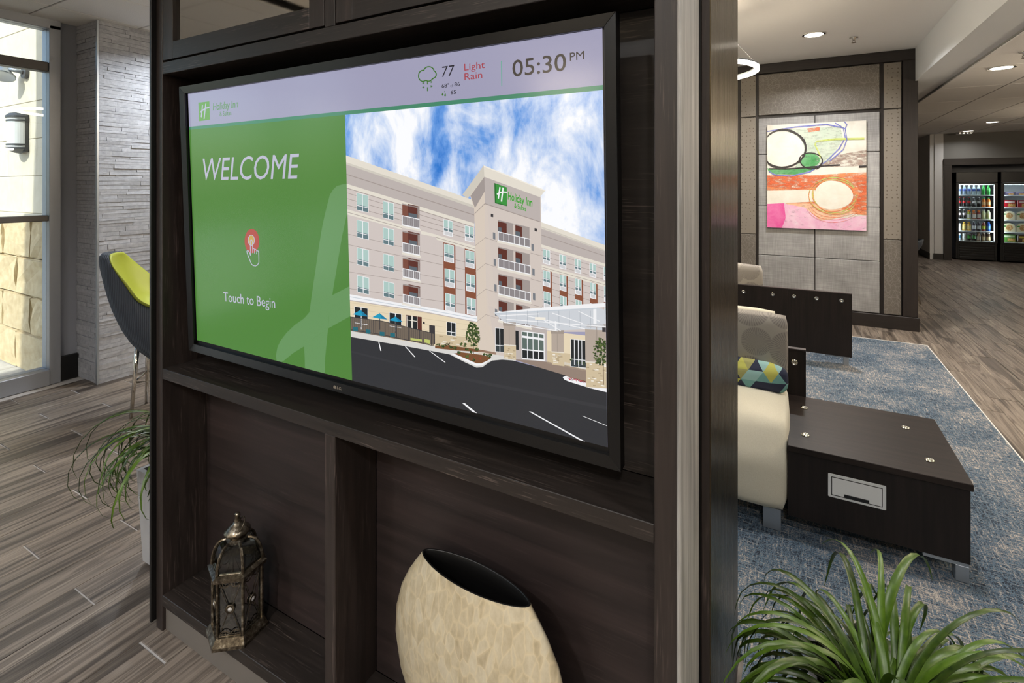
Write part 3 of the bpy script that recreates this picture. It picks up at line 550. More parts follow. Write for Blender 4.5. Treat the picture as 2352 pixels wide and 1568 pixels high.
PHOTO = """
1 cream 118 2070 4474 844 4447 673 118 1828
2 creamd 118 1878 4460 727 4446 663 118 1816
1 taupe 118 1816 4447 673 4416 269 118 1232
2 joint 118 1549 4419 513 4419 492 118 1524
1 wall 118 1232 4416 269 4447 -2073 118 -2092
2 cream 118 1269 4416 301 4415 215 118 1157
3 joint 118 1157 4415 215 4415 199 118 1138
2 joint 124 1018 4414 119 4413 107 123 1003
2 joint 119 856 4412 13 4412 0 119 841
2 joint 118 670 4411 -105 4410 -117 118 655
2 joint 118 -152 4428 -691 4428 -702 118 -165
2 joint 118 -452 4425 -873 4425 -884 118 -465
2 joint 118 -941 4421 -1173 4421 -1184 118 -953
2 joint 118 -1229 4419 -1356 4418 -1367 118 -1241
2 joint 118 -1706 4414 -1711 4414 -1722 118 -1719
5 cream 118 545 2135 167 2133 51 118 395
6 joint 118 470 2134 109 2134 95 118 455
5 cream 2751 55 3244 -23 3243 -90 2749 -36
5 cream 3216 -24 4434 -253 4432 -381 3269 -155
6 joint 3243 -90 4433 -317 4433 -329 3243 -103
7 white 118 -1873 2151 -1918 2785 -1914 4461 -1963 4459 -2093 2783 -2040 2149 -2036 118 -2036
8 bluegrey 118 -1936 2150 -1977 2784 -1971 4460 -2017 4460 -2034 2784 -1988 2150 -1995 118 -1955
8 taupe 118 -2036 2149 -2036 2783 -2040 4459 -2093 4459 -2114 2782 -2063 2148 -2059 118 -2061
4 stone 118 -2017 4460 -2039 4976 -2584 4973 -2817 3107 -2988 118 -3103
5 stoned 118 -2111 4460 -2050 4460 -2058 118 -2121
5 stoned 118 -2275 4458 -2190 4458 -2198 118 -2285
5 stoned 118 -2439 4456 -2330 4456 -2339 118 -2449
5 stoned 118 -2603 4454 -2471 4454 -2479 118 -2613
6 rough 3143 -2573 4132 -2518 4977 -2489 4974 -2775 3136 -2949
7 roughd 3588 -2730 3710 -2725 3710 -2752 3588 -2757
7 cream 4752 -2649 4864 -2645 4863 -2670 4752 -2675
7 roughd 3277 -2603 3402 -2598 3402 -2625 3277 -2630
7 cream 3628 -2645 3749 -2640 3749 -2667 3627 -2672
7 roughd 3998 -2785 4116 -2780 4115 -2806 3997 -2812
7 stoned 3870 -2799 3989 -2794 3988 -2820 3869 -2826
7 cream 4281 -2777 4397 -2772 4396 -2798 4281 -2804
7 stoned 3860 -2575 3980 -2571 3979 -2597 3860 -2602
7 stoned 3444 -2850 3568 -2844 3567 -2871 3444 -2877
7 roughd 3704 -2587 3824 -2583 3824 -2609 3703 -2614
7 roughd 4002 -2754 4120 -2749 4120 -2775 4002 -2780
7 roughd 4415 -2784 4529 -2778 4529 -2804 4415 -2810
7 stoned 4440 -2693 4554 -2688 4554 -2714 4439 -2719
7 stoned 4692 -2556 4804 -2551 4804 -2577 4692 -2581
7 cream 4043 -2630 4160 -2626 4160 -2652 4042 -2657
7 roughd 3939 -2733 4058 -2728 4057 -2754 3939 -2760
7 cream 3912 -2790 4031 -2784 4030 -2810 3911 -2816
7 cream 3789 -2730 3909 -2725 3909 -2752 3789 -2757
7 stoned 3579 -2675 3701 -2670 3701 -2697 3579 -2702
7 cream 4652 -2788 4765 -2782 4764 -2808 4652 -2814
7 roughd 4385 -2727 4499 -2722 4499 -2748 4384 -2753
7 cream 4830 -2755 4941 -2750 4941 -2776 4830 -2781
7 cream 3345 -2774 3469 -2768 3469 -2795 3344 -2801
7 roughd 4613 -2682 4725 -2678 4725 -2703 4612 -2708
7 cream 3383 -2725 3507 -2719 3506 -2746 3382 -2752
7 stoned 4874 -2544 4984 -2540 4984 -2566 4874 -2570
4 white 491 1021 946 951 934 468 478 530
5 blind 508 1009 929 939 917 480 495 543
6 glass 499 692 921 627 917 480 495 543
7 white 706 973 733 974 721 511 694 511
7 white 499 674 921 608 920 591 498 656
4 white 471 266 927 208 915 -283 458 -233
5 blind 487 254 910 195 899 -272 475 -219
6 glass 479 -68 902 -123 899 -272 475 -219
7 white 687 224 714 225 702 -245 675 -247
7 white 478 -87 902 -141 901 -158 478 -104
4 white 450 -517 908 -563 896 -1039 437 -1000
5 blind 467 -528 891 -576 879 -1028 454 -986
6 glass 458 -839 883 -883 879 -1028 454 -986
7 white 667 -553 694 -552 682 -1006 655 -1008
7 white 458 -858 883 -901 882 -918 457 -875
4 white 429 -1297 888 -1332 876 -1810 416 -1783
5 blind 446 -1308 871 -1346 860 -1799 434 -1768
6 glass 438 -1621 864 -1654 860 -1799 434 -1768
7 white 647 -1328 674 -1326 662 -1783 635 -1785
7 white 437 -1639 863 -1672 863 -1689 437 -1657
4 white 1464 804 1859 745 1849 288 1453 341
5 blind 1479 793 1843 733 1834 300 1469 354
6 glass 1472 494 1837 438 1834 300 1469 354
7 white 1650 762 1675 763 1665 327 1640 326
7 white 1472 477 1837 421 1836 405 1472 460
4 white 1447 92 1843 42 1834 -405 1437 -361
5 blind 1463 81 1828 30 1818 -394 1453 -348
6 glass 1456 -211 1821 -258 1818 -394 1453 -348
7 white 1634 54 1659 55 1649 -370 1624 -372
7 white 1455 -228 1821 -275 1821 -292 1455 -245
4 white 1430 -624 1828 -664 1818 -1101 1420 -1067
5 blind 1446 -635 1812 -677 1803 -1090 1436 -1054
6 glass 1439 -920 1806 -958 1803 -1090 1436 -1054
7 white 1618 -657 1643 -655 1633 -1071 1608 -1073
7 white 1439 -936 1805 -974 1805 -991 1438 -953
4 white 1413 -1367 1812 -1397 1802 -1824 1403 -1800
5 blind 1429 -1378 1796 -1410 1787 -1814 1419 -1787
6 glass 1422 -1656 1790 -1684 1787 -1814 1419 -1787
7 white 1601 -1395 1626 -1393 1617 -1799 1591 -1802
7 white 1422 -1672 1789 -1701 1789 -1717 1421 -1689
5 brown 2155 735 2734 648 2723 103 2143 179
6 browne 2343 738 2734 677 2724 133 2332 186
6 taupes 2661 646 2734 648 2723 103 2651 100
6 taupes 2155 746 2734 659 2733 625 2154 712
7 glassg 2362 507 2643 466 2637 149 2355 187
8 railbg 2163 424 2728 343 2723 114 2158 191
9 white 2148 435 2728 354 2727 332 2148 413
9 white 2143 196 2723 120 2723 86 2143 161
9 white 2145 428 2163 429 2158 178 2140 178
9 white 2322 403 2339 404 2334 155 2316 155
9 white 2507 378 2525 378 2520 131 2502 130
9 white 2702 350 2719 351 2715 106 2697 105
9 railw 2203 410 2212 410 2207 171 2198 171
9 railw 2261 402 2270 402 2265 163 2256 163
9 railw 2390 384 2399 384 2394 147 2385 146
9 railw 2448 376 2457 376 2452 139 2443 139
9 railw 2575 358 2584 358 2579 123 2570 122
9 railw 2638 349 2647 349 2642 114 2633 114
7 cream 2112 160 2752 87 2751 36 2111 108
5 brown 2139 16 2720 -56 2710 -592 2128 -531
6 browne 2329 25 2721 -27 2710 -562 2317 -518
6 taupes 2648 -60 2720 -56 2710 -592 2637 -597
6 taupes 2140 28 2720 -45 2720 -79 2139 -7
7 glassg 2347 -202 2630 -236 2623 -548 2341 -517
8 railbg 2148 -289 2714 -356 2710 -581 2143 -518
9 white 2133 -279 2714 -345 2714 -367 2133 -301
9 white 2128 -513 2710 -575 2709 -609 2127 -548
9 white 2130 -286 2148 -285 2143 -531 2125 -532
9 white 2307 -306 2325 -305 2320 -549 2302 -551
9 white 2493 -327 2511 -326 2506 -569 2488 -570
9 white 2689 -349 2706 -348 2701 -590 2684 -591
9 railw 2188 -302 2197 -302 2192 -537 2183 -537
9 railw 2247 -309 2256 -309 2251 -543 2242 -544
9 railw 2375 -324 2384 -323 2380 -557 2371 -557
9 railw 2434 -330 2443 -330 2438 -563 2429 -563
9 railw 2561 -345 2570 -344 2565 -576 2556 -577
9 railw 2624 -352 2633 -351 2628 -583 2620 -583
7 cream 2097 -550 2738 -607 2737 -658 2096 -603
5 brown 2124 -694 2707 -752 2697 -1244 2114 -1197
6 browne 2314 -681 2707 -722 2698 -1214 2304 -1180
6 taupes 2634 -757 2707 -752 2697 -1244 2624 -1251
6 taupes 2125 -682 2707 -741 2706 -775 2124 -717
7 glassg 2333 -888 2616 -916 2611 -1202 2327 -1178
8 railbg 2134 -974 2701 -1027 2697 -1233 2129 -1184
9 white 2119 -965 2701 -1018 2701 -1037 2118 -985
9 white 2114 -1179 2697 -1227 2697 -1261 2113 -1214
9 white 2115 -972 2134 -970 2129 -1196 2111 -1198
9 white 2293 -988 2311 -986 2306 -1211 2288 -1213
9 white 2480 -1004 2497 -1003 2493 -1226 2475 -1228
9 white 2675 -1022 2693 -1020 2689 -1242 2671 -1244
9 railw 2173 -986 2182 -985 2178 -1201 2169 -1202
9 railw 2232 -991 2241 -991 2237 -1206 2228 -1207
9 railw 2362 -1003 2371 -1002 2366 -1217 2357 -1217
9 railw 2420 -1008 2429 -1007 2425 -1221 2416 -1222
9 railw 2548 -1019 2556 -1019 2552 -1232 2543 -1233
9 railw 2611 -1025 2620 -1024 2615 -1237 2607 -1238
7 cream 2083 -1217 2726 -1259 2725 -1310 2082 -1270
5 brown 2109 -1396 2693 -1439 2684 -1911 2099 -1877
6 browne 2300 -1378 2694 -1409 2685 -1881 2290 -1856
6 taupes 2620 -1447 2693 -1439 2684 -1911 2611 -1919
6 taupes 2110 -1384 2693 -1428 2693 -1462 2109 -1419
7 glassg 2319 -1576 2603 -1596 2597 -1871 2313 -1853
8 railbg 2119 -1664 2688 -1703 2684 -1899 2115 -1864
9 white 2104 -1656 2688 -1694 2688 -1713 2104 -1675
9 white 2100 -1860 2684 -1893 2684 -1928 2099 -1895
9 white 2101 -1662 2119 -1660 2114 -1877 2096 -1879
9 white 2279 -1673 2297 -1672 2292 -1887 2274 -1889
9 white 2466 -1686 2484 -1684 2479 -1898 2462 -1900
9 white 2662 -1698 2680 -1696 2676 -1909 2658 -1911
9 railw 2159 -1675 2168 -1674 2163 -1880 2154 -1881
9 railw 2218 -1678 2227 -1677 2223 -1884 2214 -1885
9 railw 2348 -1687 2357 -1686 2352 -1891 2343 -1892
9 railw 2406 -1690 2415 -1690 2411 -1894 2402 -1895
9 railw 2534 -1699 2543 -1698 2539 -1902 2530 -1903
9 railw 2598 -1703 2606 -1702 2602 -1905 2594 -1906
7 cream 2068 -1899 2713 -1925 2712 -1976 2067 -1952
4 white 3491 375 3780 330 3774 -63 3485 -22
5 blind 3505 365 3767 319 3762 51 3500 95
6 glass 3502 181 3764 137 3762 51 3500 95
6 vent 3514 82 3749 37 3747 -48 3512 -4
7 white 3626 341 3647 342 3643 73 3621 72
7 white 3502 170 3764 126 3763 111 3501 155
4 white 4133 247 4395 206 4389 -167 4128 -131
5 blind 4146 236 4382 195 4378 -59 4142 -20
6 glass 4144 62 4379 23 4378 -59 4142 -20
6 vent 4155 -32 4365 -72 4364 -153 4154 -113
7 white 4254 215 4275 216 4271 -39 4251 -40
7 white 4144 52 4379 12 4379 -3 4143 37
3 rust 3468 -211 3837 -261 3811 -1947 3438 -1949
3 rust 4118 -325 4445 -375 4423 -1958 4094 -1956
4 white 3488 -238 3797 -273 3790 -716 3480 -686
5 blind 3501 -248 3784 -284 3779 -588 3496 -555
6 glass 3498 -456 3780 -491 3779 -588 3496 -555
6 vent 3510 -567 3765 -602 3764 -702 3508 -668
7 white 3632 -267 3654 -266 3649 -571 3627 -572
7 white 3498 -469 3780 -503 3780 -518 3497 -484
4 white 3491 -863 3801 -891 3794 -1342 3483 -1319
5 blind 3504 -873 3787 -903 3782 -1212 3499 -1185
6 glass 3501 -1085 3784 -1113 3782 -1212 3499 -1185
6 vent 3513 -1197 3769 -1226 3767 -1328 3511 -1300
7 white 3636 -889 3657 -887 3652 -1198 3631 -1200
7 white 3501 -1098 3784 -1125 3783 -1141 3500 -1113
4 white 3494 -1485 3804 -1506 3797 -1947 3487 -1932
5 blind 3508 -1495 3791 -1518 3786 -1820 3503 -1800
6 glass 3504 -1702 3787 -1723 3786 -1820 3503 -1800
6 vent 3516 -1812 3772 -1835 3771 -1934 3514 -1911
7 white 3639 -1508 3661 -1505 3656 -1809 3634 -1811
7 white 3504 -1714 3787 -1735 3787 -1751 3504 -1730
4 white 4131 -357 4407 -388 4401 -805 4125 -779
5 blind 4144 -367 4394 -399 4390 -684 4140 -655
6 glass 4141 -563 4391 -593 4390 -684 4140 -655
6 vent 4152 -667 4377 -698 4376 -791 4151 -761
7 white 4259 -384 4280 -382 4276 -669 4255 -671
7 white 4141 -574 4391 -604 4391 -619 4141 -590
4 white 4138 -941 4411 -965 4405 -1384 4132 -1364
5 blind 4151 -950 4398 -976 4394 -1263 4147 -1239
6 glass 4148 -1147 4396 -1171 4394 -1263 4147 -1239
6 vent 4159 -1251 4381 -1277 4380 -1370 4158 -1345
7 white 4265 -964 4285 -962 4281 -1250 4261 -1252
7 white 4148 -1158 4396 -1182 4395 -1197 4148 -1173
4 white 4146 -1525 4416 -1543 4410 -1952 4140 -1939
5 blind 4159 -1535 4403 -1555 4399 -1834 4155 -1817
6 glass 4156 -1726 4400 -1745 4399 -1834 4155 -1817
6 vent 4168 -1828 4386 -1849 4385 -1939 4166 -1920
7 white 4271 -1546 4292 -1544 4288 -1824 4267 -1827
7 white 4156 -1738 4400 -1756 4400 -1771 4156 -1753
1 cream 6142 416 7700 -37 7700 -204 6141 258
2 creamd 6141 317 7700 -139 7700 -167 6141 287
1 taupe 6141 277 7700 -167 7700 -469 6138 -120
2 joint 6140 128 7700 -263 7700 -277 6140 113
1 wall 6138 -100 7700 -433 7700 -1879 6121 -2104
2 cream 6138 -90 7700 -433 7700 -489 6137 -160
3 cream 6134 -549 7700 -827 7700 -921 6133 -659
4 joint 6134 -599 7700 -873 7700 -883 6134 -609
2 joint 6203 -236 7700 -545 7700 -554 6203 -245
2 joint 6202 -355 7700 -657 7700 -666 6202 -365
2 joint 6201 -474 7700 -769 7700 -779 6201 -484
2 joint 6199 -733 7700 -1012 7700 -1022 6199 -743
2 joint 6198 -893 7700 -1162 7700 -1172 6197 -902
2 joint 6196 -1042 7700 -1303 7700 -1312 6196 -1052
2 joint 6195 -1192 7700 -1443 7700 -1453 6195 -1202
2 joint 6194 -1342 7700 -1584 7700 -1594 6194 -1352
2 joint 6193 -1492 7700 -1725 7700 -1735 6193 -1502
5 white 6247 -203 6426 -235 6423 -560 6244 -530
6 blind 6258 -212 6415 -245 6413 -465 6256 -434
7 glass 6257 -363 6414 -395 6413 -465 6256 -434
7 vent 6267 -445 6402 -478 6402 -547 6266 -514
8 white 6328 -229 6345 -228 6344 -449 6326 -450
8 white 6256 -372 6414 -403 6414 -417 6256 -385
5 white 6649 -295 6812 -323 6810 -633 6647 -607
6 blind 6660 -304 6801 -333 6800 -543 6658 -514
7 glass 6659 -447 6800 -476 6800 -543 6658 -514
7 vent 6669 -525 6789 -555 6789 -620 6668 -591
8 white 6722 -319 6739 -318 6738 -528 6721 -529
8 white 6659 -455 6800 -484 6800 -498 6659 -469
5 white 7008 -366 7160 -393 7159 -698 7006 -674
6 blind 7018 -375 7150 -403 7149 -609 7017 -583
7 glass 7017 -516 7149 -543 7149 -609 7017 -583
7 vent 7027 -593 7139 -622 7139 -686 7027 -658
8 white 7076 -390 7092 -389 7091 -595 7075 -597
8 white 7017 -525 7149 -551 7149 -565 7017 -538
5 white 7351 -436 7499 -462 7498 -754 7349 -730
6 blind 7361 -445 7489 -472 7488 -668 7360 -643
7 glass 7360 -579 7488 -606 7488 -668 7360 -643
7 vent 7370 -653 7478 -681 7478 -741 7369 -714
8 white 7417 -459 7433 -458 7432 -655 7416 -656
8 white 7360 -587 7488 -613 7488 -627 7360 -601
5 white 7664 -496 7700 -503 7700 -783 7663 -777
6 blind 7674 -505 7700 -511 7700 -699 7673 -693
7 glass 7673 -633 7700 -638 7700 -699 7673 -693
7 vent 7683 -704 7700 -708 7700 -765 7683 -761
8 white 7673 -641 7700 -646 7700 -659 7673 -654
3 rust 6243 -670 6460 -701 6453 -1660 6235 -1687
5 white 6245 -679 6422 -707 6420 -1063 6242 -1038
6 blind 6256 -688 6411 -718 6410 -960 6254 -932
7 glass 6255 -854 6410 -882 6410 -960 6254 -932
7 vent 6265 -943 6399 -973 6398 -1050 6264 -1021
8 white 6325 -704 6343 -702 6341 -945 6323 -947
8 white 6255 -864 6410 -892 6410 -906 6255 -878
5 white 6246 -1157 6422 -1181 6419 -1557 6243 -1536
6 blind 6257 -1166 6411 -1192 6409 -1449 6255 -1424
7 glass 6255 -1341 6410 -1367 6409 -1449 6255 -1424
7 vent 6266 -1435 6398 -1462 6398 -1545 6265 -1519
8 white 6325 -1180 6343 -1178 6341 -1436 6323 -1438
8 white 6255 -1352 6410 -1377 6410 -1391 6255 -1366
3 rust 6646 -734 6845 -765 6840 -1611 6640 -1636
5 white 6648 -744 6809 -768 6807 -1118 6646 -1096
6 blind 6659 -752 6798 -779 6797 -1017 6657 -992
7 glass 6658 -915 6797 -941 6797 -1017 6657 -992
7 vent 6668 -1003 6786 -1030 6786 -1106 6667 -1079
8 white 6720 -767 6737 -765 6736 -1004 6719 -1005
8 white 6658 -925 6797 -950 6797 -964 6658 -939
5 white 6650 -1213 6809 -1235 6807 -1605 6647 -1586
6 blind 6660 -1222 6799 -1245 6797 -1498 6658 -1476
7 glass 6659 -1395 6798 -1417 6797 -1498 6658 -1476
7 vent 6669 -1487 6787 -1511 6786 -1593 6668 -1569
8 white 6721 -1235 6738 -1233 6736 -1486 6720 -1488
8 white 6659 -1405 6798 -1427 6798 -1441 6659 -1419
3 rust 7011 -789 7199 -820 7195 -1567 7006 -1590
5 white 7013 -799 7163 -822 7162 -1166 7011 -1146
6 blind 7023 -807 7153 -832 7152 -1067 7022 -1043
7 glass 7022 -968 7152 -991 7152 -1067 7022 -1043
7 vent 7032 -1054 7142 -1079 7141 -1154 7031 -1129
8 white 7080 -820 7096 -819 7095 -1054 7079 -1056
8 white 7022 -977 7152 -1001 7152 -1014 7022 -990
5 white 7014 -1261 7164 -1281 7162 -1646 7012 -1628
6 blind 7024 -1269 7154 -1292 7153 -1540 7023 -1520
7 glass 7023 -1440 7153 -1461 7153 -1540 7023 -1520
7 vent 7033 -1530 7142 -1553 7142 -1634 7033 -1611
8 white 7081 -1281 7097 -1280 7096 -1529 7080 -1531
8 white 7023 -1450 7153 -1471 7153 -1484 7023 -1463
3 rust 7354 -843 7527 -874 7524 -1525 7351 -1547
5 white 7356 -853 7492 -873 7491 -1213 7354 -1195
6 blind 7366 -861 7482 -884 7481 -1115 7365 -1094
7 glass 7365 -1019 7482 -1041 7481 -1115 7365 -1094
7 vent 7375 -1104 7471 -1127 7471 -1201 7374 -1178
8 white 7416 -873 7432 -872 7431 -1103 7415 -1105
8 white 7365 -1028 7482 -1050 7482 -1063 7365 -1042
5 white 7358 -1308 7493 -1326 7492 -1686 7356 -1670
6 blind 7368 -1317 7483 -1336 7482 -1582 7367 -1563
7 glass 7367 -1484 7483 -1503 7482 -1582 7367 -1563
7 vent 7377 -1573 7473 -1595 7472 -1674 7376 -1653
8 white 7418 -1328 7434 -1326 7433 -1572 7417 -1574
8 white 7367 -1494 7483 -1513 7483 -1526 7367 -1508
3 rust 7663 -898 7700 -906 7700 -1503 7661 -1508
5 white 7665 -908 7700 -913 7700 -1250 7664 -1245
6 blind 7674 -916 7700 -921 7700 -1150 7674 -1145
7 glass 7674 -1072 7700 -1077 7700 -1150 7674 -1145
7 vent 7683 -1155 7700 -1160 7700 -1233 7683 -1229
8 white 7674 -1081 7700 -1086 7700 -1099 7674 -1094
5 white 7667 -1357 7700 -1361 7700 -1718 7666 -1714
6 blind 7677 -1365 7700 -1369 7700 -1613 7676 -1609
7 glass 7676 -1531 7700 -1535 7700 -1613 7676 -1609
7 vent 7686 -1619 7700 -1622 7700 -1701 7685 -1698
8 white 7676 -1541 7700 -1544 7700 -1558 7676 -1554
9 walll 4732 1444 4299 1000 4421 652 4461 -2901 4973 -2817 4987 -1633
9 wallt 4732 1444 6213 972 6210 -2091 4980 -2266 4711 -2091
10 taupe 4732 1444 6202 971 6197 408 4729 795
10 taupes 4731 1423 4324 969 4447 673 4733 1078
11 joint 4729 795 6197 408 6197 389 4729 774
11 joint 4729 795 4432 546 4432 524 4729 774
11 cream 4719 1697 6339 1110 6191 957 4731 1423
12 cream2 4719 1697 6339 1110 6322 1091 4722 1664
11 creamd 4719 1697 4080 987 4246 904 4731 1423
10 joint 4725 -24 5054 -101 5054 -111 4725 -35
10 joint 4725 -24 4434 -231 4434 -242 4725 -35
10 joint 5936 -313 6213 -364 6213 -374 5936 -323
10 joint 4717 -647 5047 -716 5046 -726 4717 -658
10 joint 4717 -647 4425 -862 4425 -873 4717 -658
10 joint 5930 -907 6208 -951 6208 -961 5930 -917
10 joint 4709 -1262 5039 -1323 5039 -1334 4709 -1273
10 joint 4709 -1262 4417 -1485 4417 -1496 4709 -1273
10 joint 5925 -1493 6203 -1531 6203 -1541 5925 -1503
10 joint 4701 -1880 5032 -1933 5032 -1943 4701 -1890
10 joint 4701 -1880 4408 -2110 4408 -2121 4701 -1890
10 joint 5920 -2082 6199 -2113 6199 -2123 5920 -2092
11 browne 5084 408 5321 368 5316 -105 5078 -70
11 taupes 5321 347 5508 316 5503 -133 5316 -105
11 browne 5543 331 5727 300 5722 -165 5538 -138
11 taupes 5727 300 5919 268 5914 -194 5722 -165
12 taupes 5084 408 5919 268 5918 238 5084 377
12 wallt 5497 338 5549 330 5544 -139 5492 -131
12 glassg 5094 240 5178 227 5174 -84 5090 -71
12 glassg 5553 166 5679 146 5676 -159 5550 -140
13 railbg 5093 126 5927 -5 5926 -196 5090 -71
14 white 5081 138 5939 3 5938 -15 5081 120
14 white 5078 -59 5937 -187 5937 -209 5078 -82
14 white 5085 127 5100 125 5098 -72 5083 -70
14 white 5229 105 5243 102 5241 -94 5226 -92
14 white 5370 82 5384 80 5382 -115 5368 -113
14 white 5510 60 5524 58 5522 -136 5508 -134
14 white 5648 39 5662 37 5660 -156 5647 -154
14 white 5785 17 5799 15 5797 -177 5783 -175
14 white 5921 -4 5934 -6 5932 -197 5919 -195
13 cream 5054 -78 5948 -211 5948 -259 5054 -128
11 browne 5076 -226 5315 -259 5309 -734 5071 -705
11 taupes 5314 -280 5502 -307 5497 -758 5309 -734
11 browne 5537 -291 5721 -317 5716 -785 5532 -762
11 taupes 5721 -317 5913 -345 5909 -808 5716 -785
12 taupes 5076 -226 5913 -345 5913 -375 5076 -257
12 wallt 5490 -285 5542 -292 5538 -763 5485 -756
12 glassg 5087 -394 5170 -405 5167 -717 5083 -706
12 glassg 5547 -456 5673 -474 5670 -779 5543 -763
13 railbg 5085 -508 5922 -618 5920 -810 5083 -706
14 white 5073 -496 5933 -610 5933 -628 5073 -515
14 white 5071 -694 5931 -801 5931 -823 5071 -717
14 white 5078 -507 5092 -509 5090 -707 5076 -705
14 white 5221 -526 5236 -528 5234 -725 5219 -723
14 white 5363 -545 5377 -547 5375 -742 5361 -741
14 white 5504 -563 5518 -565 5516 -760 5502 -758
14 white 5642 -582 5656 -583 5654 -777 5640 -775
14 white 5779 -600 5793 -601 5791 -794 5778 -792
14 white 5915 -617 5929 -619 5927 -811 5913 -809
13 cream 5047 -714 5942 -825 5942 -873 5046 -765
11 browne 5069 -861 5308 -889 5302 -1366 5063 -1343
11 taupes 5307 -910 5495 -932 5490 -1385 5302 -1366
11 browne 5530 -916 5715 -937 5710 -1406 5525 -1388
11 taupes 5715 -937 5907 -960 5903 -1425 5710 -1406
12 taupes 5069 -861 5907 -960 5907 -990 5069 -893
12 wallt 5484 -910 5536 -916 5531 -1389 5479 -1384
12 glassg 5079 -1030 5163 -1039 5160 -1352 5075 -1344
12 glassg 5540 -1081 5667 -1095 5664 -1402 5537 -1389
13 railbg 5078 -1145 5916 -1234 5915 -1426 5075 -1344
14 white 5066 -1133 5928 -1225 5927 -1243 5066 -1152
14 white 5063 -1332 5926 -1417 5926 -1440 5063 -1355
14 white 5071 -1144 5085 -1146 5083 -1345 5068 -1343
14 white 5214 -1160 5229 -1161 5226 -1359 5212 -1357
14 white 5357 -1175 5371 -1176 5369 -1373 5354 -1371
14 white 5497 -1190 5511 -1191 5509 -1387 5495 -1385
14 white 5636 -1204 5650 -1206 5648 -1400 5634 -1399
14 white 5774 -1219 5787 -1220 5785 -1414 5772 -1412
14 white 5910 -1233 5923 -1235 5921 -1427 5908 -1426
13 cream 5039 -1353 5937 -1441 5937 -1489 5038 -1403
11 browne 5062 -1479 5301 -1501 5296 -1980 5056 -1962
11 taupes 5301 -1522 5489 -1539 5484 -1994 5296 -1980
11 browne 5524 -1522 5709 -1539 5704 -2010 5519 -1996
11 taupes 5709 -1539 5902 -1557 5898 -2024 5704 -2010
12 taupes 5062 -1479 5902 -1557 5902 -1587 5061 -1511
12 wallt 5477 -1518 5530 -1522 5525 -1997 5472 -1993
12 glassg 5072 -1648 5156 -1655 5152 -1969 5068 -1963
12 glassg 5534 -1688 5661 -1699 5658 -2007 5531 -1997
13 railbg 5071 -1764 5911 -1832 5909 -2025 5068 -1963
14 white 5059 -1752 5922 -1823 5922 -1841 5058 -1771
14 white 5056 -1952 5921 -2016 5920 -2038 5056 -1975
14 white 5063 -1763 5078 -1764 5075 -1964 5061 -1963
14 white 5207 -1775 5222 -1776 5220 -1974 5205 -1973
14 white 5350 -1786 5364 -1787 5362 -1985 5348 -1984
14 white 5491 -1798 5505 -1799 5503 -1995 5489 -1994
14 white 5630 -1809 5644 -1810 5642 -2005 5628 -2004
14 white 5768 -1820 5782 -1821 5780 -2015 5766 -2014
14 white 5904 -1831 5918 -1832 5916 -2025 5902 -2024
13 cream 5032 -1973 5932 -2039 5931 -2088 5031 -2024
12 metal 4941 108 5008 97 5006 -66 4939 -55
12 metal 4946 -519 5013 -529 5011 -692 4944 -682
12 metal 4951 -1126 5017 -1135 5015 -1298 4949 -1291
12 metal 4956 -1715 5023 -1722 5021 -1886 4954 -1880
12 metal 5960 -105 6021 -115 6020 -271 5959 -261
12 metal 5972 -666 6033 -675 6032 -831 5971 -823
12 metal 5978 -1229 6040 -1236 6038 -1393 5977 -1386
12 slate 4892 548 4959 540 4958 467 4891 475
12 slate 6047 253 6108 246 6107 177 6046 184
12 signd 5004 1277 5342 1175 5337 735 5010 801
13 sign 5046 1256 5342 1172 5332 756 5053 822
14 white 5141 1184 5177 1174 5126 906 5090 916
14 white 5224 1174 5265 1164 5208 835 5173 845
14 white 5067 1029 5139 1066 5235 1082 5341 1073 5341 1047 5235 1051 5139 1030 5079 998
6 walk 118 -2917 3137 -2903 4973 -2817 5500 -2730 5498 -2876 4860 -2995 4596 -3202 4392 -3260 3604 -3076 2127 -3085 118 -3166
5 stone 6122 -2063 7700 -2011 7700 -2821 6113 -3115
7 rough 6316 -2506 7282 -2466 7280 -2803 6314 -2797
7 paver 5428 -2846 6271 -2754 7240 -2771 7279 -3053 6764 -2995
7 walk 6734 -2685 7240 -2714 7240 -2771 6734 -2744
9 white 285 -2196 817 -2192 801 -2834 268 -2850
10 glassk 302 -2207 800 -2206 784 -2824 285 -2835
11 glassd 291 -2633 789 -2626 784 -2824 285 -2835
12 white 540 -2208 567 -2205 551 -2827 523 -2831
12 white 290 -2659 789 -2650 788 -2668 290 -2676
9 white 1599 -2209 2039 -2205 2028 -2713 1587 -2726
10 glassk 1614 -2219 2024 -2218 2013 -2704 1603 -2711
11 glassd 1606 -2554 2017 -2548 2013 -2704 1603 -2711
12 white 1808 -2220 1833 -2217 1822 -2706 1797 -2709
12 white 1606 -2573 2016 -2568 2016 -2584 1606 -2590
9 browne 2190 -2206 2722 -2197 2710 -2832 2177 -2842
10 glassk 2220 -2214 2576 -2216 2564 -2807 2208 -2814
11 cream2 2210 -2216 2231 -2225 2218 -2836 2197 -2827
11 cream2 2375 -2195 2395 -2204 2383 -2811 2362 -2803
11 cream2 2404 -2191 2425 -2200 2413 -2807 2392 -2798
11 cream2 2559 -2172 2580 -2180 2568 -2784 2547 -2775
11 cream2 2218 -2326 2574 -2320 2574 -2337 2218 -2343
9 slate 2963 -2371 3147 -2369 3138 -2846 2954 -2840
10 slate 2763 -2306 2821 -2322 2820 -2368 2748 -2366
9 white 3516 -2207 3807 -2205 3801 -2548 3510 -2554
10 glassk 3530 -2216 3793 -2218 3788 -2539 3524 -2541
11 glassd 3526 -2437 3790 -2436 3788 -2539 3524 -2541
12 white 3651 -2218 3673 -2216 3668 -2538 3646 -2542
12 white 3526 -2450 3789 -2449 3789 -2465 3526 -2465
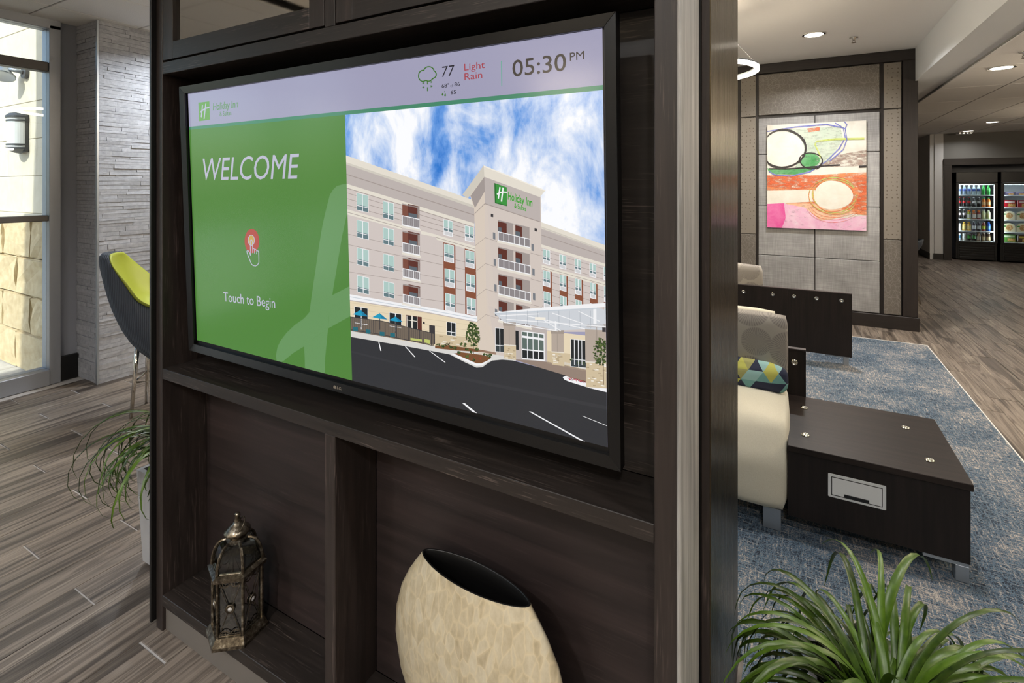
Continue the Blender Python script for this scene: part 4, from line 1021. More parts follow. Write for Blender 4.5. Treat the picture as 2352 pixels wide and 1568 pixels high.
10 wallt 4778 -1658 5203 -1733 5191 -2813 4973 -2817
11 white 4950 -2165 5210 -2149 5204 -2726 4943 -2748
12 glassk 4962 -2174 5198 -2161 5192 -2718 4956 -2735
13 glassd 4958 -2555 5194 -2539 5192 -2718 4956 -2735
14 white 5071 -2169 5091 -2166 5084 -2725 5065 -2728
14 white 4958 -2578 5194 -2562 5194 -2576 4957 -2593
11 taupe 5200 -1984 6321 -1896 6320 -2075 5198 -2204
11 taupe 5496 -1986 6321 -1926 6314 -2757 5499 -2834
12 white 5668 -2137 6254 -2125 6249 -2758 5662 -2796
13 glassp 5686 -2161 5809 -2158 5808 -2244 5685 -2248
13 glassp 5684 -2299 5808 -2297 5806 -2550 5682 -2556
13 glassk 5681 -2587 5805 -2580 5804 -2762 5680 -2773
13 glassp 5830 -2157 5952 -2155 5951 -2241 5829 -2244
13 glassp 5828 -2295 5951 -2293 5949 -2541 5826 -2547
13 glassk 5826 -2578 5948 -2570 5947 -2748 5824 -2759
13 glassp 5972 -2154 6093 -2152 6092 -2237 5972 -2241
13 glassp 5971 -2291 6092 -2289 6090 -2531 5969 -2537
13 glassk 5969 -2568 6090 -2560 6088 -2735 5967 -2745
13 glassp 6113 -2151 6233 -2149 6232 -2233 6112 -2237
13 glassp 6112 -2287 6231 -2286 6230 -2522 6110 -2528
13 glassk 6110 -2558 6229 -2551 6228 -2721 6108 -2731
12 glassk 5506 -2160 5587 -2159 5583 -2603 5501 -2606
9 white 6884 -2151 7263 -2128 7260 -2734 6880 -2767
10 glassk 6894 -2159 7253 -2139 7250 -2726 6891 -2756
11 glassd 6892 -2565 7251 -2538 7250 -2726 6891 -2756
12 white 7067 -2150 7083 -2148 7080 -2739 7064 -2742
12 white 6892 -2588 7251 -2562 7251 -2575 6892 -2602
13 white 6970 -2158 6985 -2155 6981 -2720 6967 -2713
13 white 7063 -2144 7077 -2142 7074 -2704 7060 -2697
13 white 7145 -2131 7159 -2129 7156 -2690 7142 -2683
14 pillar 5188 -2007 5508 -1974 5502 -2512 5182 -2541
15 pillard 5176 -2008 5520 -1962 5519 -2051 5175 -2092
14 rough 5194 -2539 5514 -2511 5510 -2853 5190 -2865
15 cream 5182 -2531 5514 -2500 5514 -2526 5182 -2557
15 pillard 5332 -2071 5348 -2068 5343 -2527 5327 -2519
15 roughd 5298 -2604 5370 -2598 5369 -2623 5298 -2630
15 stoned 5301 -2673 5373 -2667 5372 -2692 5301 -2698
15 stoned 5214 -2739 5286 -2733 5285 -2758 5214 -2765
15 cream2 5290 -2720 5361 -2713 5361 -2738 5289 -2745
15 cream2 5402 -2804 5473 -2797 5472 -2822 5402 -2829
15 stoned 5259 -2581 5331 -2575 5330 -2600 5259 -2606
15 stoned 5221 -2734 5293 -2728 5293 -2753 5221 -2759
15 roughd 5417 -2799 5488 -2792 5488 -2817 5417 -2824
15 stoned 5344 -2599 5414 -2593 5414 -2618 5343 -2624
15 roughd 5426 -2633 5497 -2627 5496 -2652 5426 -2658
15 roughd 5420 -2779 5490 -2773 5490 -2797 5420 -2804
15 roughd 5289 -2794 5360 -2787 5360 -2812 5288 -2819
15 cream2 5350 -2712 5421 -2706 5421 -2731 5350 -2737
15 cream2 5226 -2831 5298 -2824 5297 -2850 5226 -2856
15 cream2 5265 -2736 5337 -2730 5337 -2755 5265 -2761
15 roughd 5259 -2650 5330 -2644 5330 -2669 5258 -2675
15 stoned 5322 -2704 5393 -2698 5393 -2723 5322 -2729
15 roughd 5381 -2809 5452 -2802 5452 -2827 5381 -2834
15 cream2 5208 -2741 5280 -2734 5280 -2759 5208 -2766
15 roughd 5234 -2741 5306 -2735 5305 -2760 5234 -2766
15 roughd 5309 -2741 5381 -2734 5380 -2759 5309 -2766
14 pillar 6429 -2020 6728 -1988 6725 -2480 6425 -2508
15 pillard 6418 -2022 6739 -1976 6738 -2061 6417 -2101
14 rough 6436 -2507 6735 -2478 6733 -2783 6434 -2796
15 cream 6425 -2498 6735 -2468 6735 -2493 6425 -2523
15 pillard 6564 -2080 6579 -2078 6576 -2494 6561 -2486
15 roughd 6577 -2587 6641 -2581 6641 -2605 6577 -2611
15 cream2 6451 -2558 6516 -2552 6516 -2576 6451 -2582
15 cream2 6451 -2629 6515 -2623 6515 -2647 6450 -2653
15 roughd 6544 -2664 6608 -2658 6608 -2682 6544 -2688
15 roughd 6485 -2581 6549 -2575 6549 -2599 6484 -2605
15 roughd 6627 -2575 6691 -2569 6691 -2593 6627 -2599
15 cream2 6468 -2727 6533 -2721 6532 -2745 6468 -2751
15 cream2 6593 -2551 6657 -2545 6657 -2569 6593 -2574
15 stoned 6493 -2721 6558 -2715 6558 -2739 6493 -2745
15 cream2 6516 -2688 6581 -2682 6580 -2706 6516 -2712
15 roughd 6597 -2543 6661 -2538 6660 -2561 6596 -2567
15 stoned 6649 -2665 6713 -2659 6713 -2683 6649 -2689
15 stoned 6540 -2725 6604 -2719 6604 -2742 6540 -2749
15 stoned 6463 -2712 6527 -2706 6527 -2730 6462 -2736
15 stoned 6636 -2616 6700 -2610 6699 -2634 6636 -2640
15 stoned 6616 -2525 6679 -2519 6679 -2543 6616 -2548
15 cream2 6513 -2725 6578 -2719 6577 -2743 6513 -2749
15 cream2 6486 -2602 6550 -2596 6550 -2620 6486 -2626
15 cream2 6464 -2684 6529 -2678 6529 -2701 6464 -2708
15 roughd 6474 -2607 6539 -2601 6539 -2625 6474 -2631
15 roughd 6546 -2673 6610 -2667 6610 -2691 6546 -2697
15 roughd 6536 -2623 6601 -2618 6601 -2641 6536 -2647
14 pillar 7234 -1772 7700 -1718 7700 -2535 7230 -2600
15 pillard 7224 -1774 7700 -1710 7700 -1790 7224 -1851
14 rough 7241 -2598 7700 -2535 7700 -3090 7238 -3148
15 cream 7230 -2590 7700 -2526 7700 -2549 7230 -2614
15 pillard 7481 -1815 7508 -1811 7505 -2562 7478 -2557
15 cream2 7324 -2624 7384 -2619 7384 -2642 7324 -2647
15 cream2 7354 -2982 7414 -2975 7414 -2998 7354 -3005
15 cream2 7598 -3041 7657 -3034 7657 -3057 7598 -3064
15 stoned 7411 -2718 7470 -2712 7470 -2735 7411 -2741
15 stoned 7649 -3035 7700 -3029 7700 -3052 7649 -3058
15 cream2 7629 -2591 7687 -2586 7687 -2608 7629 -2614
15 roughd 7491 -2690 7550 -2684 7550 -2707 7491 -2712
15 cream2 7521 -2594 7580 -2589 7580 -2612 7521 -2617
15 stoned 7307 -2872 7367 -2865 7367 -2888 7306 -2895
15 roughd 7560 -2836 7619 -2829 7619 -2852 7560 -2858
15 stoned 7274 -3079 7334 -3072 7334 -3096 7274 -3102
15 cream2 7411 -2730 7470 -2724 7470 -2747 7411 -2753
15 roughd 7473 -2977 7533 -2970 7533 -2993 7473 -3000
15 stoned 7355 -2676 7414 -2671 7414 -2694 7354 -2699
15 stoned 7330 -3009 7390 -3002 7390 -3025 7330 -3032
15 cream2 7635 -2572 7693 -2566 7693 -2589 7635 -2595
15 roughd 7518 -2783 7577 -2777 7577 -2800 7517 -2806
15 cream2 7366 -2917 7426 -2910 7426 -2933 7366 -2940
15 stoned 7449 -2831 7508 -2825 7508 -2848 7449 -2854
15 stoned 7649 -2940 7700 -2935 7700 -2957 7649 -2963
15 stoned 7309 -2658 7369 -2652 7369 -2675 7309 -2681
15 cream2 7649 -2607 7700 -2602 7700 -2625 7649 -2630
15 stoned 7480 -2671 7540 -2666 7540 -2688 7480 -2694
15 cream2 7415 -2922 7474 -2916 7474 -2939 7415 -2945
15 roughd 7393 -2739 7453 -2733 7453 -2756 7393 -2762
15 stoned 7452 -2662 7511 -2656 7511 -2679 7452 -2685
15 stoned 7585 -2761 7643 -2755 7643 -2778 7585 -2784
15 roughd 7516 -2610 7575 -2604 7575 -2627 7516 -2632
15 roughd 7532 -2966 7591 -2959 7591 -2982 7532 -2989
15 roughd 7549 -2604 7608 -2599 7607 -2621 7549 -2627
15 cream2 7274 -2939 7335 -2932 7334 -2955 7274 -2962
15 roughd 7397 -3074 7457 -3067 7457 -3090 7397 -3097
15 cream2 7467 -2717 7526 -2711 7526 -2734 7467 -2739
15 roughd 7377 -2901 7437 -2895 7436 -2918 7377 -2924
15 stoned 7356 -2680 7416 -2674 7416 -2697 7356 -2703
15 cream2 7686 -2740 7700 -2738 7700 -2761 7686 -2762
15 roughd 7619 -2698 7678 -2692 7678 -2714 7619 -2720
15 cream2 7572 -3034 7631 -3028 7631 -3050 7572 -3057
15 roughd 7559 -3012 7618 -3005 7618 -3028 7559 -3035
15 cream2 7562 -2937 7621 -2930 7621 -2953 7562 -2959
15 cream2 7499 -2986 7558 -2980 7558 -3003 7499 -3009
15 roughd 7252 -2705 7313 -2699 7313 -2722 7252 -2728
15 stoned 7271 -2676 7332 -2670 7332 -2693 7271 -2699
15 canopyl 4924 -1809 7505 -1386 7700 -1409 7700 -1847 7234 -1888 6590 -2007 5785 -1968 5200 -1994
16 white 4924 -1809 6014 -1574 7236 -1341 7700 -1264 7700 -1349 7515 -1385 6773 -1512 5082 -1800
17 bluegrey 4961 -1815 7515 -1385 7515 -1413 5021 -1829
17 canopyd 5263 -1726 5277 -1724 5274 -2016 5260 -2018
17 canopyd 5546 -1691 5560 -1690 5556 -1994 5542 -1995
17 canopyd 5822 -1658 5836 -1656 5833 -1972 5819 -1973
17 canopyd 6092 -1625 6105 -1623 6103 -1950 6089 -1952
17 canopyd 6356 -1592 6369 -1591 6367 -1929 6353 -1931
17 canopyd 6614 -1561 6627 -1559 6625 -1909 6612 -1911
17 canopyd 6867 -1530 6879 -1528 6877 -1889 6865 -1890
17 canopyd 7114 -1500 7126 -1498 7124 -1869 7112 -1871
17 canopyd 7356 -1470 7368 -1469 7366 -1850 7354 -1852
17 white 5200 -1994 6590 -2007 6590 -2027 5200 -2015
17 white 5261 -1913 7700 -1760 7700 -1779 5261 -1934
17 white 5787 -1764 7234 -1868 7234 -1888 5787 -1784
17 white 6453 -1620 7184 -1760 7184 -1779 6453 -1640
17 white 6124 -1751 6664 -1997 6664 -2016 6124 -1771
17 white 7084 -1503 7563 -1662 7563 -1681 7083 -1523
17 white 5082 -1853 6125 -1681 6125 -1701 5081 -1874
17 white 7426 -1405 7495 -1396 7494 -1737 7424 -1747
17 white 6517 -1800 6559 -1804 6558 -2012 6515 -2018
18 cream2 6024 -1774 6289 -1750 6289 -1810 6023 -1835
18 slate 7621 -1796 7700 -1790 7700 -1884 7621 -1890
8 asphalt 118 -4360 118 -3099 2127 -3050 3591 -3033 4057 -3155 4393 -3227 4571 -3185 4723 -3062 4861 -2974 5130 -2907 5416 -2879 6114 -2922 6764 -2985 6689 -3048 6732 -3080 6868 -3103 7329 -3150 7700 -3172 7700 -4360
9 asphalt2 118 -3496 3097 -3559 6221 -3499 7700 -3471 7700 -3547 6220 -3580 3096 -3628 118 -3548
9 white 6689 -3038 6764 -2995 6921 -3024 7379 -3073 7700 -3080 7700 -3173 7329 -3159 6868 -3113 6732 -3089
10 mulch 6795 -2999 7239 -3023 7700 -3033 7700 -3069 7379 -3053 6921 -3024
9 white 3605 -3009 4057 -3122 4393 -3184 4572 -3142 4711 -3031 4861 -2942 4699 -3012 4547 -3103 4394 -3129 4058 -3055 3727 -3000
9 mulch 3137 -2881 3527 -2809 4577 -2764 4974 -2764 4973 -2817 4576 -2818 3796 -2900 3136 -2949
9 mulch 3727 -2989 3955 -2919 4550 -2887 4837 -2903 4699 -3012 4547 -3092 4394 -3118 4058 -3055
11 leaf1 3247 -2877 3241 -2858 3268 -2849 3274 -2868
12 leaf1 3293 -2866 3256 -2860 3273 -2831 3309 -2837
11 leaf2 3237 -2848 3198 -2860 3191 -2833 3229 -2821
12 leaf2 3285 -2842 3261 -2846 3261 -2828 3286 -2824
11 leaf1 3184 -2867 3167 -2838 3211 -2819 3228 -2848
12 leaf3 3277 -2845 3237 -2840 3252 -2808 3292 -2813
11 leaf3 3258 -2840 3268 -2820 3293 -2823 3283 -2843
12 leaf1 3305 -2807 3281 -2823 3266 -2808 3289 -2793
11 leaf3 3219 -2862 3188 -2835 3232 -2806 3263 -2833
11 leaf2 3332 -2861 3341 -2830 3381 -2830 3373 -2861
12 leaf3 3411 -2885 3404 -2867 3429 -2858 3437 -2875
11 leaf2 3352 -2900 3334 -2878 3369 -2859 3387 -2882
12 leaf3 3439 -2870 3406 -2891 3385 -2870 3418 -2849
11 leaf2 3402 -2844 3414 -2819 3446 -2823 3433 -2848
12 leaf3 3383 -2886 3349 -2883 3362 -2855 3396 -2859
11 leaf3 3429 -2846 3394 -2859 3385 -2835 3419 -2822
12 leaf1 3428 -2855 3376 -2875 3360 -2840 3412 -2820
11 leaf2 3458 -2853 3425 -2865 3416 -2842 3449 -2831
11 leaf1 3661 -2856 3625 -2849 3642 -2819 3679 -2826
12 leaf1 3628 -2842 3605 -2855 3592 -2841 3615 -2828
11 leaf2 3620 -2829 3633 -2809 3657 -2814 3645 -2834
12 leaf1 3639 -2814 3620 -2829 3604 -2818 3623 -2803
11 leaf2 3622 -2885 3596 -2887 3599 -2867 3626 -2865
12 leaf3 3665 -2857 3617 -2871 3610 -2836 3658 -2823
11 leaf3 3655 -2856 3682 -2824 3719 -2838 3692 -2870
12 leaf1 3673 -2867 3640 -2883 3626 -2861 3659 -2845
11 leaf1 3629 -2842 3593 -2856 3581 -2832 3617 -2817
11 leaf3 3774 -2886 3767 -2856 3808 -2843 3816 -2873
12 leaf2 3759 -2839 3725 -2833 3740 -2806 3774 -2811
11 leaf1 3761 -2857 3739 -2868 3728 -2853 3750 -2842
12 leaf2 3779 -2819 3747 -2844 3720 -2825 3752 -2800
11 leaf3 3752 -2850 3746 -2812 3799 -2800 3804 -2838
12 leaf3 3727 -2865 3698 -2871 3695 -2850 3724 -2844
11 leaf2 3740 -2882 3711 -2885 3714 -2863 3743 -2860
12 leaf1 3760 -2839 3789 -2803 3831 -2817 3802 -2853
11 leaf3 3730 -2862 3726 -2837 3762 -2828 3766 -2853
11 leaf2 3953 -2706 3973 -2676 4009 -2686 3988 -2716
12 leaf3 3959 -2728 3924 -2724 3937 -2696 3972 -2700
11 leaf3 3969 -2718 3954 -2700 3981 -2684 3996 -2702
12 leaf3 3904 -2740 3893 -2718 3925 -2705 3935 -2727
11 leaf1 3935 -2761 3909 -2745 3936 -2721 3962 -2737
12 leaf2 3978 -2743 3933 -2749 3935 -2716 3979 -2709
11 leaf2 3933 -2701 3961 -2668 3999 -2682 3972 -2715
12 leaf2 3951 -2705 3961 -2681 3990 -2684 3981 -2707
11 leaf2 3960 -2753 3938 -2741 3958 -2722 3980 -2733
11 leaf2 4040 -2774 4046 -2743 4085 -2741 4080 -2771
12 leaf1 4064 -2729 4041 -2742 4029 -2728 4051 -2714
11 leaf1 4048 -2712 4049 -2675 4099 -2667 4098 -2704
12 leaf2 4106 -2725 4080 -2740 4066 -2723 4092 -2708
11 leaf3 4131 -2698 4088 -2723 4064 -2694 4107 -2669
12 leaf1 4018 -2769 4018 -2750 4043 -2747 4042 -2765
11 leaf1 4072 -2713 4076 -2688 4109 -2686 4105 -2711
12 leaf2 4071 -2711 4040 -2713 4043 -2689 4075 -2686
11 leaf3 4044 -2737 4064 -2700 4109 -2707 4089 -2744
11 leaf2 3871 -2969 3843 -2966 3854 -2943 3882 -2947
12 leaf1 3900 -2935 3866 -2955 3847 -2933 3880 -2913
11 leaf3 3898 -2957 3856 -2986 3827 -2959 3869 -2930
12 leaf1 3903 -2968 3861 -2972 3866 -2940 3908 -2936
11 leaf1 3846 -2930 3863 -2900 3899 -2907 3881 -2937
12 leaf1 3900 -2949 3871 -2944 3885 -2919 3914 -2925
11 leaf3 3905 -2978 3868 -2966 3892 -2935 3928 -2946
12 leaf3 3843 -2959 3814 -2933 3856 -2904 3885 -2930
11 leaf2 3918 -2949 3878 -2931 3911 -2896 3951 -2914
11 leaf2 4137 -2803 4109 -2807 4110 -2786 4137 -2782
12 leaf3 4144 -2810 4131 -2791 4159 -2777 4172 -2795
11 leaf3 4095 -2833 4064 -2841 4060 -2819 4091 -2811
12 leaf2 4116 -2854 4086 -2842 4109 -2817 4138 -2829
11 leaf2 4097 -2839 4113 -2814 4142 -2821 4126 -2846
12 leaf1 4092 -2851 4099 -2812 4150 -2809 4143 -2848
11 leaf2 4172 -2833 4136 -2850 4121 -2825 4157 -2808
12 leaf3 4105 -2841 4060 -2836 4076 -2800 4121 -2804
11 leaf2 4137 -2834 4161 -2804 4195 -2817 4171 -2846
11 leaf3 4265 -2877 4269 -2858 4294 -2857 4289 -2877
12 leaf2 4269 -2893 4238 -2890 4249 -2865 4279 -2868
11 leaf3 4242 -2886 4220 -2895 4212 -2880 4234 -2871
12 leaf3 4219 -2844 4231 -2827 4251 -2832 4239 -2850
11 leaf3 4253 -2892 4215 -2895 4220 -2865 4258 -2862
12 leaf3 4271 -2876 4237 -2879 4240 -2853 4275 -2849
11 leaf2 4234 -2903 4242 -2879 4271 -2880 4264 -2903
12 leaf1 4256 -2875 4215 -2863 4240 -2828 4281 -2840
11 leaf2 4212 -2869 4195 -2851 4223 -2833 4240 -2851
11 leaf3 4293 -3084 4273 -3072 4293 -3054 4313 -3065
12 leaf3 4358 -3056 4318 -3080 4296 -3054 4336 -3029
11 leaf1 4340 -3039 4300 -3047 4299 -3016 4340 -3009
12 leaf2 4305 -3057 4309 -3030 4344 -3028 4339 -3055
11 leaf3 4279 -3101 4273 -3070 4316 -3058 4322 -3089
12 leaf2 4322 -3070 4299 -3076 4296 -3059 4319 -3053
11 leaf3 4373 -3017 4338 -3049 4305 -3029 4339 -2997
12 leaf3 4323 -3061 4344 -3035 4373 -3046 4353 -3072
11 leaf1 4333 -3035 4315 -3025 4332 -3008 4350 -3018
11 leaf2 4136 -3036 4119 -3003 4166 -2982 4183 -3014
12 leaf3 4162 -2986 4141 -2982 4151 -2964 4172 -2968
11 leaf3 4129 -3007 4110 -2999 4126 -2982 4144 -2990
12 leaf2 4151 -3012 4105 -3015 4112 -2979 4158 -2976
11 leaf3 4104 -3000 4070 -3010 4065 -2985 4099 -2975
12 leaf2 4104 -2988 4104 -2969 4129 -2964 4130 -2983
11 leaf2 4132 -3021 4143 -2999 4170 -3002 4159 -3024
12 leaf2 4087 -3039 4073 -3007 4119 -2988 4134 -3020
11 leaf2 4152 -2980 4133 -2957 4168 -2936 4188 -2960
11 leaf3 4433 -2795 4448 -2772 4476 -2779 4461 -2802
12 leaf1 4419 -2817 4396 -2793 4433 -2770 4455 -2794
11 leaf2 4445 -2790 4408 -2814 4384 -2789 4422 -2765
12 leaf1 4439 -2790 4424 -2774 4448 -2758 4463 -2774
11 leaf2 4482 -2766 4442 -2787 4424 -2759 4464 -2739
12 leaf1 4414 -2773 4372 -2764 4393 -2729 4434 -2738
11 leaf1 4354 -2796 4380 -2762 4419 -2775 4394 -2809
12 leaf2 4416 -2799 4405 -2770 4445 -2755 4457 -2783
11 leaf1 4392 -2820 4373 -2798 4407 -2778 4426 -2800
11 leaf1 4711 -2869 4693 -2884 4678 -2872 4696 -2858
12 leaf2 4663 -2877 4634 -2873 4645 -2849 4674 -2853
11 leaf2 4677 -2875 4671 -2839 4719 -2826 4726 -2861
12 leaf2 4634 -2874 4595 -2858 4625 -2824 4663 -2840
11 leaf3 4611 -2873 4636 -2840 4673 -2853 4648 -2886
12 leaf3 4677 -2883 4695 -2853 4731 -2861 4713 -2891
11 leaf3 4636 -2882 4612 -2895 4602 -2878 4625 -2866
12 leaf3 4601 -2897 4595 -2862 4642 -2849 4648 -2884
11 leaf2 4631 -2880 4616 -2868 4635 -2853 4650 -2865
11 leaf3 4802 -2925 4757 -2922 4771 -2886 4815 -2888
12 leaf1 4825 -2886 4785 -2913 4759 -2886 4800 -2859
11 leaf3 4730 -2901 4695 -2891 4716 -2861 4751 -2871
12 leaf2 4811 -2870 4792 -2883 4779 -2870 4798 -2857
11 leaf3 4813 -2895 4778 -2907 4769 -2881 4805 -2869
12 leaf2 4732 -2913 4697 -2903 4718 -2872 4754 -2882
11 leaf3 4792 -2896 4774 -2886 4791 -2869 4809 -2879
12 leaf1 4799 -2896 4757 -2904 4757 -2872 4798 -2864
11 leaf3 4804 -2914 4776 -2905 4794 -2880 4822 -2889
11 leaf2 4809 -2863 4788 -2857 4801 -2838 4822 -2845
12 leaf2 4800 -2834 4770 -2850 4756 -2829 4786 -2813
11 leaf1 4782 -2871 4751 -2886 4739 -2865 4769 -2850
12 leaf3 4791 -2856 4778 -2840 4801 -2826 4814 -2841
11 leaf2 4825 -2839 4806 -2827 4825 -2809 4844 -2821
12 leaf3 4832 -2873 4800 -2856 4829 -2826 4861 -2843
11 leaf2 4843 -2839 4804 -2857 4789 -2830 4828 -2812
12 leaf1 4859 -2849 4813 -2861 4808 -2826 4854 -2814
11 leaf1 4777 -2866 4747 -2845 4781 -2816 4811 -2837
11 leaf2 6885 -2618 6868 -2612 6878 -2596 6895 -2602
12 leaf1 6861 -2619 6869 -2599 6890 -2602 6882 -2622
11 leaf3 6927 -2592 6915 -2581 6931 -2568 6943 -2579
12 leaf3 6889 -2627 6871 -2630 6870 -2615 6888 -2612
11 leaf2 6894 -2619 6876 -2633 6864 -2620 6882 -2606
12 leaf1 6904 -2603 6901 -2589 6918 -2583 6922 -2597
11 leaf2 6870 -2631 6877 -2596 6917 -2595 6910 -2630
12 leaf3 6931 -2572 6908 -2587 6895 -2570 6918 -2555
11 leaf2 6923 -2596 6912 -2580 6933 -2567 6944 -2583
11 leaf3 7098 -2660 7063 -2661 7069 -2630 7104 -2629
12 leaf3 7048 -2692 7060 -2658 7097 -2661 7086 -2695
11 leaf3 7071 -2680 7034 -2681 7041 -2649 7077 -2648
12 leaf1 7071 -2642 7053 -2645 7053 -2629 7071 -2627
11 leaf1 7062 -2661 7026 -2664 7030 -2632 7065 -2629
12 leaf1 7082 -2672 7061 -2682 7054 -2666 7074 -2655
11 leaf3 7081 -2627 7061 -2630 7061 -2612 7082 -2609
12 leaf3 7083 -2661 7074 -2630 7113 -2615 7122 -2646
11 leaf3 7070 -2642 7086 -2620 7109 -2630 7092 -2652
11 leaf2 7166 -2685 7168 -2656 7201 -2652 7199 -2680
12 leaf1 7175 -2646 7172 -2613 7211 -2603 7214 -2636
11 leaf1 7210 -2641 7181 -2645 7182 -2621 7211 -2616
12 leaf3 7123 -2650 7143 -2617 7177 -2629 7157 -2662
11 leaf1 7218 -2625 7201 -2640 7187 -2629 7203 -2614
12 leaf2 7209 -2669 7191 -2669 7195 -2653 7213 -2653
11 leaf1 7147 -2665 7125 -2646 7152 -2622 7174 -2641
12 leaf3 7126 -2663 7138 -2641 7162 -2647 7150 -2669
11 leaf1 7134 -2654 7131 -2630 7159 -2623 7162 -2646
12 leaf2 4270 -3014 4273 -2997 4295 -2995 4292 -3012
13 red 4244 -3027 4251 -3008 4275 -3010 4268 -3028
12 leaf2 4286 -3011 4264 -3012 4268 -2995 4290 -2994
13 leaf2 4240 -3025 4226 -3026 4228 -3015 4242 -3014
12 red 4358 -3014 4339 -3028 4326 -3015 4345 -3002
13 red 4394 -2989 4373 -2996 4368 -2982 4388 -2974
12 leaf2 4353 -3004 4348 -2994 4363 -2987 4368 -2997
13 leaf2 4362 -3005 4334 -3021 4319 -3002 4348 -2986
12 red 4527 -2996 4505 -2994 4512 -2976 4534 -2978
13 red 4491 -2978 4496 -2963 4514 -2964 4509 -2979
12 red 4516 -2969 4512 -2957 4528 -2951 4532 -2963
13 red 4501 -2999 4501 -2984 4520 -2981 4520 -2996
11 plum 3596 -2771 3571 -2766 3583 -2745 3608 -2750
12 plum 3602 -2771 3568 -2779 3564 -2754 3599 -2746
11 leaf3 3447 -2827 3460 -2802 3491 -2806 3478 -2831
12 plum 3612 -2806 3587 -2812 3585 -2794 3610 -2788
11 leaf3 3542 -2775 3505 -2783 3503 -2756 3540 -2748
12 plum 3584 -2775 3564 -2770 3575 -2753 3595 -2758
11 plum 3480 -2787 3488 -2767 3514 -2769 3505 -2789
12 leaf3 3423 -2811 3437 -2791 3461 -2797 3447 -2816
11 leaf3 3616 -2748 3596 -2763 3580 -2751 3600 -2736
12 leaf3 3524 -2824 3490 -2829 3491 -2803 3525 -2799
11 leaf3 3489 -2804 3464 -2810 3462 -2792 3487 -2786
12 leaf3 3530 -2801 3548 -2763 3595 -2768 3577 -2806
15 trunk 4313 -2524 4332 -2521 4326 -2923 4307 -2927
16 leaf2 4274 -2239 4271 -2214 4305 -2207 4308 -2232
17 leaf3 4259 -2243 4204 -2235 4224 -2191 4279 -2198
16 leaf2 4270 -2483 4230 -2477 4245 -2444 4286 -2450
17 leaf2 4276 -2645 4247 -2650 4246 -2629 4275 -2624
16 leaf1 4420 -2544 4422 -2506 4472 -2500 4470 -2538
17 leaf2 4363 -2409 4319 -2382 4364 -2342 4407 -2369
16 leaf2 4316 -2549 4267 -2551 4276 -2512 4325 -2511
17 leaf1 4422 -2631 4381 -2638 4381 -2606 4422 -2600
16 leaf1 4482 -2392 4475 -2372 4503 -2362 4510 -2382
17 leaf1 4324 -2330 4281 -2341 4275 -2309 4319 -2298
16 leaf2 4435 -2210 4385 -2227 4372 -2191 4422 -2174
17 leaf3 4119 -2561 4099 -2542 4129 -2522 4149 -2541
16 leaf3 4173 -2601 4204 -2555 4257 -2570 4227 -2615
17 leaf1 4478 -2494 4431 -2477 4463 -2436 4510 -2453
16 leaf1 4257 -2613 4217 -2635 4196 -2609 4235 -2586
17 leaf2 4240 -2731 4238 -2684 4300 -2673 4302 -2719
16 leaf3 4271 -2617 4249 -2636 4229 -2622 4251 -2603
17 leaf2 4378 -2613 4369 -2570 4427 -2554 4436 -2597
16 leaf2 4424 -2600 4371 -2592 4393 -2549 4445 -2557
17 leaf1 4411 -2257 4370 -2267 4364 -2237 4405 -2227
16 leaf2 4272 -2534 4239 -2557 4215 -2537 4247 -2513
17 leaf1 4317 -2578 4272 -2566 4297 -2527 4342 -2540
16 leaf1 4210 -2294 4150 -2295 4160 -2248 4221 -2247
17 leaf2 4276 -2277 4263 -2242 4311 -2225 4325 -2260
16 leaf1 4450 -2355 4451 -2310 4509 -2302 4509 -2347
17 leaf2 4200 -2310 4171 -2324 4157 -2304 4186 -2290
16 leaf1 4106 -2400 4132 -2361 4180 -2373 4154 -2413
17 leaf2 4155 -2501 4093 -2498 4109 -2448 4172 -2451
16 leaf2 4285 -2502 4254 -2482 4286 -2453 4317 -2473
17 leaf1 4420 -2484 4365 -2464 4403 -2417 4457 -2437
16 leaf3 4129 -2590 4104 -2581 4122 -2559 4147 -2569
17 leaf2 4389 -2570 4334 -2596 4311 -2558 4366 -2532
16 leaf1 4516 -2363 4456 -2386 4438 -2343 4498 -2320
17 leaf3 4115 -2451 4119 -2426 4151 -2425 4146 -2449
16 leaf1 4526 -2486 4493 -2496 4486 -2472 4519 -2462
17 leaf1 4277 -2266 4240 -2236 4287 -2201 4323 -2231
16 leaf1 4312 -2524 4251 -2522 4265 -2474 4326 -2475
17 leaf1 4170 -2386 4165 -2350 4213 -2339 4218 -2375
16 leaf2 4143 -2371 4166 -2332 4213 -2343 4189 -2381
17 leaf3 4294 -2693 4330 -2645 4385 -2663 4350 -2711
16 leaf3 4183 -2319 4145 -2338 4127 -2311 4166 -2292
17 leaf3 4422 -2296 4373 -2283 4401 -2241 4450 -2255
16 leaf2 4355 -2493 4323 -2488 4336 -2461 4369 -2466
17 leaf3 4387 -2560 4380 -2540 4408 -2531 4414 -2551
16 leaf3 4367 -2401 4324 -2421 4306 -2390 4350 -2370
17 leaf2 4356 -2238 4339 -2219 4367 -2202 4384 -2221
16 leaf3 4390 -2436 4397 -2396 4449 -2393 4442 -2434
17 leaf2 4297 -2543 4257 -2527 4287 -2492 4327 -2509
16 leaf1 4465 -2287 4436 -2267 4468 -2240 4497 -2261
17 leaf1 4467 -2287 4409 -2275 4435 -2228 4493 -2239
16 leaf1 4242 -2556 4213 -2576 4192 -2558 4221 -2537
17 leaf1 4454 -2403 4434 -2380 4468 -2360 4488 -2382
16 leaf3 4242 -2471 4199 -2466 4213 -2431 4257 -2435
17 leaf3 4107 -2431 4126 -2403 4159 -2413 4140 -2440
16 leaf1 4220 -2277 4179 -2283 4178 -2253 4219 -2247
17 leaf1 4192 -2590 4215 -2554 4258 -2565 4234 -2601
16 leaf1 4243 -2342 4272 -2306 4314 -2321 4286 -2357
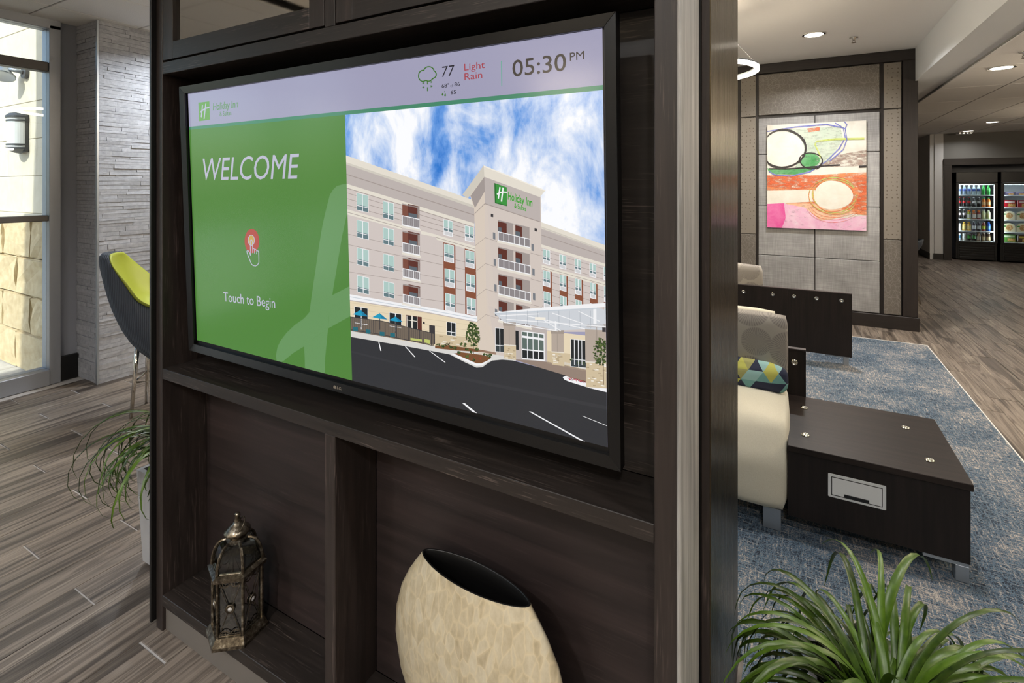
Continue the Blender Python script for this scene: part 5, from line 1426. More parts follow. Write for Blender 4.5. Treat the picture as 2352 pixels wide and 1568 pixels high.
17 leaf2 4345 -2252 4336 -2205 4399 -2189 4409 -2236
16 leaf3 4376 -2204 4339 -2226 4317 -2201 4354 -2179
17 leaf2 4477 -2398 4452 -2380 4479 -2357 4505 -2374
16 leaf1 4109 -2501 4113 -2458 4168 -2453 4165 -2495
17 leaf1 4420 -2634 4363 -2628 4383 -2582 4440 -2588
16 leaf2 4407 -2381 4358 -2361 4394 -2318 4444 -2338
17 leaf1 4465 -2611 4433 -2601 4452 -2574 4484 -2584
16 leaf2 4376 -2453 4381 -2420 4424 -2417 4419 -2450
17 leaf3 4336 -2549 4339 -2519 4379 -2515 4376 -2545
16 leaf3 4479 -2563 4443 -2547 4472 -2514 4508 -2531
17 leaf3 4425 -2430 4373 -2444 4366 -2406 4418 -2392
16 leaf3 4187 -2569 4155 -2532 4210 -2500 4242 -2536
17 leaf2 4475 -2440 4485 -2414 4517 -2416 4507 -2442
16 leaf2 4173 -2349 4181 -2306 4236 -2305 4228 -2347
17 leaf3 4411 -2228 4355 -2239 4351 -2198 4407 -2186
16 leaf2 4309 -2613 4327 -2568 4382 -2573 4364 -2618
17 leaf1 4305 -2391 4276 -2379 4298 -2354 4326 -2366
16 leaf1 4383 -2694 4390 -2669 4421 -2670 4414 -2695
17 leaf1 4454 -2529 4425 -2520 4443 -2495 4472 -2504
16 leaf2 4323 -2448 4338 -2418 4374 -2424 4359 -2454
17 leaf1 4271 -2312 4299 -2274 4344 -2288 4316 -2327
16 leaf2 4476 -2499 4441 -2502 4444 -2475 4479 -2472
17 leaf3 4247 -2214 4241 -2192 4272 -2182 4278 -2205
16 leaf3 4245 -2329 4252 -2286 4307 -2283 4300 -2326
17 leaf1 4478 -2467 4450 -2462 4461 -2439 4490 -2443
16 leaf1 4320 -2378 4261 -2375 4276 -2328 4335 -2331
17 leaf1 4305 -2286 4277 -2254 4326 -2226 4353 -2258
16 leaf3 4267 -2561 4279 -2527 4321 -2529 4310 -2563
17 leaf2 4156 -2517 4184 -2480 4226 -2494 4198 -2531
16 leaf3 4246 -2431 4211 -2450 4193 -2426 4228 -2408
17 leaf3 4367 -2674 4310 -2684 4309 -2640 4367 -2631
16 leaf2 4102 -2494 4103 -2450 4161 -2441 4160 -2485
17 leaf3 4337 -2527 4332 -2502 4365 -2493 4371 -2517
16 leaf3 4190 -2420 4207 -2377 4262 -2382 4244 -2425
17 leaf1 4089 -2533 4099 -2493 4150 -2492 4140 -2532
16 leaf3 4199 -2615 4146 -2615 4158 -2573 4211 -2573
17 leaf1 4195 -2568 4184 -2542 4221 -2527 4233 -2553
16 leaf3 4424 -2472 4395 -2483 4387 -2461 4416 -2451
17 leaf3 4312 -2466 4259 -2476 4256 -2436 4310 -2426
16 leaf2 4371 -2698 4340 -2680 4370 -2651 4401 -2669
17 leaf3 4249 -2458 4241 -2430 4281 -2417 4289 -2446
16 leaf2 4448 -2307 4416 -2310 4418 -2286 4450 -2283
17 leaf2 4412 -2362 4411 -2314 4474 -2303 4476 -2351
16 leaf2 4519 -2533 4464 -2544 4460 -2503 4516 -2491
17 leaf1 4499 -2567 4467 -2573 4466 -2548 4498 -2543
16 leaf3 4480 -2451 4431 -2480 4404 -2447 4452 -2419
17 leaf3 4359 -2225 4334 -2184 4393 -2157 4417 -2198
16 leaf1 4501 -2379 4471 -2378 4478 -2354 4509 -2355
17 leaf3 4374 -2412 4376 -2367 4435 -2360 4433 -2405
16 leaf3 4381 -2693 4347 -2700 4347 -2674 4380 -2668
17 leaf2 4379 -2423 4350 -2417 4364 -2394 4392 -2400
16 leaf3 4396 -2538 4371 -2559 4349 -2543 4374 -2522
17 leaf1 4211 -2390 4191 -2366 4226 -2345 4247 -2369
16 leaf3 4473 -2585 4437 -2597 4428 -2571 4464 -2558
17 leaf3 4346 -2446 4309 -2445 4319 -2415 4356 -2417
16 leaf2 4440 -2280 4435 -2240 4489 -2228 4494 -2268
17 leaf2 4428 -2537 4396 -2529 4414 -2501 4446 -2510
16 leaf2 4241 -2386 4193 -2416 4162 -2384 4211 -2353
17 leaf2 4289 -2354 4262 -2315 4319 -2286 4346 -2325
16 leaf1 4338 -2179 4304 -2188 4298 -2163 4332 -2153
17 leaf1 4450 -2325 4410 -2336 4403 -2307 4443 -2296
16 leaf1 4319 -2522 4347 -2488 4386 -2503 4358 -2537
17 leaf2 4187 -2637 4147 -2639 4151 -2608 4192 -2605
16 leaf2 4375 -2207 4396 -2177 4431 -2187 4411 -2217
17 leaf1 4179 -2249 4163 -2218 4208 -2200 4223 -2231
16 leaf2 4389 -2341 4334 -2341 4346 -2297 4400 -2298
17 leaf3 4287 -2174 4285 -2132 4340 -2123 4343 -2164
16 leaf2 4230 -2217 4184 -2206 4207 -2168 4253 -2178
17 leaf1 4360 -2410 4300 -2439 4274 -2397 4335 -2369
16 leaf1 4416 -2362 4367 -2369 4367 -2332 4416 -2325
17 leaf3 4398 -2209 4370 -2230 4347 -2212 4375 -2191
16 leaf2 4221 -2261 4179 -2230 4228 -2191 4270 -2222
17 leaf1 4343 -2437 4297 -2413 4338 -2373 4383 -2396
16 leaf1 4281 -2391 4287 -2348 4342 -2345 4336 -2387
17 leaf1 4432 -2250 4389 -2271 4369 -2242 4411 -2220
16 leaf3 4304 -2215 4255 -2252 4215 -2221 4264 -2184
17 leaf1 4250 -2361 4253 -2325 4301 -2321 4297 -2357
16 leaf2 4268 -2352 4281 -2328 4310 -2333 4297 -2357
17 leaf3 4271 -2248 4207 -2252 4214 -2202 4278 -2199
16 leaf1 4172 -2357 4208 -2311 4261 -2330 4226 -2376
17 leaf3 4339 -2411 4327 -2374 4379 -2357 4391 -2394
16 leaf1 4366 -2353 4338 -2337 4364 -2312 4392 -2327
17 leaf3 4330 -2158 4289 -2173 4276 -2144 4317 -2129
16 leaf3 4443 -2287 4396 -2302 4385 -2267 4432 -2252
17 leaf1 4247 -2183 4207 -2148 4260 -2111 4300 -2145
16 leaf1 4278 -2404 4246 -2425 4224 -2404 4256 -2383
17 leaf3 4226 -2329 4209 -2303 4246 -2285 4263 -2311
16 leaf2 4393 -2173 4370 -2158 4394 -2137 4417 -2152
17 leaf2 4388 -2204 4376 -2182 4407 -2168 4419 -2190
16 leaf1 4245 -2246 4269 -2218 4301 -2231 4277 -2259
17 leaf1 4317 -2214 4347 -2167 4403 -2182 4372 -2228
16 leaf3 4433 -2281 4409 -2298 4392 -2282 4415 -2265
17 leaf2 4249 -2399 4201 -2405 4203 -2369 4251 -2363
16 leaf3 4196 -2290 4204 -2267 4232 -2269 4224 -2292
17 leaf3 4221 -2237 4243 -2199 4289 -2208 4268 -2246
16 leaf2 4284 -2310 4265 -2278 4312 -2257 4330 -2289
17 leaf1 4387 -2339 4334 -2330 4356 -2286 4409 -2295
16 leaf3 4217 -2251 4186 -2253 4188 -2230 4219 -2227
17 leaf3 4349 -2191 4329 -2167 4365 -2147 4385 -2171
16 leaf3 4388 -2179 4351 -2167 4374 -2135 4411 -2147
17 leaf1 4184 -2287 4198 -2253 4240 -2257 4226 -2291
16 leaf3 4325 -2253 4266 -2251 4280 -2205 4338 -2207
17 leaf2 4332 -2443 4282 -2448 4286 -2409 4337 -2405
16 trunk 7628 -2550 7643 -2548 7641 -3022 7626 -3025
17 leaf2 7557 -2259 7526 -2264 7526 -2237 7557 -2232
18 leaf3 7556 -2347 7579 -2303 7625 -2316 7602 -2360
17 leaf2 7580 -2339 7540 -2346 7539 -2311 7579 -2304
18 leaf1 7700 -2318 7693 -2336 7657 -2331 7670 -2297 7700 -2302
17 leaf2 7662 -2424 7625 -2410 7648 -2373 7686 -2387
18 leaf1 7470 -2458 7452 -2440 7477 -2420 7495 -2439
17 leaf1 7676 -2212 7641 -2217 7641 -2186 7677 -2181
18 leaf2 7589 -2464 7562 -2492 7535 -2473 7562 -2445
17 leaf1 7700 -2406 7698 -2417 7667 -2417 7673 -2389 7700 -2389
18 leaf3 7495 -2328 7508 -2293 7546 -2297 7534 -2333
17 leaf1 7543 -2127 7553 -2087 7598 -2090 7587 -2130
18 leaf2 7700 -2194 7686 -2197 7683 -2161 7700 -2157
17 leaf3 7700 -2160 7678 -2166 7673 -2125 7700 -2118
18 leaf2 7521 -2507 7532 -2471 7571 -2474 7560 -2510
17 leaf3 7585 -2154 7598 -2125 7628 -2131 7616 -2160
18 leaf3 7519 -2131 7479 -2138 7478 -2103 7518 -2096
17 leaf2 7538 -2346 7540 -2321 7568 -2319 7565 -2343
18 leaf2 7700 -2273 7675 -2266 7699 -2222 7700 -2223
17 leaf3 7554 -2498 7531 -2472 7566 -2446 7589 -2472
18 leaf1 7639 -2469 7608 -2475 7607 -2448 7639 -2442
17 leaf2 7580 -2085 7538 -2089 7541 -2052 7583 -2049
18 leaf2 7528 -2343 7492 -2352 7488 -2322 7524 -2312
17 leaf1 7661 -2411 7636 -2415 7635 -2393 7661 -2389
18 leaf2 7576 -2423 7544 -2426 7546 -2398 7578 -2395
17 leaf1 7645 -2201 7649 -2156 7699 -2152 7695 -2196
18 leaf3 7499 -2180 7476 -2170 7491 -2147 7514 -2157
17 leaf2 7700 -2434 7688 -2428 7700 -2412
18 leaf2 7558 -2120 7527 -2107 7547 -2077 7578 -2090
17 leaf3 7485 -2251 7516 -2211 7557 -2231 7526 -2271
18 leaf3 7643 -2435 7643 -2399 7683 -2392 7684 -2428
17 leaf3 7507 -2242 7456 -2247 7459 -2202 7510 -2197
18 leaf2 7475 -2192 7454 -2169 7485 -2146 7506 -2169
17 leaf1 7700 -2142 7687 -2138 7699 -2117 7700 -2117
18 leaf1 7530 -2581 7509 -2550 7549 -2524 7570 -2556
17 leaf3 7611 -2514 7617 -2485 7650 -2484 7644 -2513
18 leaf3 7700 -2401 7696 -2372 7700 -2371
17 leaf3 7465 -2611 7445 -2580 7485 -2556 7505 -2586
18 leaf2 7660 -2446 7619 -2478 7590 -2447 7631 -2415
17 leaf2 7436 -2441 7452 -2408 7487 -2416 7471 -2449
18 leaf2 7564 -2241 7559 -2216 7589 -2207 7593 -2232
17 leaf1 7700 -2529 7680 -2535 7675 -2497 7700 -2490
18 leaf3 7528 -2499 7497 -2503 7499 -2476 7530 -2472
17 leaf2 7589 -2275 7556 -2249 7592 -2215 7624 -2241
18 leaf1 7592 -2225 7559 -2256 7530 -2232 7563 -2201
17 leaf1 7560 -2088 7530 -2069 7556 -2039 7586 -2057
18 leaf1 7513 -2547 7481 -2521 7518 -2487 7550 -2513
17 leaf2 7459 -2126 7464 -2096 7498 -2095 7493 -2125
18 leaf3 7601 -2379 7566 -2403 7546 -2375 7582 -2352
17 leaf1 7565 -2057 7574 -2024 7611 -2026 7602 -2060
18 leaf2 7550 -2165 7511 -2179 7502 -2147 7541 -2132
17 leaf2 7530 -2342 7541 -2304 7583 -2307 7572 -2345
18 leaf2 7592 -2204 7574 -2170 7616 -2148 7634 -2181
18 leaf1 7546 -2542 7545 -2496 7598 -2487 7599 -2533
17 leaf1 7456 -2440 7428 -2425 7450 -2397 7478 -2412
18 leaf1 7626 -2576 7602 -2561 7624 -2537 7647 -2552
17 leaf2 7598 -2439 7610 -2398 7655 -2401 7643 -2442
18 leaf2 7639 -2293 7596 -2307 7587 -2271 7630 -2257
17 leaf3 7700 -2213 7700 -2233 7657 -2249 7647 -2209 7694 -2192
18 leaf1 7529 -2222 7522 -2190 7560 -2178 7567 -2210
17 leaf1 7541 -2580 7490 -2600 7477 -2558 7528 -2538
18 leaf1 7622 -2076 7607 -2052 7637 -2034 7653 -2058
17 leaf3 7464 -2400 7429 -2390 7447 -2357 7482 -2367
18 leaf2 7574 -2050 7537 -2060 7532 -2028 7569 -2018
17 leaf2 7620 -2389 7593 -2406 7579 -2386 7605 -2369
18 leaf3 7480 -2161 7497 -2130 7530 -2141 7512 -2171
17 leaf2 7544 -2433 7537 -2389 7588 -2374 7595 -2417
18 leaf2 7636 -2304 7606 -2289 7628 -2259 7658 -2274
17 leaf1 7700 -2092 7658 -2112 7641 -2076 7686 -2054 7700 -2085
18 leaf2 7548 -2218 7571 -2172 7620 -2183 7598 -2230
17 leaf2 7696 -2531 7667 -2551 7650 -2529 7678 -2509
18 leaf2 7607 -2255 7584 -2247 7598 -2225 7621 -2233
17 leaf2 7666 -2150 7629 -2151 7634 -2118 7671 -2117
18 leaf2 7569 -2254 7537 -2228 7573 -2195 7605 -2221
17 leaf1 7545 -2390 7552 -2365 7579 -2366 7573 -2391
18 leaf2 7537 -2596 7536 -2574 7562 -2568 7563 -2590
17 leaf2 7488 -2554 7494 -2527 7524 -2528 7517 -2555
18 leaf1 7570 -2157 7543 -2171 7532 -2148 7560 -2135
17 leaf1 7522 -2445 7485 -2453 7483 -2422 7519 -2414
18 leaf2 7445 -2522 7443 -2481 7490 -2471 7493 -2512
17 leaf2 7434 -2367 7410 -2386 7393 -2368 7417 -2350
18 leaf1 7493 -2134 7469 -2125 7482 -2102 7507 -2110
17 leaf2 7631 -2202 7607 -2181 7635 -2156 7659 -2176
18 leaf2 7503 -2166 7470 -2178 7463 -2151 7496 -2139
17 leaf3 7465 -2299 7432 -2292 7447 -2261 7480 -2269
18 leaf3 7489 -2549 7460 -2552 7462 -2526 7491 -2523
17 leaf2 7680 -2300 7652 -2322 7631 -2301 7659 -2278
18 leaf1 7625 -2509 7636 -2475 7674 -2478 7663 -2512
17 leaf1 7446 -2486 7414 -2488 7418 -2458 7451 -2457
18 leaf3 7570 -2164 7532 -2145 7561 -2107 7599 -2127
17 leaf2 7544 -2196 7567 -2162 7602 -2176 7579 -2210
18 leaf3 7655 -2441 7625 -2440 7633 -2412 7663 -2414
17 leaf3 7614 -2177 7619 -2140 7660 -2138 7655 -2175
18 leaf3 7523 -2310 7506 -2293 7529 -2275 7545 -2292
17 leaf1 7673 -2127 7626 -2130 7630 -2088 7678 -2085
18 leaf3 7684 -2364 7654 -2382 7639 -2359 7669 -2341
17 leaf2 7411 -2247 7416 -2216 7451 -2215 7446 -2246
18 leaf3 7647 -2493 7615 -2509 7603 -2483 7636 -2467
17 leaf1 7660 -2601 7626 -2616 7615 -2588 7649 -2573
18 leaf1 7566 -2120 7548 -2091 7584 -2069 7603 -2098
17 leaf3 7595 -2378 7573 -2373 7583 -2352 7605 -2357
18 leaf2 7496 -2337 7483 -2318 7508 -2302 7521 -2322
17 leaf3 7630 -2140 7643 -2098 7688 -2103 7675 -2144
18 leaf1 7561 -2246 7545 -2227 7570 -2209 7586 -2228
17 leaf3 7700 -2139 7676 -2136 7683 -2112 7700 -2113
18 leaf3 7504 -2577 7519 -2545 7552 -2552 7538 -2584
17 leaf2 7554 -2307 7526 -2321 7515 -2299 7543 -2285
18 leaf2 7483 -2124 7503 -2091 7538 -2104 7517 -2137
17 leaf2 7653 -2547 7632 -2566 7614 -2550 7636 -2531
18 leaf2 7526 -2486 7506 -2463 7537 -2441 7556 -2464
17 leaf2 7592 -2325 7546 -2340 7539 -2301 7584 -2287
18 leaf3 7560 -2592 7524 -2563 7566 -2525 7601 -2554
17 leaf2 7677 -2552 7626 -2568 7617 -2525 7669 -2509
18 leaf2 7529 -2203 7503 -2179 7535 -2151 7562 -2175
17 leaf1 7580 -2278 7578 -2249 7612 -2241 7614 -2270
18 leaf2 7497 -2588 7472 -2589 7476 -2566 7502 -2566
17 leaf2 7700 -2445 7695 -2440 7700 -2436
18 leaf3 7603 -2608 7610 -2572 7650 -2570 7644 -2606
17 leaf1 7641 -2606 7615 -2619 7604 -2599 7630 -2585
18 leaf3 7582 -2603 7544 -2620 7532 -2589 7570 -2572
17 leaf3 7514 -2132 7522 -2094 7564 -2094 7557 -2132
18 leaf3 7603 -2387 7568 -2382 7580 -2350 7615 -2355
17 leaf3 7666 -2299 7624 -2282 7652 -2242 7693 -2259
18 leaf1 7552 -2521 7515 -2502 7545 -2465 7581 -2484
17 leaf1 7565 -2344 7548 -2331 7566 -2313 7583 -2325
18 leaf3 7518 -2282 7493 -2272 7509 -2248 7534 -2258
17 leaf2 7429 -2326 7417 -2289 7461 -2271 7473 -2308
18 leaf1 7516 -2130 7534 -2103 7562 -2115 7544 -2142
17 leaf3 7686 -2312 7666 -2327 7653 -2311 7673 -2297
18 leaf2 7594 -2154 7568 -2148 7579 -2123 7605 -2129
12 pink 6848 -3030 6828 -3044 6816 -3029 6836 -3016
13 pink 6797 -3037 6797 -3021 6817 -3018 6816 -3034
12 leaf3 6847 -3059 6834 -3054 6843 -3042 6855 -3047
13 pink 6847 -3059 6825 -3048 6843 -3025 6865 -3036
12 plum 6841 -3026 6847 -3014 6860 -3016 6854 -3028
13 leaf3 6841 -3050 6823 -3041 6838 -3023 6856 -3032
12 red 6856 -3071 6843 -3051 6870 -3035 6883 -3055
13 pink 6884 -3038 6866 -3029 6881 -3011 6899 -3020
12 pink 6925 -3021 6899 -3037 6886 -3017 6912 -3001
13 leaf3 6911 -3030 6892 -3046 6877 -3034 6895 -3017
12 plum 6906 -3027 6906 -3015 6920 -3012 6920 -3024
13 plum 6926 -3068 6898 -3070 6901 -3046 6929 -3044
12 red 6931 -3036 6926 -3025 6940 -3018 6945 -3029
13 plum 6950 -3052 6934 -3058 6930 -3046 6946 -3040
12 plum 6955 -3045 6934 -3063 6918 -3048 6939 -3030
13 pink 6932 -3056 6940 -3031 6968 -3032 6960 -3057
12 plum 6969 -3051 6962 -3036 6981 -3027 6988 -3042
13 leaf3 6963 -3047 6975 -3030 6992 -3037 6980 -3054
12 red 7000 -3053 6984 -3059 6980 -3047 6996 -3041
13 pink 7022 -3026 7010 -3036 7000 -3028 7012 -3018
12 leaf3 7027 -3044 7009 -3029 7031 -3010 7048 -3025
13 pink 6998 -3046 6982 -3030 7004 -3012 7020 -3028
12 red 7022 -3069 7016 -3060 7028 -3053 7034 -3062
13 red 7032 -3064 7009 -3068 7009 -3049 7031 -3044
12 leaf3 7075 -3046 7061 -3058 7050 -3048 7064 -3036
13 pink 7072 -3035 7047 -3046 7039 -3025 7065 -3014
12 leaf3 7074 -3046 7072 -3032 7090 -3027 7092 -3041
13 pink 7088 -3056 7069 -3054 7075 -3038 7093 -3039
12 pink 7088 -3060 7083 -3046 7101 -3039 7106 -3053
13 pink 7113 -3046 7090 -3063 7075 -3046 7098 -3029
12 plum 7129 -3065 7108 -3065 7112 -3046 7133 -3046
13 leaf3 7114 -3071 7093 -3073 7096 -3054 7117 -3053
12 leaf3 7121 -3065 7131 -3041 7156 -3045 7146 -3069
13 red 7098 -3050 7110 -3031 7131 -3037 7118 -3057
12 pink 7126 -3054 7129 -3034 7151 -3033 7148 -3052
13 red 7154 -3040 7147 -3032 7159 -3024 7165 -3032
12 pink 7144 -3040 7153 -3026 7168 -3031 7159 -3045
13 plum 7158 -3054 7146 -3039 7167 -3024 7179 -3040
12 pink 7180 -3057 7185 -3037 7206 -3037 7202 -3056
13 plum 7174 -3065 7169 -3054 7182 -3047 7187 -3058
12 pink 7189 -3077 7180 -3060 7201 -3048 7210 -3065
13 plum 7215 -3047 7190 -3055 7187 -3034 7212 -3026
12 red 7237 -3070 7231 -3060 7244 -3052 7251 -3062
13 pink 7229 -3059 7224 -3037 7252 -3027 7257 -3050
12 pink 7233 -3052 7224 -3035 7246 -3023 7255 -3040
13 leaf3 7224 -3059 7221 -3047 7236 -3041 7238 -3054
12 pink 7254 -3055 7239 -3053 7245 -3039 7260 -3041
13 pink 7243 -3057 7248 -3033 7275 -3032 7269 -3056
12 pink 7266 -3076 7263 -3064 7278 -3059 7280 -3072
13 pink 7293 -3052 7280 -3034 7304 -3018 7317 -3037
12 plum 7330 -3057 7307 -3064 7304 -3044 7327 -3038
13 red 7321 -3058 7293 -3071 7285 -3049 7312 -3036
12 plum 7312 -3061 7319 -3040 7342 -3041 7336 -3062
13 plum 7311 -3077 7306 -3067 7318 -3061 7323 -3070
12 pink 7319 -3082 7318 -3057 7347 -3050 7349 -3074
13 plum 7364 -3045 7348 -3049 7347 -3035 7363 -3031
12 plum 7359 -3052 7342 -3064 7332 -3051 7349 -3039
13 red 7364 -3077 7358 -3054 7386 -3043 7392 -3066
12 pink 7356 -3050 7365 -3038 7377 -3043 7368 -3055
13 red 7387 -3041 7377 -3050 7368 -3043 7379 -3034
12 pink 7403 -3067 7383 -3062 7393 -3042 7414 -3047
13 pink 7401 -3087 7381 -3075 7400 -3053 7420 -3066
12 pink 7417 -3058 7423 -3038 7445 -3039 7439 -3059
13 plum 7383 -3078 7399 -3054 7423 -3063 7407 -3088
12 red 7435 -3076 7431 -3063 7448 -3056 7452 -3070
13 leaf3 7440 -3064 7434 -3054 7447 -3046 7454 -3056
12 plum 7464 -3077 7454 -3066 7469 -3054 7479 -3065
13 leaf3 7429 -3060 7433 -3048 7446 -3049 7441 -3062
12 plum 7463 -3060 7449 -3052 7461 -3038 7475 -3046
13 red 7470 -3074 7445 -3081 7442 -3059 7468 -3052
12 red 7473 -3061 7467 -3043 7490 -3033 7496 -3051
13 plum 7523 -3059 7505 -3066 7501 -3051 7519 -3044
12 leaf3 7493 -3055 7501 -3030 7528 -3032 7520 -3057
13 leaf3 7514 -3071 7510 -3061 7523 -3054 7528 -3065
12 pink 7554 -3063 7531 -3079 7518 -3062 7541 -3046
13 pink 7557 -3063 7539 -3065 7541 -3049 7559 -3047
12 leaf3 7553 -3061 7539 -3048 7557 -3032 7571 -3045
13 leaf3 7536 -3082 7546 -3068 7560 -3073 7550 -3088
12 red 7554 -3089 7545 -3070 7570 -3057 7579 -3076
13 plum 7568 -3057 7558 -3066 7550 -3058 7560 -3050
12 red 7590 -3084 7585 -3069 7604 -3061 7608 -3077
13 pink 7563 -3077 7555 -3060 7576 -3050 7584 -3066
12 pink 7611 -3072 7601 -3053 7626 -3040 7635 -3059
13 red 7618 -3065 7597 -3074 7591 -3057 7612 -3048
12 pink 7603 -3088 7591 -3071 7612 -3056 7624 -3073
13 pink 7641 -3049 7620 -3065 7607 -3050 7628 -3034
12 pink 7662 -3047 7650 -3058 7640 -3050 7652 -3039
13 pink 7644 -3076 7620 -3090 7609 -3071 7634 -3057
12 plum 7673 -3080 7660 -3064 7681 -3048 7694 -3064
13 red 7669 -3064 7652 -3050 7672 -3031 7689 -3045
12 plum 7700 -3084 7679 -3090 7677 -3068 7700 -3062
13 red 7690 -3061 7675 -3071 7667 -3059 7682 -3049
13 pink 7700 -3079 7693 -3082 7689 -3060 7700 -3056
12 plum 7700 -3082 7691 -3083 7693 -3059 7700 -3058
13 plum 7700 -3065 7695 -3063 7700 -3056
10 white 1172 -3077 1204 -3072 1281 -3315 1239 -3322
10 white 2127 -3061 2164 -3056 2481 -3285 2437 -3293
10 white 2936 -3049 2970 -3044 3464 -3256 3423 -3264
10 white 4262 -4360 3949 -4202 4028 -4185 4389 -4360
10 white 7068 -4360 5823 -4001 5880 -3989 7197 -4360
10 white 7700 -3903 7133 -3811 7160 -3805 7700 -3891
12 fenceb 118 -2534 1315 -2486 3115 -2577 3109 -2874 2236 -2892 118 -2928
13 slate 118 -2515 1315 -2474 3115 -2566 3115 -2583 1315 -2492 118 -2534
13 slate 118 -2883 1306 -2850 3109 -2885 3109 -2902 1306 -2869 118 -2902
13 slate 118 -2515 140 -2512 130 -2891 118 -2893
13 slate 189 -2513 198 -2512 187 -2890 179 -2892
13 slate 265 -2510 274 -2509 263 -2887 255 -2888
13 slate 341 -2508 349 -2507 339 -2883 330 -2885
13 slate 416 -2505 424 -2504 414 -2880 406 -2881
13 slate 491 -2503 499 -2502 489 -2876 481 -2878
13 slate 565 -2500 592 -2497 582 -2870 555 -2874
13 slate 639 -2498 647 -2497 638 -2870 629 -2871
13 slate 713 -2495 721 -2494 712 -2866 703 -2867
13 slate 786 -2493 794 -2492 785 -2863 777 -2864
13 slate 859 -2491 867 -2489 858 -2859 850 -2861
13 slate 932 -2488 940 -2487 931 -2856 922 -2857
13 slate 1004 -2486 1030 -2482 1021 -2850 995 -2854
13 slate 1076 -2483 1084 -2482 1075 -2849 1067 -2851
13 slate 1147 -2481 1155 -2480 1147 -2846 1138 -2847
13 slate 1219 -2478 1227 -2477 1218 -2843 1210 -2844
13 slate 1289 -2476 1297 -2475 1289 -2840 1281 -2841
13 slate 1360 -2476 1368 -2475 1359 -2839 1351 -2840
13 slate 1430 -2480 1455 -2476 1447 -2839 1421 -2842
13 slate 1499 -2483 1507 -2482 1499 -2844 1491 -2845
13 slate 1569 -2486 1577 -2485 1568 -2846 1560 -2848
13 slate 1638 -2490 1646 -2489 1637 -2849 1630 -2850
13 slate 1706 -2493 1714 -2492 1706 -2852 1698 -2853
13 slate 1775 -2497 1782 -2496 1775 -2854 1767 -2855
13 slate 1843 -2500 1867 -2497 1860 -2854 1835 -2858
13 slate 1910 -2504 1918 -2503 1910 -2859 1903 -2860
13 slate 1978 -2507 1985 -2506 1978 -2862 1970 -2863
13 slate 2045 -2510 2052 -2509 2045 -2864 2037 -2865
13 slate 2111 -2514 2119 -2513 2112 -2867 2104 -2868
13 slate 2178 -2517 2185 -2516 2178 -2869 2170 -2870
13 slate 2244 -2520 2268 -2517 2261 -2869 2237 -2873
13 slate 2310 -2524 2317 -2522 2310 -2874 2303 -2875
13 slate 2375 -2527 2383 -2526 2376 -2877 2368 -2878
13 slate 2440 -2530 2448 -2529 2441 -2879 2433 -2880
13 slate 2505 -2533 2513 -2532 2506 -2882 2498 -2883
13 slate 2570 -2537 2577 -2535 2570 -2884 2563 -2885
13 slate 2634 -2540 2657 -2536 2651 -2884 2627 -2887
13 slate 2698 -2543 2705 -2542 2699 -2889 2691 -2890
13 slate 2762 -2546 2769 -2545 2762 -2891 2755 -2892
13 slate 2825 -2549 2832 -2548 2826 -2894 2818 -2895
13 slate 2888 -2552 2895 -2551 2889 -2896 2882 -2897
13 slate 2951 -2556 2958 -2555 2952 -2898 2945 -2899
13 slate 3013 -2559 3036 -2555 3030 -2898 3007 -2902
13 slate 3076 -2562 3083 -2561 3076 -2903 3069 -2904
14 teal 218 -2794 407 -2780 404 -2893 214 -2908
14 teal 710 -2800 893 -2787 890 -2898 707 -2912
14 teal 1235 -2788 1412 -2775 1409 -2884 1233 -2897
14 teal 1617 -2769 1789 -2757 1787 -2864 1615 -2878
14 lime 2328 -2796 2711 -2786 2710 -2843 2327 -2855
14 lime 2798 -2761 2970 -2758 2968 -2861 2796 -2853
15 slate 517 -2274 544 -2271 532 -2745 504 -2748
17 aqua 530 -2273 819 -2422 522 -2439 219 -2436
18 aquad 530 -2273 819 -2422 606 -2431
15 slate 1243 -2277 1268 -2274 1257 -2736 1232 -2740
17 aqua 1256 -2276 1531 -2415 1256 -2431 976 -2421
18 aquad 1256 -2276 1531 -2415 1336 -2423
15 slate 1810 -2296 1835 -2293 1825 -2746 1800 -2749
17 aqua 1823 -2294 2080 -2409 1835 -2427 1586 -2426
18 aquad 1823 -2294 2080 -2409 1912 -2419
"""
MARK = """
1 mark 118 1259 -43 1253 -292 1202 -456 1088 -587 935 -744 551 -915 96 -1093 -520 -1265 -1197 -1485 -2073 -1619 -2606 -834 -2990 -745 -2498 -601 -1978 -358 -1074 -140 -276 82 389 118 465
1 mark -1619 -2606 -1869 -2825 -2311 -3087 -2713 -3390 -3018 -3685 -3176 -3920 -3274 -4217 -3236 -4351 -3182 -4360 -3015 -4360 -2924 -4326 -2424 -3980 -1898 -3686 -1333 -3298 -821 -2989
1 mark -1898 -3686 -1891 -3987 -1892 -4360 -1018 -4360 -972 -3835 -821 -2989 -1332 -3272
1 mark -821 -2989 72 -2524 118 -2500 118 -1641 96 -1653 -601 -1978 -745 -2498
"""
LOGO = """
1 logo -7069 4122 -6403 4115 -6408 3488 -7062 3475
2 pale -6849 4014 -6784 4017 -6884 3593 -6949 3612
2 pale -6652 4045 -6585 4070 -6716 3537 -6782 3533
2 pale -7007 3783 -6871 3850 -6658 3910 -6399 3936 -6401 3891 -6635 3863 -6847 3802 -6969 3750
"""
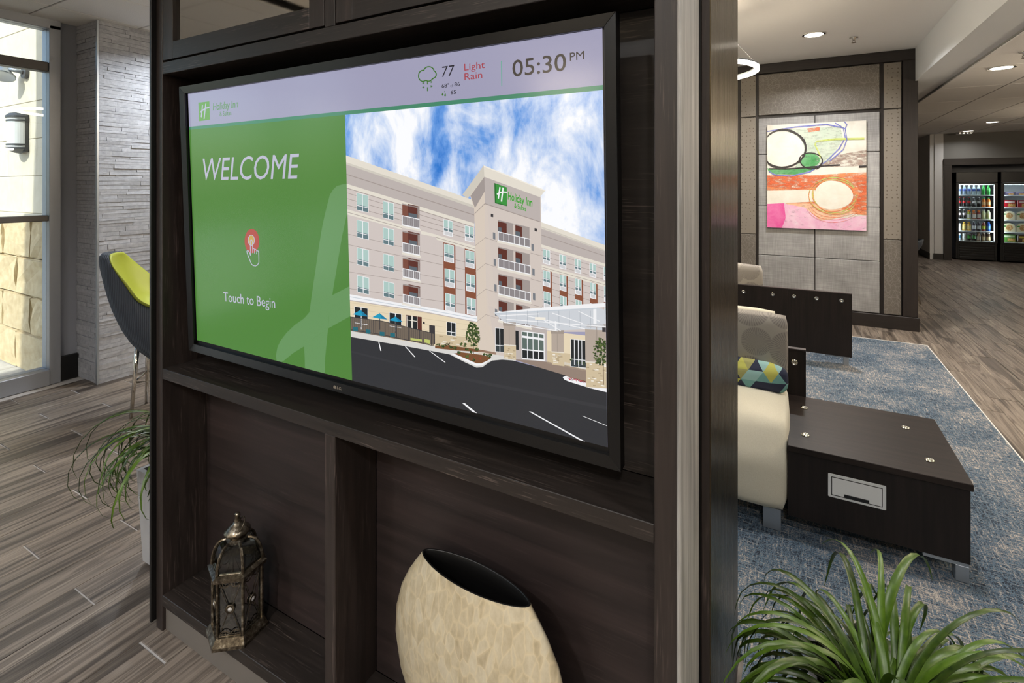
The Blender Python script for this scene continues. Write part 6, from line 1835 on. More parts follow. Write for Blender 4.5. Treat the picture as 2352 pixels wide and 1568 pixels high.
ICON = """
1 red2 -3920 -573 -3933 -662 -3964 -748 -4013 -826 -4075 -893 -4149 -945 -4231 -981 -4403 -992 -4484 -967 -4556 -924 -4615 -863 -4658 -789 -4684 -705 -4690 -615 -4676 -524 -4643 -437 -4593 -358 -4528 -291 -4453 -239 -4370 -206 -4284 -192 -4199 -199 -4119 -225 -4049 -269 -3992 -329 -3950 -402 -3926 -485
2 gold -4170 -558 -4176 -595 -4189 -630 -4209 -663 -4235 -690 -4267 -711 -4301 -726 -4337 -732 -4372 -730 -4406 -720 -4436 -702 -4460 -677 -4478 -646 -4489 -612 -4491 -575 -4486 -538 -4472 -502 -4452 -470 -4425 -442 -4393 -421 -4359 -407 -4323 -401 -4287 -404 -4254 -414 -4225 -432 -4201 -457 -4183 -487 -4173 -522
3 pale -4182 -551 -4189 -602 -4155 -602 -4148 -551
3 pale -4185 -588 -4204 -637 -4171 -640 -4152 -590
3 pale -4197 -623 -4225 -668 -4194 -674 -4165 -629
3 pale -4214 -654 -4253 -694 -4224 -704 -4186 -664
3 pale -4237 -681 -4284 -713 -4260 -727 -4213 -695
3 pale -4264 -703 -4317 -725 -4301 -742 -4248 -720
3 pale -4293 -718 -4350 -728 -4345 -748 -4287 -738
3 pale -4323 -726 -4380 -723 -4387 -744 -4331 -748
3 pale -4356 -727 -4408 -711 -4426 -731 -4374 -747
3 pale -4388 -720 -4433 -693 -4459 -709 -4414 -736
3 pale -4419 -704 -4454 -668 -4484 -681 -4449 -717
3 pale -4444 -681 -4470 -638 -4502 -647 -4477 -690
3 pale -4464 -652 -4478 -604 -4512 -610 -4498 -658
3 pale -4476 -618 -4479 -567 -4514 -571 -4510 -621
3 pale -4480 -582 -4472 -531 -4506 -531 -4514 -582
3 pale -4476 -545 -4457 -496 -4491 -493 -4509 -543
3 pale -4464 -510 -4435 -464 -4467 -458 -4496 -504
3 pale -4446 -478 -4407 -438 -4436 -429 -4475 -468
3 pale -4423 -451 -4376 -419 -4400 -406 -4447 -437
3 pale -4396 -430 -4342 -408 -4359 -391 -4413 -412
3 pale -4367 -415 -4310 -406 -4315 -385 -4373 -394
3 pale -4336 -407 -4280 -411 -4273 -390 -4329 -386
3 pale -4304 -407 -4252 -423 -4234 -403 -4286 -387
3 pale -4272 -414 -4227 -441 -4202 -425 -4246 -398
3 pale -4242 -430 -4207 -466 -4177 -453 -4212 -417
3 pale -4216 -453 -4191 -496 -4159 -487 -4184 -444
3 pale -4197 -482 -4183 -530 -4150 -523 -4164 -476
3 pale -4186 -516 -4182 -566 -4148 -562 -4152 -512
4 pale -4369 -1071 -4449 -947 -4486 -959 -4405 -1083
4 pale -4441 -957 -4520 -892 -4552 -908 -4473 -973
4 pale -4532 -892 -4608 -935 -4584 -952 -4508 -909
4 pale -4608 -934 -4592 -1016 -4553 -1009 -4568 -928
4 pale -4596 -1004 -4487 -1185 -4450 -1173 -4559 -993
4 pale -4495 -1172 -4386 -1351 -4349 -1339 -4458 -1160
4 pale -4394 -1343 -4289 -1407 -4260 -1388 -4365 -1324
4 pale -4298 -1405 -4153 -1412 -4145 -1387 -4289 -1380
4 pale -4164 -1413 -4035 -1369 -4049 -1348 -4178 -1392
4 pale -4042 -1373 -3952 -1268 -3985 -1259 -4075 -1364
4 pale -3955 -1276 -3947 -1071 -3985 -1073 -3993 -1279
4 pale -3947 -1085 -3950 -918 -3988 -922 -3985 -1088
4 pale -3947 -926 -3992 -875 -4026 -888 -3981 -940
4 pale -3999 -873 -4076 -897 -4063 -919 -3986 -895
4 pale -4076 -897 -4095 -1008 -4056 -1008 -4038 -897
4 pale -4373 -1076 -4369 -619 -4406 -622 -4410 -1079
4 pale -4371 -634 -4360 -572 -4397 -572 -4407 -634
4 pale -4376 -592 -4315 -554 -4339 -539 -4400 -576
4 pale -4355 -559 -4288 -582 -4268 -561 -4334 -538
4 pale -4307 -565 -4287 -631 -4251 -624 -4271 -558
4 pale -4289 -615 -4292 -984 -4255 -981 -4253 -613
4 pale -4263 -853 -4203 -835 -4215 -816 -4274 -834
4 pale -4238 -832 -4183 -867 -4158 -851 -4213 -816
4 pale -4195 -850 -4191 -996 -4156 -993 -4160 -847
4 pale -4173 -876 -4108 -858 -4118 -839 -4183 -856
4 pale -4142 -855 -4084 -889 -4059 -873 -4117 -839
4 pale -4097 -875 -4079 -924 -4046 -917 -4064 -867
"""
WEATHER = """
1 green2 2989 4141 2932 4154 2926 4128 2983 4114
1 green2 2947 4153 2889 4151 2895 4123 2953 4125
1 green2 2904 4153 2851 4136 2867 4110 2920 4127
1 green2 2863 4142 2819 4111 2844 4090 2888 4120
1 green2 2829 4121 2796 4079 2827 4063 2860 4104
1 green2 2803 4091 2783 4042 2817 4031 2837 4080
1 green2 2786 4055 2780 4002 2816 3996 2821 4049
1 green2 2780 4015 2788 3961 2824 3961 2815 4016
1 green2 2784 3975 2807 3923 2840 3929 2818 3981
1 green2 2799 3936 2835 3890 2865 3903 2829 3948
1 green2 2824 3901 2871 3864 2894 3883 2848 3919
1 green2 2857 3872 2912 3849 2926 3873 2872 3896
1 green2 2897 3853 2955 3844 2958 3871 2900 3880
1 green2 2940 3844 2997 3851 2988 3879 2931 3872
1 green2 2979 3848 3056 3865 3044 3892 2966 3875
1 green2 3022 3870 3070 3844 3088 3866 3040 3892
1 green2 3055 3850 3108 3834 3117 3859 3064 3876
1 green2 3092 3837 3146 3832 3146 3859 3092 3864
1 green2 3130 3832 3183 3839 3174 3866 3121 3859
1 green2 3168 3835 3216 3853 3198 3878 3151 3860
1 green2 3203 3846 3242 3874 3218 3895 3179 3868
1 green2 3225 3863 3297 3899 3277 3923 3204 3887
1 green2 3276 3891 3321 3902 3308 3928 3263 3918
1 green2 3307 3897 3346 3917 3326 3941 3286 3921
1 green2 3334 3909 3366 3937 3339 3956 3308 3929
1 green2 3357 3927 3378 3960 3348 3975 3326 3941
1 green2 3373 3949 3384 3986 3350 3995 3340 3957
1 green2 3382 3974 3381 4013 3347 4016 3348 3976
1 green2 3383 4000 3371 4040 3338 4036 3350 3997
1 green2 3377 4027 3354 4064 3324 4055 3347 4017
1 green2 3363 4053 3330 4085 3305 4070 3337 4037
1 green2 3342 4076 3302 4102 3283 4081 3323 4055
1 green2 3320 4081 3295 4137 3263 4131 3288 4075
1 green2 3302 4124 3274 4162 3245 4150 3273 4113
1 green2 3285 4151 3248 4184 3223 4168 3260 4134
1 green2 3261 4175 3216 4202 3197 4181 3242 4154
1 green2 3231 4195 3181 4216 3168 4191 3218 4171
1 green2 3197 4210 3144 4223 3137 4197 3191 4184
1 green2 3161 4220 3106 4226 3106 4198 3161 4193
1 green2 3123 4225 3069 4222 3077 4194 3130 4198
1 green2 3086 4224 3036 4212 3049 4186 3100 4198
1 green2 3051 4217 3006 4198 3026 4173 3071 4193
1 green2 3019 4205 2982 4178 3008 4157 3045 4184
1 green2 2993 4188 2965 4154 2995 4137 3022 4171
1 green2 2972 4166 2956 4128 2989 4116 3005 4154
1 green2 2984 4114 2996 4127 2967 4145 2955 4132
1 green2 2989 3808 2910 3816 2911 3826 2989 3819
1 green2 2963 3786 2925 3844 2937 3848 2975 3790
1 green2 2924 3795 2965 3845 2976 3839 2935 3789
1 green2 2987 3700 2908 3707 2909 3717 2987 3710
1 green2 2961 3678 2923 3735 2935 3739 2973 3682
1 green2 2922 3687 2963 3737 2974 3730 2933 3681
1 green2 3244 3810 3167 3817 3167 3827 3244 3820
1 green2 3219 3788 3181 3845 3193 3849 3230 3792
1 green2 3180 3797 3220 3846 3231 3840 3191 3791
1 green2 3242 3702 3165 3710 3165 3720 3243 3713
1 green2 3217 3681 3179 3738 3191 3742 3228 3685
1 green2 3178 3690 3218 3739 3229 3733 3189 3683
1 green2 3065 3859 3064 3774 3092 3771 3093 3856
1 green2 3062 3700 3061 3604 3088 3602 3090 3697
1 green2 3560 3527 3574 3470 3565 3448 3536 3447 3519 3467 3529 3494
1 green2 3638 3505 3652 3448 3643 3427 3614 3425 3597 3445 3607 3472
1 green2 3610 3563 3617 3538 3613 3528 3600 3527 3592 3536 3597 3548
1 grey2 3784 3658 3872 3661 3870 3670 3783 3667
1 grey2 3810 3689 3778 3664 3786 3656 3819 3682
1 grey2 3778 3661 3819 3629 3826 3636 3786 3667
1 grey2 3836 3690 3869 3660 3878 3666 3845 3696
1 grey2 3868 3670 3838 3642 3847 3635 3878 3664
1 sep 5245 4101 5269 4102 5266 3519 5242 3516
"""
# ------------------------------------------------------------------ what the screen shows (flat picture on the screen plane)
def lit(name, rgb=None, k=1.0, attr=False):
    m, nt, b = new_mat(name); b.inputs['Base Color'].default_value = (.006, .006, .006, 1); b.inputs['Roughness'].default_value = .17; b.inputs['Specular IOR Level'].default_value = .4
    b.inputs['Emission Strength'].default_value = k; m.cycles.emission_sampling = 'NONE'
    if attr:
        a = nt.nodes.new('ShaderNodeAttribute'); a.attribute_name = 'tint'; nt.links.new(a.outputs['Color'], b.inputs['Emission Color'])
    else: b.inputs['Emission Color'].default_value = lin(rgb)
    return m
INK = dict(wall=(206, 195, 190), walll=(214, 200, 186), wallt=(208, 196, 188), taupe=(186, 176, 172), taupes=(160, 150, 146), cream=(226, 219, 206), creamd=(206, 200, 188), cream2=(240, 234, 222), joint=(160, 148, 142),
    white=(240, 240, 242), bluegrey=(196, 204, 212), stone=(228, 212, 182), stoned=(206, 190, 160), rough=(206, 188, 156), roughd=(176, 158, 128), glass=(98, 122, 128), glassd=(52, 62, 66), glassk=(28, 34, 38), glassp=(92, 108, 102), blind=(172, 200, 194), vent=(206, 206, 208),
    glassg=(92, 100, 108), brown=(122, 74, 60), browne=(92, 46, 38), rust=(134, 80, 58), railbg=(140, 134, 136), railw=(190, 188, 190), metal=(120, 124, 130), slate=(56, 54, 58), sign=(56, 146, 62), signd=(40, 110, 48), walk=(214, 212, 208), paver=(146, 128, 116),
    pillar=(178, 164, 152), pillard=(160, 148, 138), canopyl=(204, 208, 214), canopyd=(176, 182, 190), asphalt=(44, 46, 51), asphalt2=(50, 52, 57), mulch=(120, 78, 48), leaf1=(58, 78, 38), leaf2=(84, 102, 52), leaf3=(40, 58, 32), red=(176, 52, 56), pink=(214, 110, 130), plum=(84, 58, 60), trunk=(110, 92, 76),
    fenceb=(112, 100, 88), teal=(30, 104, 118), lime=(190, 198, 110), aqua=(24, 152, 190), aquad=(16, 124, 166),
    mark=(102, 148, 92), logo=(104, 160, 72), pale=(184, 184, 204), red2=(178, 74, 62), gold=(200, 164, 70), green2=(62, 112, 40), grey2=(90, 90, 104), sep=(98, 170, 148))
picture = lit('screen_picture', attr=True)
def poly_picture(name, data, parent, y0, step=.00004, mat=picture):
    V, F, C = [], [], []
    for ln in data.split('\n'):
        t = ln.split()
        if len(t) < 8: continue
        l = int(t[0]); n = [int(k) / 1e4 for k in t[2:]]; i0 = len(V)
        for k in range(0, len(n), 2): V.append((n[k], y0 - l * step, n[k + 1]))
        F.append(tuple(range(i0, len(V)))); C.append(lin(INK[t[1]]))
    me = bpy.data.meshes.new(name); me.from_pydata(V, [], F); at = me.color_attributes.new('tint', 'FLOAT_COLOR', 'CORNER')
    for p, c in zip(me.polygons, C):
        for li in p.loop_indices: at.data[li].color = c
    me.materials.append(mat); o = bpy.data.objects.new(name, me); COL.objects.link(o); o.parent = parent; WORLD[o.name] = WORLD[parent.name]
    return o
def lettering(name, txt, u, v, height, mat, parent, y, width=None, shear=0, bold=0, top=None, font_h=.70, slope=0):
    """flat letters: lower-left corner (u, v), capital height, optional overall width"""
    c = bpy.data.curves.new(name, 'FONT'); c.body = txt; c.size = 1; c.shear = shear; c.offset = bold; c.resolution_u = 3
    o = bpy.data.objects.new(name + '_src', c); COL.objects.link(o); bpy.context.view_layer.update()
    me = bpy.data.meshes.new_from_object(o.evaluated_get(bpy.context.evaluated_depsgraph_get())); bpy.data.objects.remove(o); bpy.data.curves.remove(c)
    xs = [q.co.x for q in me.vertices]; w0 = max(xs) - min(xs); sx = (width / w0) if width else height / font_h; x0 = min(xs); sz = height / font_h
    for q in me.vertices:
        X = (q.co.x - x0) * sx; q.co = (u + X, y, v + q.co.y * sz + slope * X)
    me.materials.clear(); me.materials.append(mat); me.name = name
    r = bpy.data.objects.new(name, me); COL.objects.link(r); r.parent = parent; WORLD[r.name] = WORLD[parent.name]
    return r
SY = .0130
scr = rectmesh('display', lit('screen_header', (158, 156, 182)), -.770, .770, -.436, .448, SY, tv)
gm = lit('screen_green', (78, 130, 56)); UL, VT = .0118, .3206
rectmesh('header_rule', lit('screen_teal', (68, 134, 104)), -.770, .770, VT, VT + .0105, SY - .0003, scr)
rectmesh('green_panel', gm, -.770, UL, -.436, VT, SY - .0003, scr)
# photograph of the hotel: cloudy sky first
m, nt, b = new_mat('screen_sky'); b.inputs['Base Color'].default_value = (.006, .006, .006, 1); b.inputs['Roughness'].default_value = .17; b.inputs['Specular IOR Level'].default_value = .4
n1 = noise(nt, coords(nt, (5.2, 1, 3.6), rot=(0, .55, 0)), 1.15, 8, .62, .5); n2 = noise(nt, coords(nt, (16, 1, 6), rot=(0, .7, 0)), 1, 6, .6, .3)
cl = mix(nt, .3, n1, n2); cc = ramp(nt, cl, [(.37, (42, 118, 206)), (.44, (108, 158, 226)), (.51, (190, 209, 241)), (.60, (250, 251, 254))])
nt.links.new(cc, b.inputs['Emission Color']); b.inputs['Emission Strength'].default_value = 1.0; m.cycles.emission_sampling = 'NONE'
rectmesh('photo_sky', m, UL, .770, -.10, VT, SY - .0003, scr)
poly_picture('photo_hotel', PHOTO, scr, SY - .0004); poly_picture('pale_mark', MARK, scr, SY - .0004); poly_picture('brand_mark', LOGO, scr, SY - .0004)
poly_picture('touch_icon', ICON, scr, SY - .0004); wl_ = WEATHER.split('\n')
for nm_, sel in (('range_arrow', lambda t, v: t == 'grey2'), ('divider_rule', lambda t, v: t == 'sep'), ('humidity_icon', lambda t, v: t == 'green2' and v < 3600), ('rain_cloud_icon', lambda t, v: t == 'green2' and v >= 3600)):
    poly_picture(nm_, '\n'.join(l for l in wl_ if len(l.split()) > 7 and sel(l.split()[1], int(l.split()[3]))), scr, SY - .0004)
ty = SY - .0005
pale, greenT, inkT, redT, darkT = lit('screen_pale_text', (186, 186, 206)), lit('screen_green_text', (96, 148, 84)), lit('screen_ink', (38, 36, 44)), lit('screen_red', (164, 62, 72)), lit('screen_clock', (58, 52, 48))
signT = lit('screen_sign_text', (62, 160, 52))
for (n, s, u, v, h, mt, w, sh, bo, sl) in (
    ('welcome_text', 'WELCOME', -.692, .1405, .077, pale, .506, .20, .0, .005), ('touch_text', 'Touch to Begin', -.598, -.275, .0325, pale, .276, 0, .004, .03),
    ('brand_text', 'Holiday Inn', -.6215, .379, .0245, greenT, .142, .18, .006, 0), ('brand_text', '& Suites', -.583, .3565, .016, greenT, .066, 0, .004, 0),
    ('temperature_text', '77', .3545, .3905, .0265, inkT, .0385, .12, -.004, 0), ('weather_text', 'Light', .4215, .399, .0165, redT, .0585, 0, .0, 0), ('weather_text', 'Rain', .4215, .3762, .0165, redT, .051, 0, .0, 0),
    ('temperature_text', '68°', .3527, .3642, .0092, inkT, .0225, 0, .006, 0), ('temperature_text', '86', .3912, .3644, .0092, inkT, .0165, 0, .006, 0), ('humidity_text', '65', .3792, .3457, .0092, inkT, .0165, 0, .006, 0),
    ('clock_text', '05:30', .5545, .3705, .0375, darkT, .133, 0, .006, 0), ('clock_text', 'PM', .6965, .3895, .0178, darkT, .0325, 0, 0, 0)):
    lettering(n, s, u, v, h, mt, scr, ty, w, sh, bo, slope=sl)
lettering('photo_sign_text', 'Holiday Inn', .5365, .0895, .0185, signT, scr, SY - .0014, .064, .15, .02, slope=-.25)
lettering('photo_sign_text', '& Suites', .5535, .0705, .011, signT, scr, SY - .0014, .031, 0, .02, slope=-.24)
badge = plain('badge_silver', (176, 166, 150), .35, .6)
lettering('maker_text', 'LG', -.0385, -.4685, .0105, badge, tv, .0012, .0175, 0, .02)
bm = bmesh.new(); vs_ = [bm.verts.new((-.0475 + .0062 * math.cos(k * .3927), .0012, -.4633 + .0062 * math.sin(k * .3927))) for k in range(16)]; bm.faces.new(vs_); finish('maker_badge', bm, badge, tv, True)
# ------------------------------------------------------------------ lantern in the cubby
def lantern():
    L = empty('lantern', (-1.622, 1.046, .131), Matrix.Rotation(R(39 - 60), 4, 'Z'))
    tag(L, 'antique brass hexagonal candle lantern with glass sides in the cabinet cubby', 'lantern')
    hexa = lambda r, z, o=0: [(r * math.cos(R(60 * k + o)), r * math.sin(R(60 * k + o)), z) for k in range(6)]
    def hexring(name, prof, mat=MT['antique']):
        bm = bmesh.new(); lathe(bm, prof, 6, caps=False); return finish(name, bm, mat, L, True)
    hexring('base', [(.096, 0), (.096, .010), (.083, .030), (.07, .030), (.07, .006), (.05, .006), (.05, 0)])
    hexring('roof_rim', [(.078, .206), (.090, .210), (.092, .222), (.078, .228), (.066, .228), (.066, .206)])
    hexring('neck_plate', [(.030, .296), (.036, .299), (.036, .305), (.028, .309), (.0, .309)])
    for k in range(6):
        a = R(60 * k); p = Vector((.0755 * math.cos(a), .0755 * math.sin(a), 0))
        bm = bmesh.new(); tube(bm, [(p.x, p.y, .028), (p.x, p.y, .210)], .0055, 6); finish('corner_post', bm, MT['antique'], L, True)
        # curved dome rib
        bm = bmesh.new(); pts = []
        for i in range(9):
            t = i / 8; r = .030 + (.078 - .030) * math.cos(t * math.pi / 2) ** .75; pts.append((r * math.cos(a), r * math.sin(a), .224 + .078 * math.sin(t * math.pi / 2)))
        tube(bm, pts, .0048, 6); finish('dome_rib', bm, MT['antique'], L, True)
        # one face: pane, cross wires, medallion, lace bands
        b2 = R(60 * k + 60); q = Vector((.0755 * math.cos(b2), .0755 * math.sin(b2), 0)); u = (q - p).normalized(); n = Vector(((p + q) / 2)).normalized(); c = (p + q) / 2; w = (q - p).length / 2 - .006
        P = lambda s, z, d=0: tuple(c + u * s + n * d + Vector((0, 0, z)))
        bm = bmesh.new(); bm.faces.new([bm.verts.new(P(*s)) for s in ((-w, .034, -.004), (w, .034, -.004), (w, .204, -.004), (-w, .204, -.004))]); pane = finish('pane', bm, MT['lantern_glass'], L, True)
        for s0, s1 in (((-w, .036), (-.007, .107)), ((w, .036), (.007, .107)), ((-w, .200), (-.007, .129)), ((w, .200), (.007, .129))):
            bm = bmesh.new(); tube(bm, [P(*s0, 0), P(*s1, 0)], .0013, 5); finish('cross_wire', bm, MT['antique'], L, True)
        md = bmesh.new(); rings = [(.0145, 0), (.0150, .002), (.0120, .004), (.0085, .0015), (.0072, .003)]; vr = []
        for r, d in rings: vr.append([md.verts.new(P(r * math.cos(j * math.pi / 8), .118 + r * math.sin(j * math.pi / 8), d)) for j in range(16)])
        for A, B in zip(vr, vr[1:]):
            for j in range(16): md.faces.new((A[j], A[(j + 1) % 16], B[(j + 1) % 16], B[j]))
        med = finish('medallion', md, MT['antique'], L, True, True)
        cr = bmesh.new(); apex = cr.verts.new(P(0, .118, .006)); rr = [cr.verts.new(P(.0068 * math.cos(j * math.pi / 4), .118 + .0068 * math.sin(j * math.pi / 4), .0028)) for j in range(8)]
        for j in range(8): cr.faces.new((rr[j], rr[(j + 1) % 8], apex))
        finish('crystal', cr, MT['crystal'], med, True)
        for base, sg, nm in ((.032, 1, 'lace_band'), (.206, -1, 'lace_band')):
            bm = bmesh.new(); N = 14
            for i in range(N):                       # scalloped filigree edge with open loops
                s0, s1 = -w + 2 * w * i / N, -w + 2 * w * (i + 1) / N; h0 = .010 + .010 * abs(math.sin(i * math.pi / N * 2)) ; h1 = .010 + .010 * abs(math.sin((i + 1) * math.pi / N * 2))
                a4 = [P(s0, base + sg * h0, .0012), P(s1, base + sg * h1, .0012), P(s1, base + sg * (h1 - .004), .0012), P(s0, base + sg * (h0 - .004), .0012)]
                bm.faces.new([bm.verts.new(x) for x in a4])
                if i % 2 == 0: bm.faces.new([bm.verts.new(x) for x in (P(s0, base, .0012), P(s0 + .0014, base, .0012), P(s0 + .0014, base + sg * h0, .0012), P(s0, base + sg * h0, .0012))])
            bm.faces.new([bm.verts.new(x) for x in (P(-w, base, .0012), P(w, base, .0012), P(w, base + sg * .004, .0012), P(-w, base + sg * .004, .0012))])
            finish(nm, bm, MT['antique'], L, True)
        bm = bmesh.new(); rows = []
        for i in range(7):
            t = i / 6; r = (.030 + (.078 - .030) * math.cos(t * math.pi / 2) ** .75) * .96; z = .224 + .078 * math.sin(t * math.pi / 2)
            rows.append([bm.verts.new((r * math.cos(a), r * math.sin(a), z)), bm.verts.new((r * math.cos(b2), r * math.sin(b2), z))])
        for A, B in zip(rows, rows[1:]): bm.faces.new((A[0], A[1], B[1], B[0]))
        finish('dome_pane', bm, MT['lantern_glass'], L, True)
        bm = bmesh.new(); pts = [P(s, .228, -.004) for s in (-w, w)]; tube(bm, pts, .004, 5); finish('dome_sill', bm, MT['antique'], L, True)
    bm = bmesh.new(); lathe(bm, [(.026, .307), (.026, .322), (.024, .324)], 18); finish('vent_neck', bm, MT['antique'], L, True, True)
    bm = bmesh.new(); lathe(bm, [(.034, .322), (.040, .324), (.040, .330), (.031, .338), (.022, .347), (.014, .352), (.010, .360)], 24); finish('cap', bm, MT['antique'], L, True, True)
    bm = bmesh.new(); lathe(bm, [(.010, .358), (.011, .364), (.006, .369), (.0095, .376), (.0085, .383), (0, .388)], 14); finish('finial', bm, MT['antique'], L, True, True)
    bm = bmesh.new(); tube(bm, [(.017 + .021 * math.cos(k * .3142), .006 + .012 * math.sin(k * .3142), .352 + .020 * math.sin(k * .3142)) for k in range(20)], .0016, 6, close=True); finish('carry_ring', bm, MT['antique'], L, True, True)
    a = R(180 + 0); bm = bmesh.new(); c = Vector((-.0755, 0, .118)); tube(bm, [c + Vector((-.006, 0, .012)), c + Vector((-.012, 0, .002)), c + Vector((-.009, .004, -.010)), c + Vector((-.012, .006, -.016))], .0024, 6); finish('door_latch', bm, MT['chrome'], L, True, True)
lantern()

# ------------------------------------------------------------------ capiz vase
def vase():
    V = empty('vase', (-.698, 1.062, .131), Matrix.Rotation(R(-4), 4, 'Z')); tag(V, 'cream shell mosaic moon vase with a dark almond shaped mouth', 'vase')
    prof = [(0, .125, .040), (.03, .150, .048), (.10, .205, .060), (.18, .245, .068), (.26, .262, .071), (.33, .258, .070), (.39, .240, .066), (.44, .213, .058), (.475, .188, .051), (.497, .171, .047), (.505, .166, .0455)]
    N = 64
    def ring(bm, z, a, b_): 
        out = []
        for k in range(N):
            t = 2 * math.pi * k / N; s = math.sin(t); out.append(bm.verts.new((a * math.cos(t), b_ * s * (.72 + .28 * abs(s)), z)))
        return out
    bm = bmesh.new(); rs = [ring(bm, z, a, b_) for z, a, b_ in prof]
    for A, B in zip(rs, rs[1:]):
        for k in range(N): bm.faces.new((A[k], A[(k + 1) % N], B[(k + 1) % N], B[k]))
    bm.faces.new(rs[0]); finish('body', bm, MT['capiz'], V, True, True)
    bm = bmesh.new(); inn = [(.5051, .166, .0455), (.507, .163, .043), (.504, .159, .040), (.47, .172, .042), (.40, .215, .055), (.30, .24, .058), (.2, .22, .05)]
    rs = [ring(bm, z, a, b_) for z, a, b_ in inn]
    for A, B in zip(rs, rs[1:]):
        for k in range(N): bm.faces.new((A[k], A[(k + 1) % N], B[(k + 1) % N], B[k]))
    bm.faces.new(rs[-1]); finish('black_lining', bm, MT['black_satin'], V, True, True)
vase()
# ------------------------------------------------------------------ lounge area
def dome(bm, c, r, axis='z', h=.45):
    n0 = len(bm.verts); prof = [(r, 0), (r * .95, r * .18), (r * .7, r * h), (r * .35, r * h * .6), (r * .30, r * .1), (0, r * .1)]
    bm2 = bmesh.new(); lathe(bm2, prof, 16)
    m = Matrix.Translation(c) @ (Matrix.Identity(4) if axis == 'z' else Matrix.Rotation(R(90), 4, 'X'))
    bm2.transform(m); me = bpy.data.meshes.new('t'); bm2.to_mesh(me); bm2.free(); bm.from_mesh(me); bpy.data.meshes.remove(me); return bm
def stud(parent, c, axis): return finish('chrome_stud', dome(bmesh.new(), c, .0185, axis), MT['chrome'], parent, False, True)
rug = bmesh.new(); prism(rug, [(-.15, .75), (1.155, .75), (1.155, 6.47), (-3.2, 6.47), (-3.2, 1.9), (-.15, 1.9)], lambda u, v, w: (u, v, w), .010)
tag(finish('carpet', rug, MT['carpet']), 'blue grey and cream woven carpet inset under the lounge seating', 'carpet')
rs = empty('carpet_edging', (1.16, 6.475, 0)); tag(rs, 'pale metal edging strip bordering the blue carpet', 'trim strip')
mkbox('edge_strip', MT['lamp_trim'], rs, 1.155, 1.163, .75, 6.478, 0, .012, bev=.001); mkbox('edge_strip', MT['lamp_trim'], rs, -3.2, 1.155, 6.47, 6.478, 0, .012, bev=.001)

tb = empty('low_table', (.29, 3.0, .01)); tag(tb, 'low dark wenge table with chrome studs and a grey power outlet', 'table')
mkbox('top', MT['wenge_top'], tb, -.028, .622, 2.655, 3.31, .39, .418, bev=.002); mkbox('body', MT['wenge'], tb, -.028, .615, 2.668, 3.30, .09, .389, bev=.002)
for x, y in ((.045, 2.80), (.045, 3.14), (.475, 3.12), (.51, 2.80)): stud(tb, (x, y, .418), 'z')
for x, y in ((.59, 2.685), (.59, 3.26)):
    bm = bmesh.new(); box(bm, x - .125, x + .022, y - .012, y + .05, .074, .09, bev=.002); box(bm, x - .022, x + .022, y - .012, y + .05, .01, .076, bev=.002); finish('leg', bm, MT['steel'], tb)
ol = empty('power_outlet', (.29, 2.668, .26)); ol.parent = tb; ol.location = Vector((.29, 2.668, .26)) - Vector(tb.location)
ox, oz = .235, .278; MT['outlet'] = plain('pale_outlet_plastic', (222, 224, 224), .45)
bm = bmesh.new(); prism(bm, [(ox - .105, oz - .052), (ox + .105, oz - .052), (ox + .105, oz + .052), (ox - .105, oz + .052)], lambda u, v, w: (u, 2.668 - w, v), .006); bmesh.ops.bevel(bm, geom=bm.edges[:], offset=.0025, segments=2, affect='EDGES'); finish('outlet_frame', bm, MT['outlet'], ol)
mkbox('outlet_flap', MT['outlet'], ol, ox - .09, ox + .09, 2.6595, 2.664, oz - .038, oz + .038, bev=.0012); mkbox('flap_shadow_gap', MT['black_plastic'], ol, ox - .0925, ox + .0925, 2.6605, 2.663, oz - .0405, oz + .0405)
mkbox('outlet_slot', MT['black_plastic'], ol, ox - .045, ox + .045, 2.6575, 2.662, oz - .038, oz - .024, bev=.001)
bm = bmesh.new(); tube(bm, [(.13, 2.95, .09), (.16, 2.86, .03), (.2, 2.84, .022), (.25, 2.86, .022), (.28, 2.95, .05), (.28, 3.0, .09)], .006, 6); finish('power_cable', bm, MT['black_plastic'], tb, False, True)

def soft(name, mat, parent, x0, x1, y0, y1, z0, z1, bev=.03, bulge=.012, sub=5, shape=None):
    bm = box(bmesh.new(), x0, x1, y0, y1, z0, z1); bmesh.ops.subdivide_edges(bm, edges=bm.edges[:], cuts=sub, use_grid_fill=True)
    c = Vector(((x0 + x1) / 2, (y0 + y1) / 2, (z0 + z1) / 2)); h = Vector(((x1 - x0) / 2, (y1 - y0) / 2, (z1 - z0) / 2))
    for v in bm.verts:
        d = v.co - c; e = Vector((d.x / h.x, d.y / h.y, d.z / h.z))
        # round the corners to radius bev and bulge the faces
        core = Vector((max(-h.x + bev, min(h.x - bev, d.x)), max(-h.y + bev, min(h.y - bev, d.y)), max(-h.z + bev, min(h.z - bev, d.z))))
        o = d - core
        if o.length > 1e-6: d = core + o.normalized() * bev
        k = bulge * (1 - e.x ** 2 if abs(e.x) < 1 else 0, 1 - e.y ** 2 if abs(e.y) < 1 else 0, 1 - e.z ** 2 if abs(e.z) < 1 else 0)[0] if False else 0
        d += Vector((e.x * bulge * (1 - e.y ** 2) * (1 - e.z ** 2), e.y * bulge * (1 - e.x ** 2) * (1 - e.z ** 2), e.z * bulge * (1 - e.x ** 2) * (1 - e.y ** 2)))
        v.co = c + d
        if shape: v.co = shape(v.co)
    return finish(name, bm, MT[mat], parent, False, True)
sf = empty('lounge_chair', (-.4, 3.0, .01)); tag(sf, 'cream upholstered lounge chair with a grey disc patterned backrest beside the low table', 'chair')
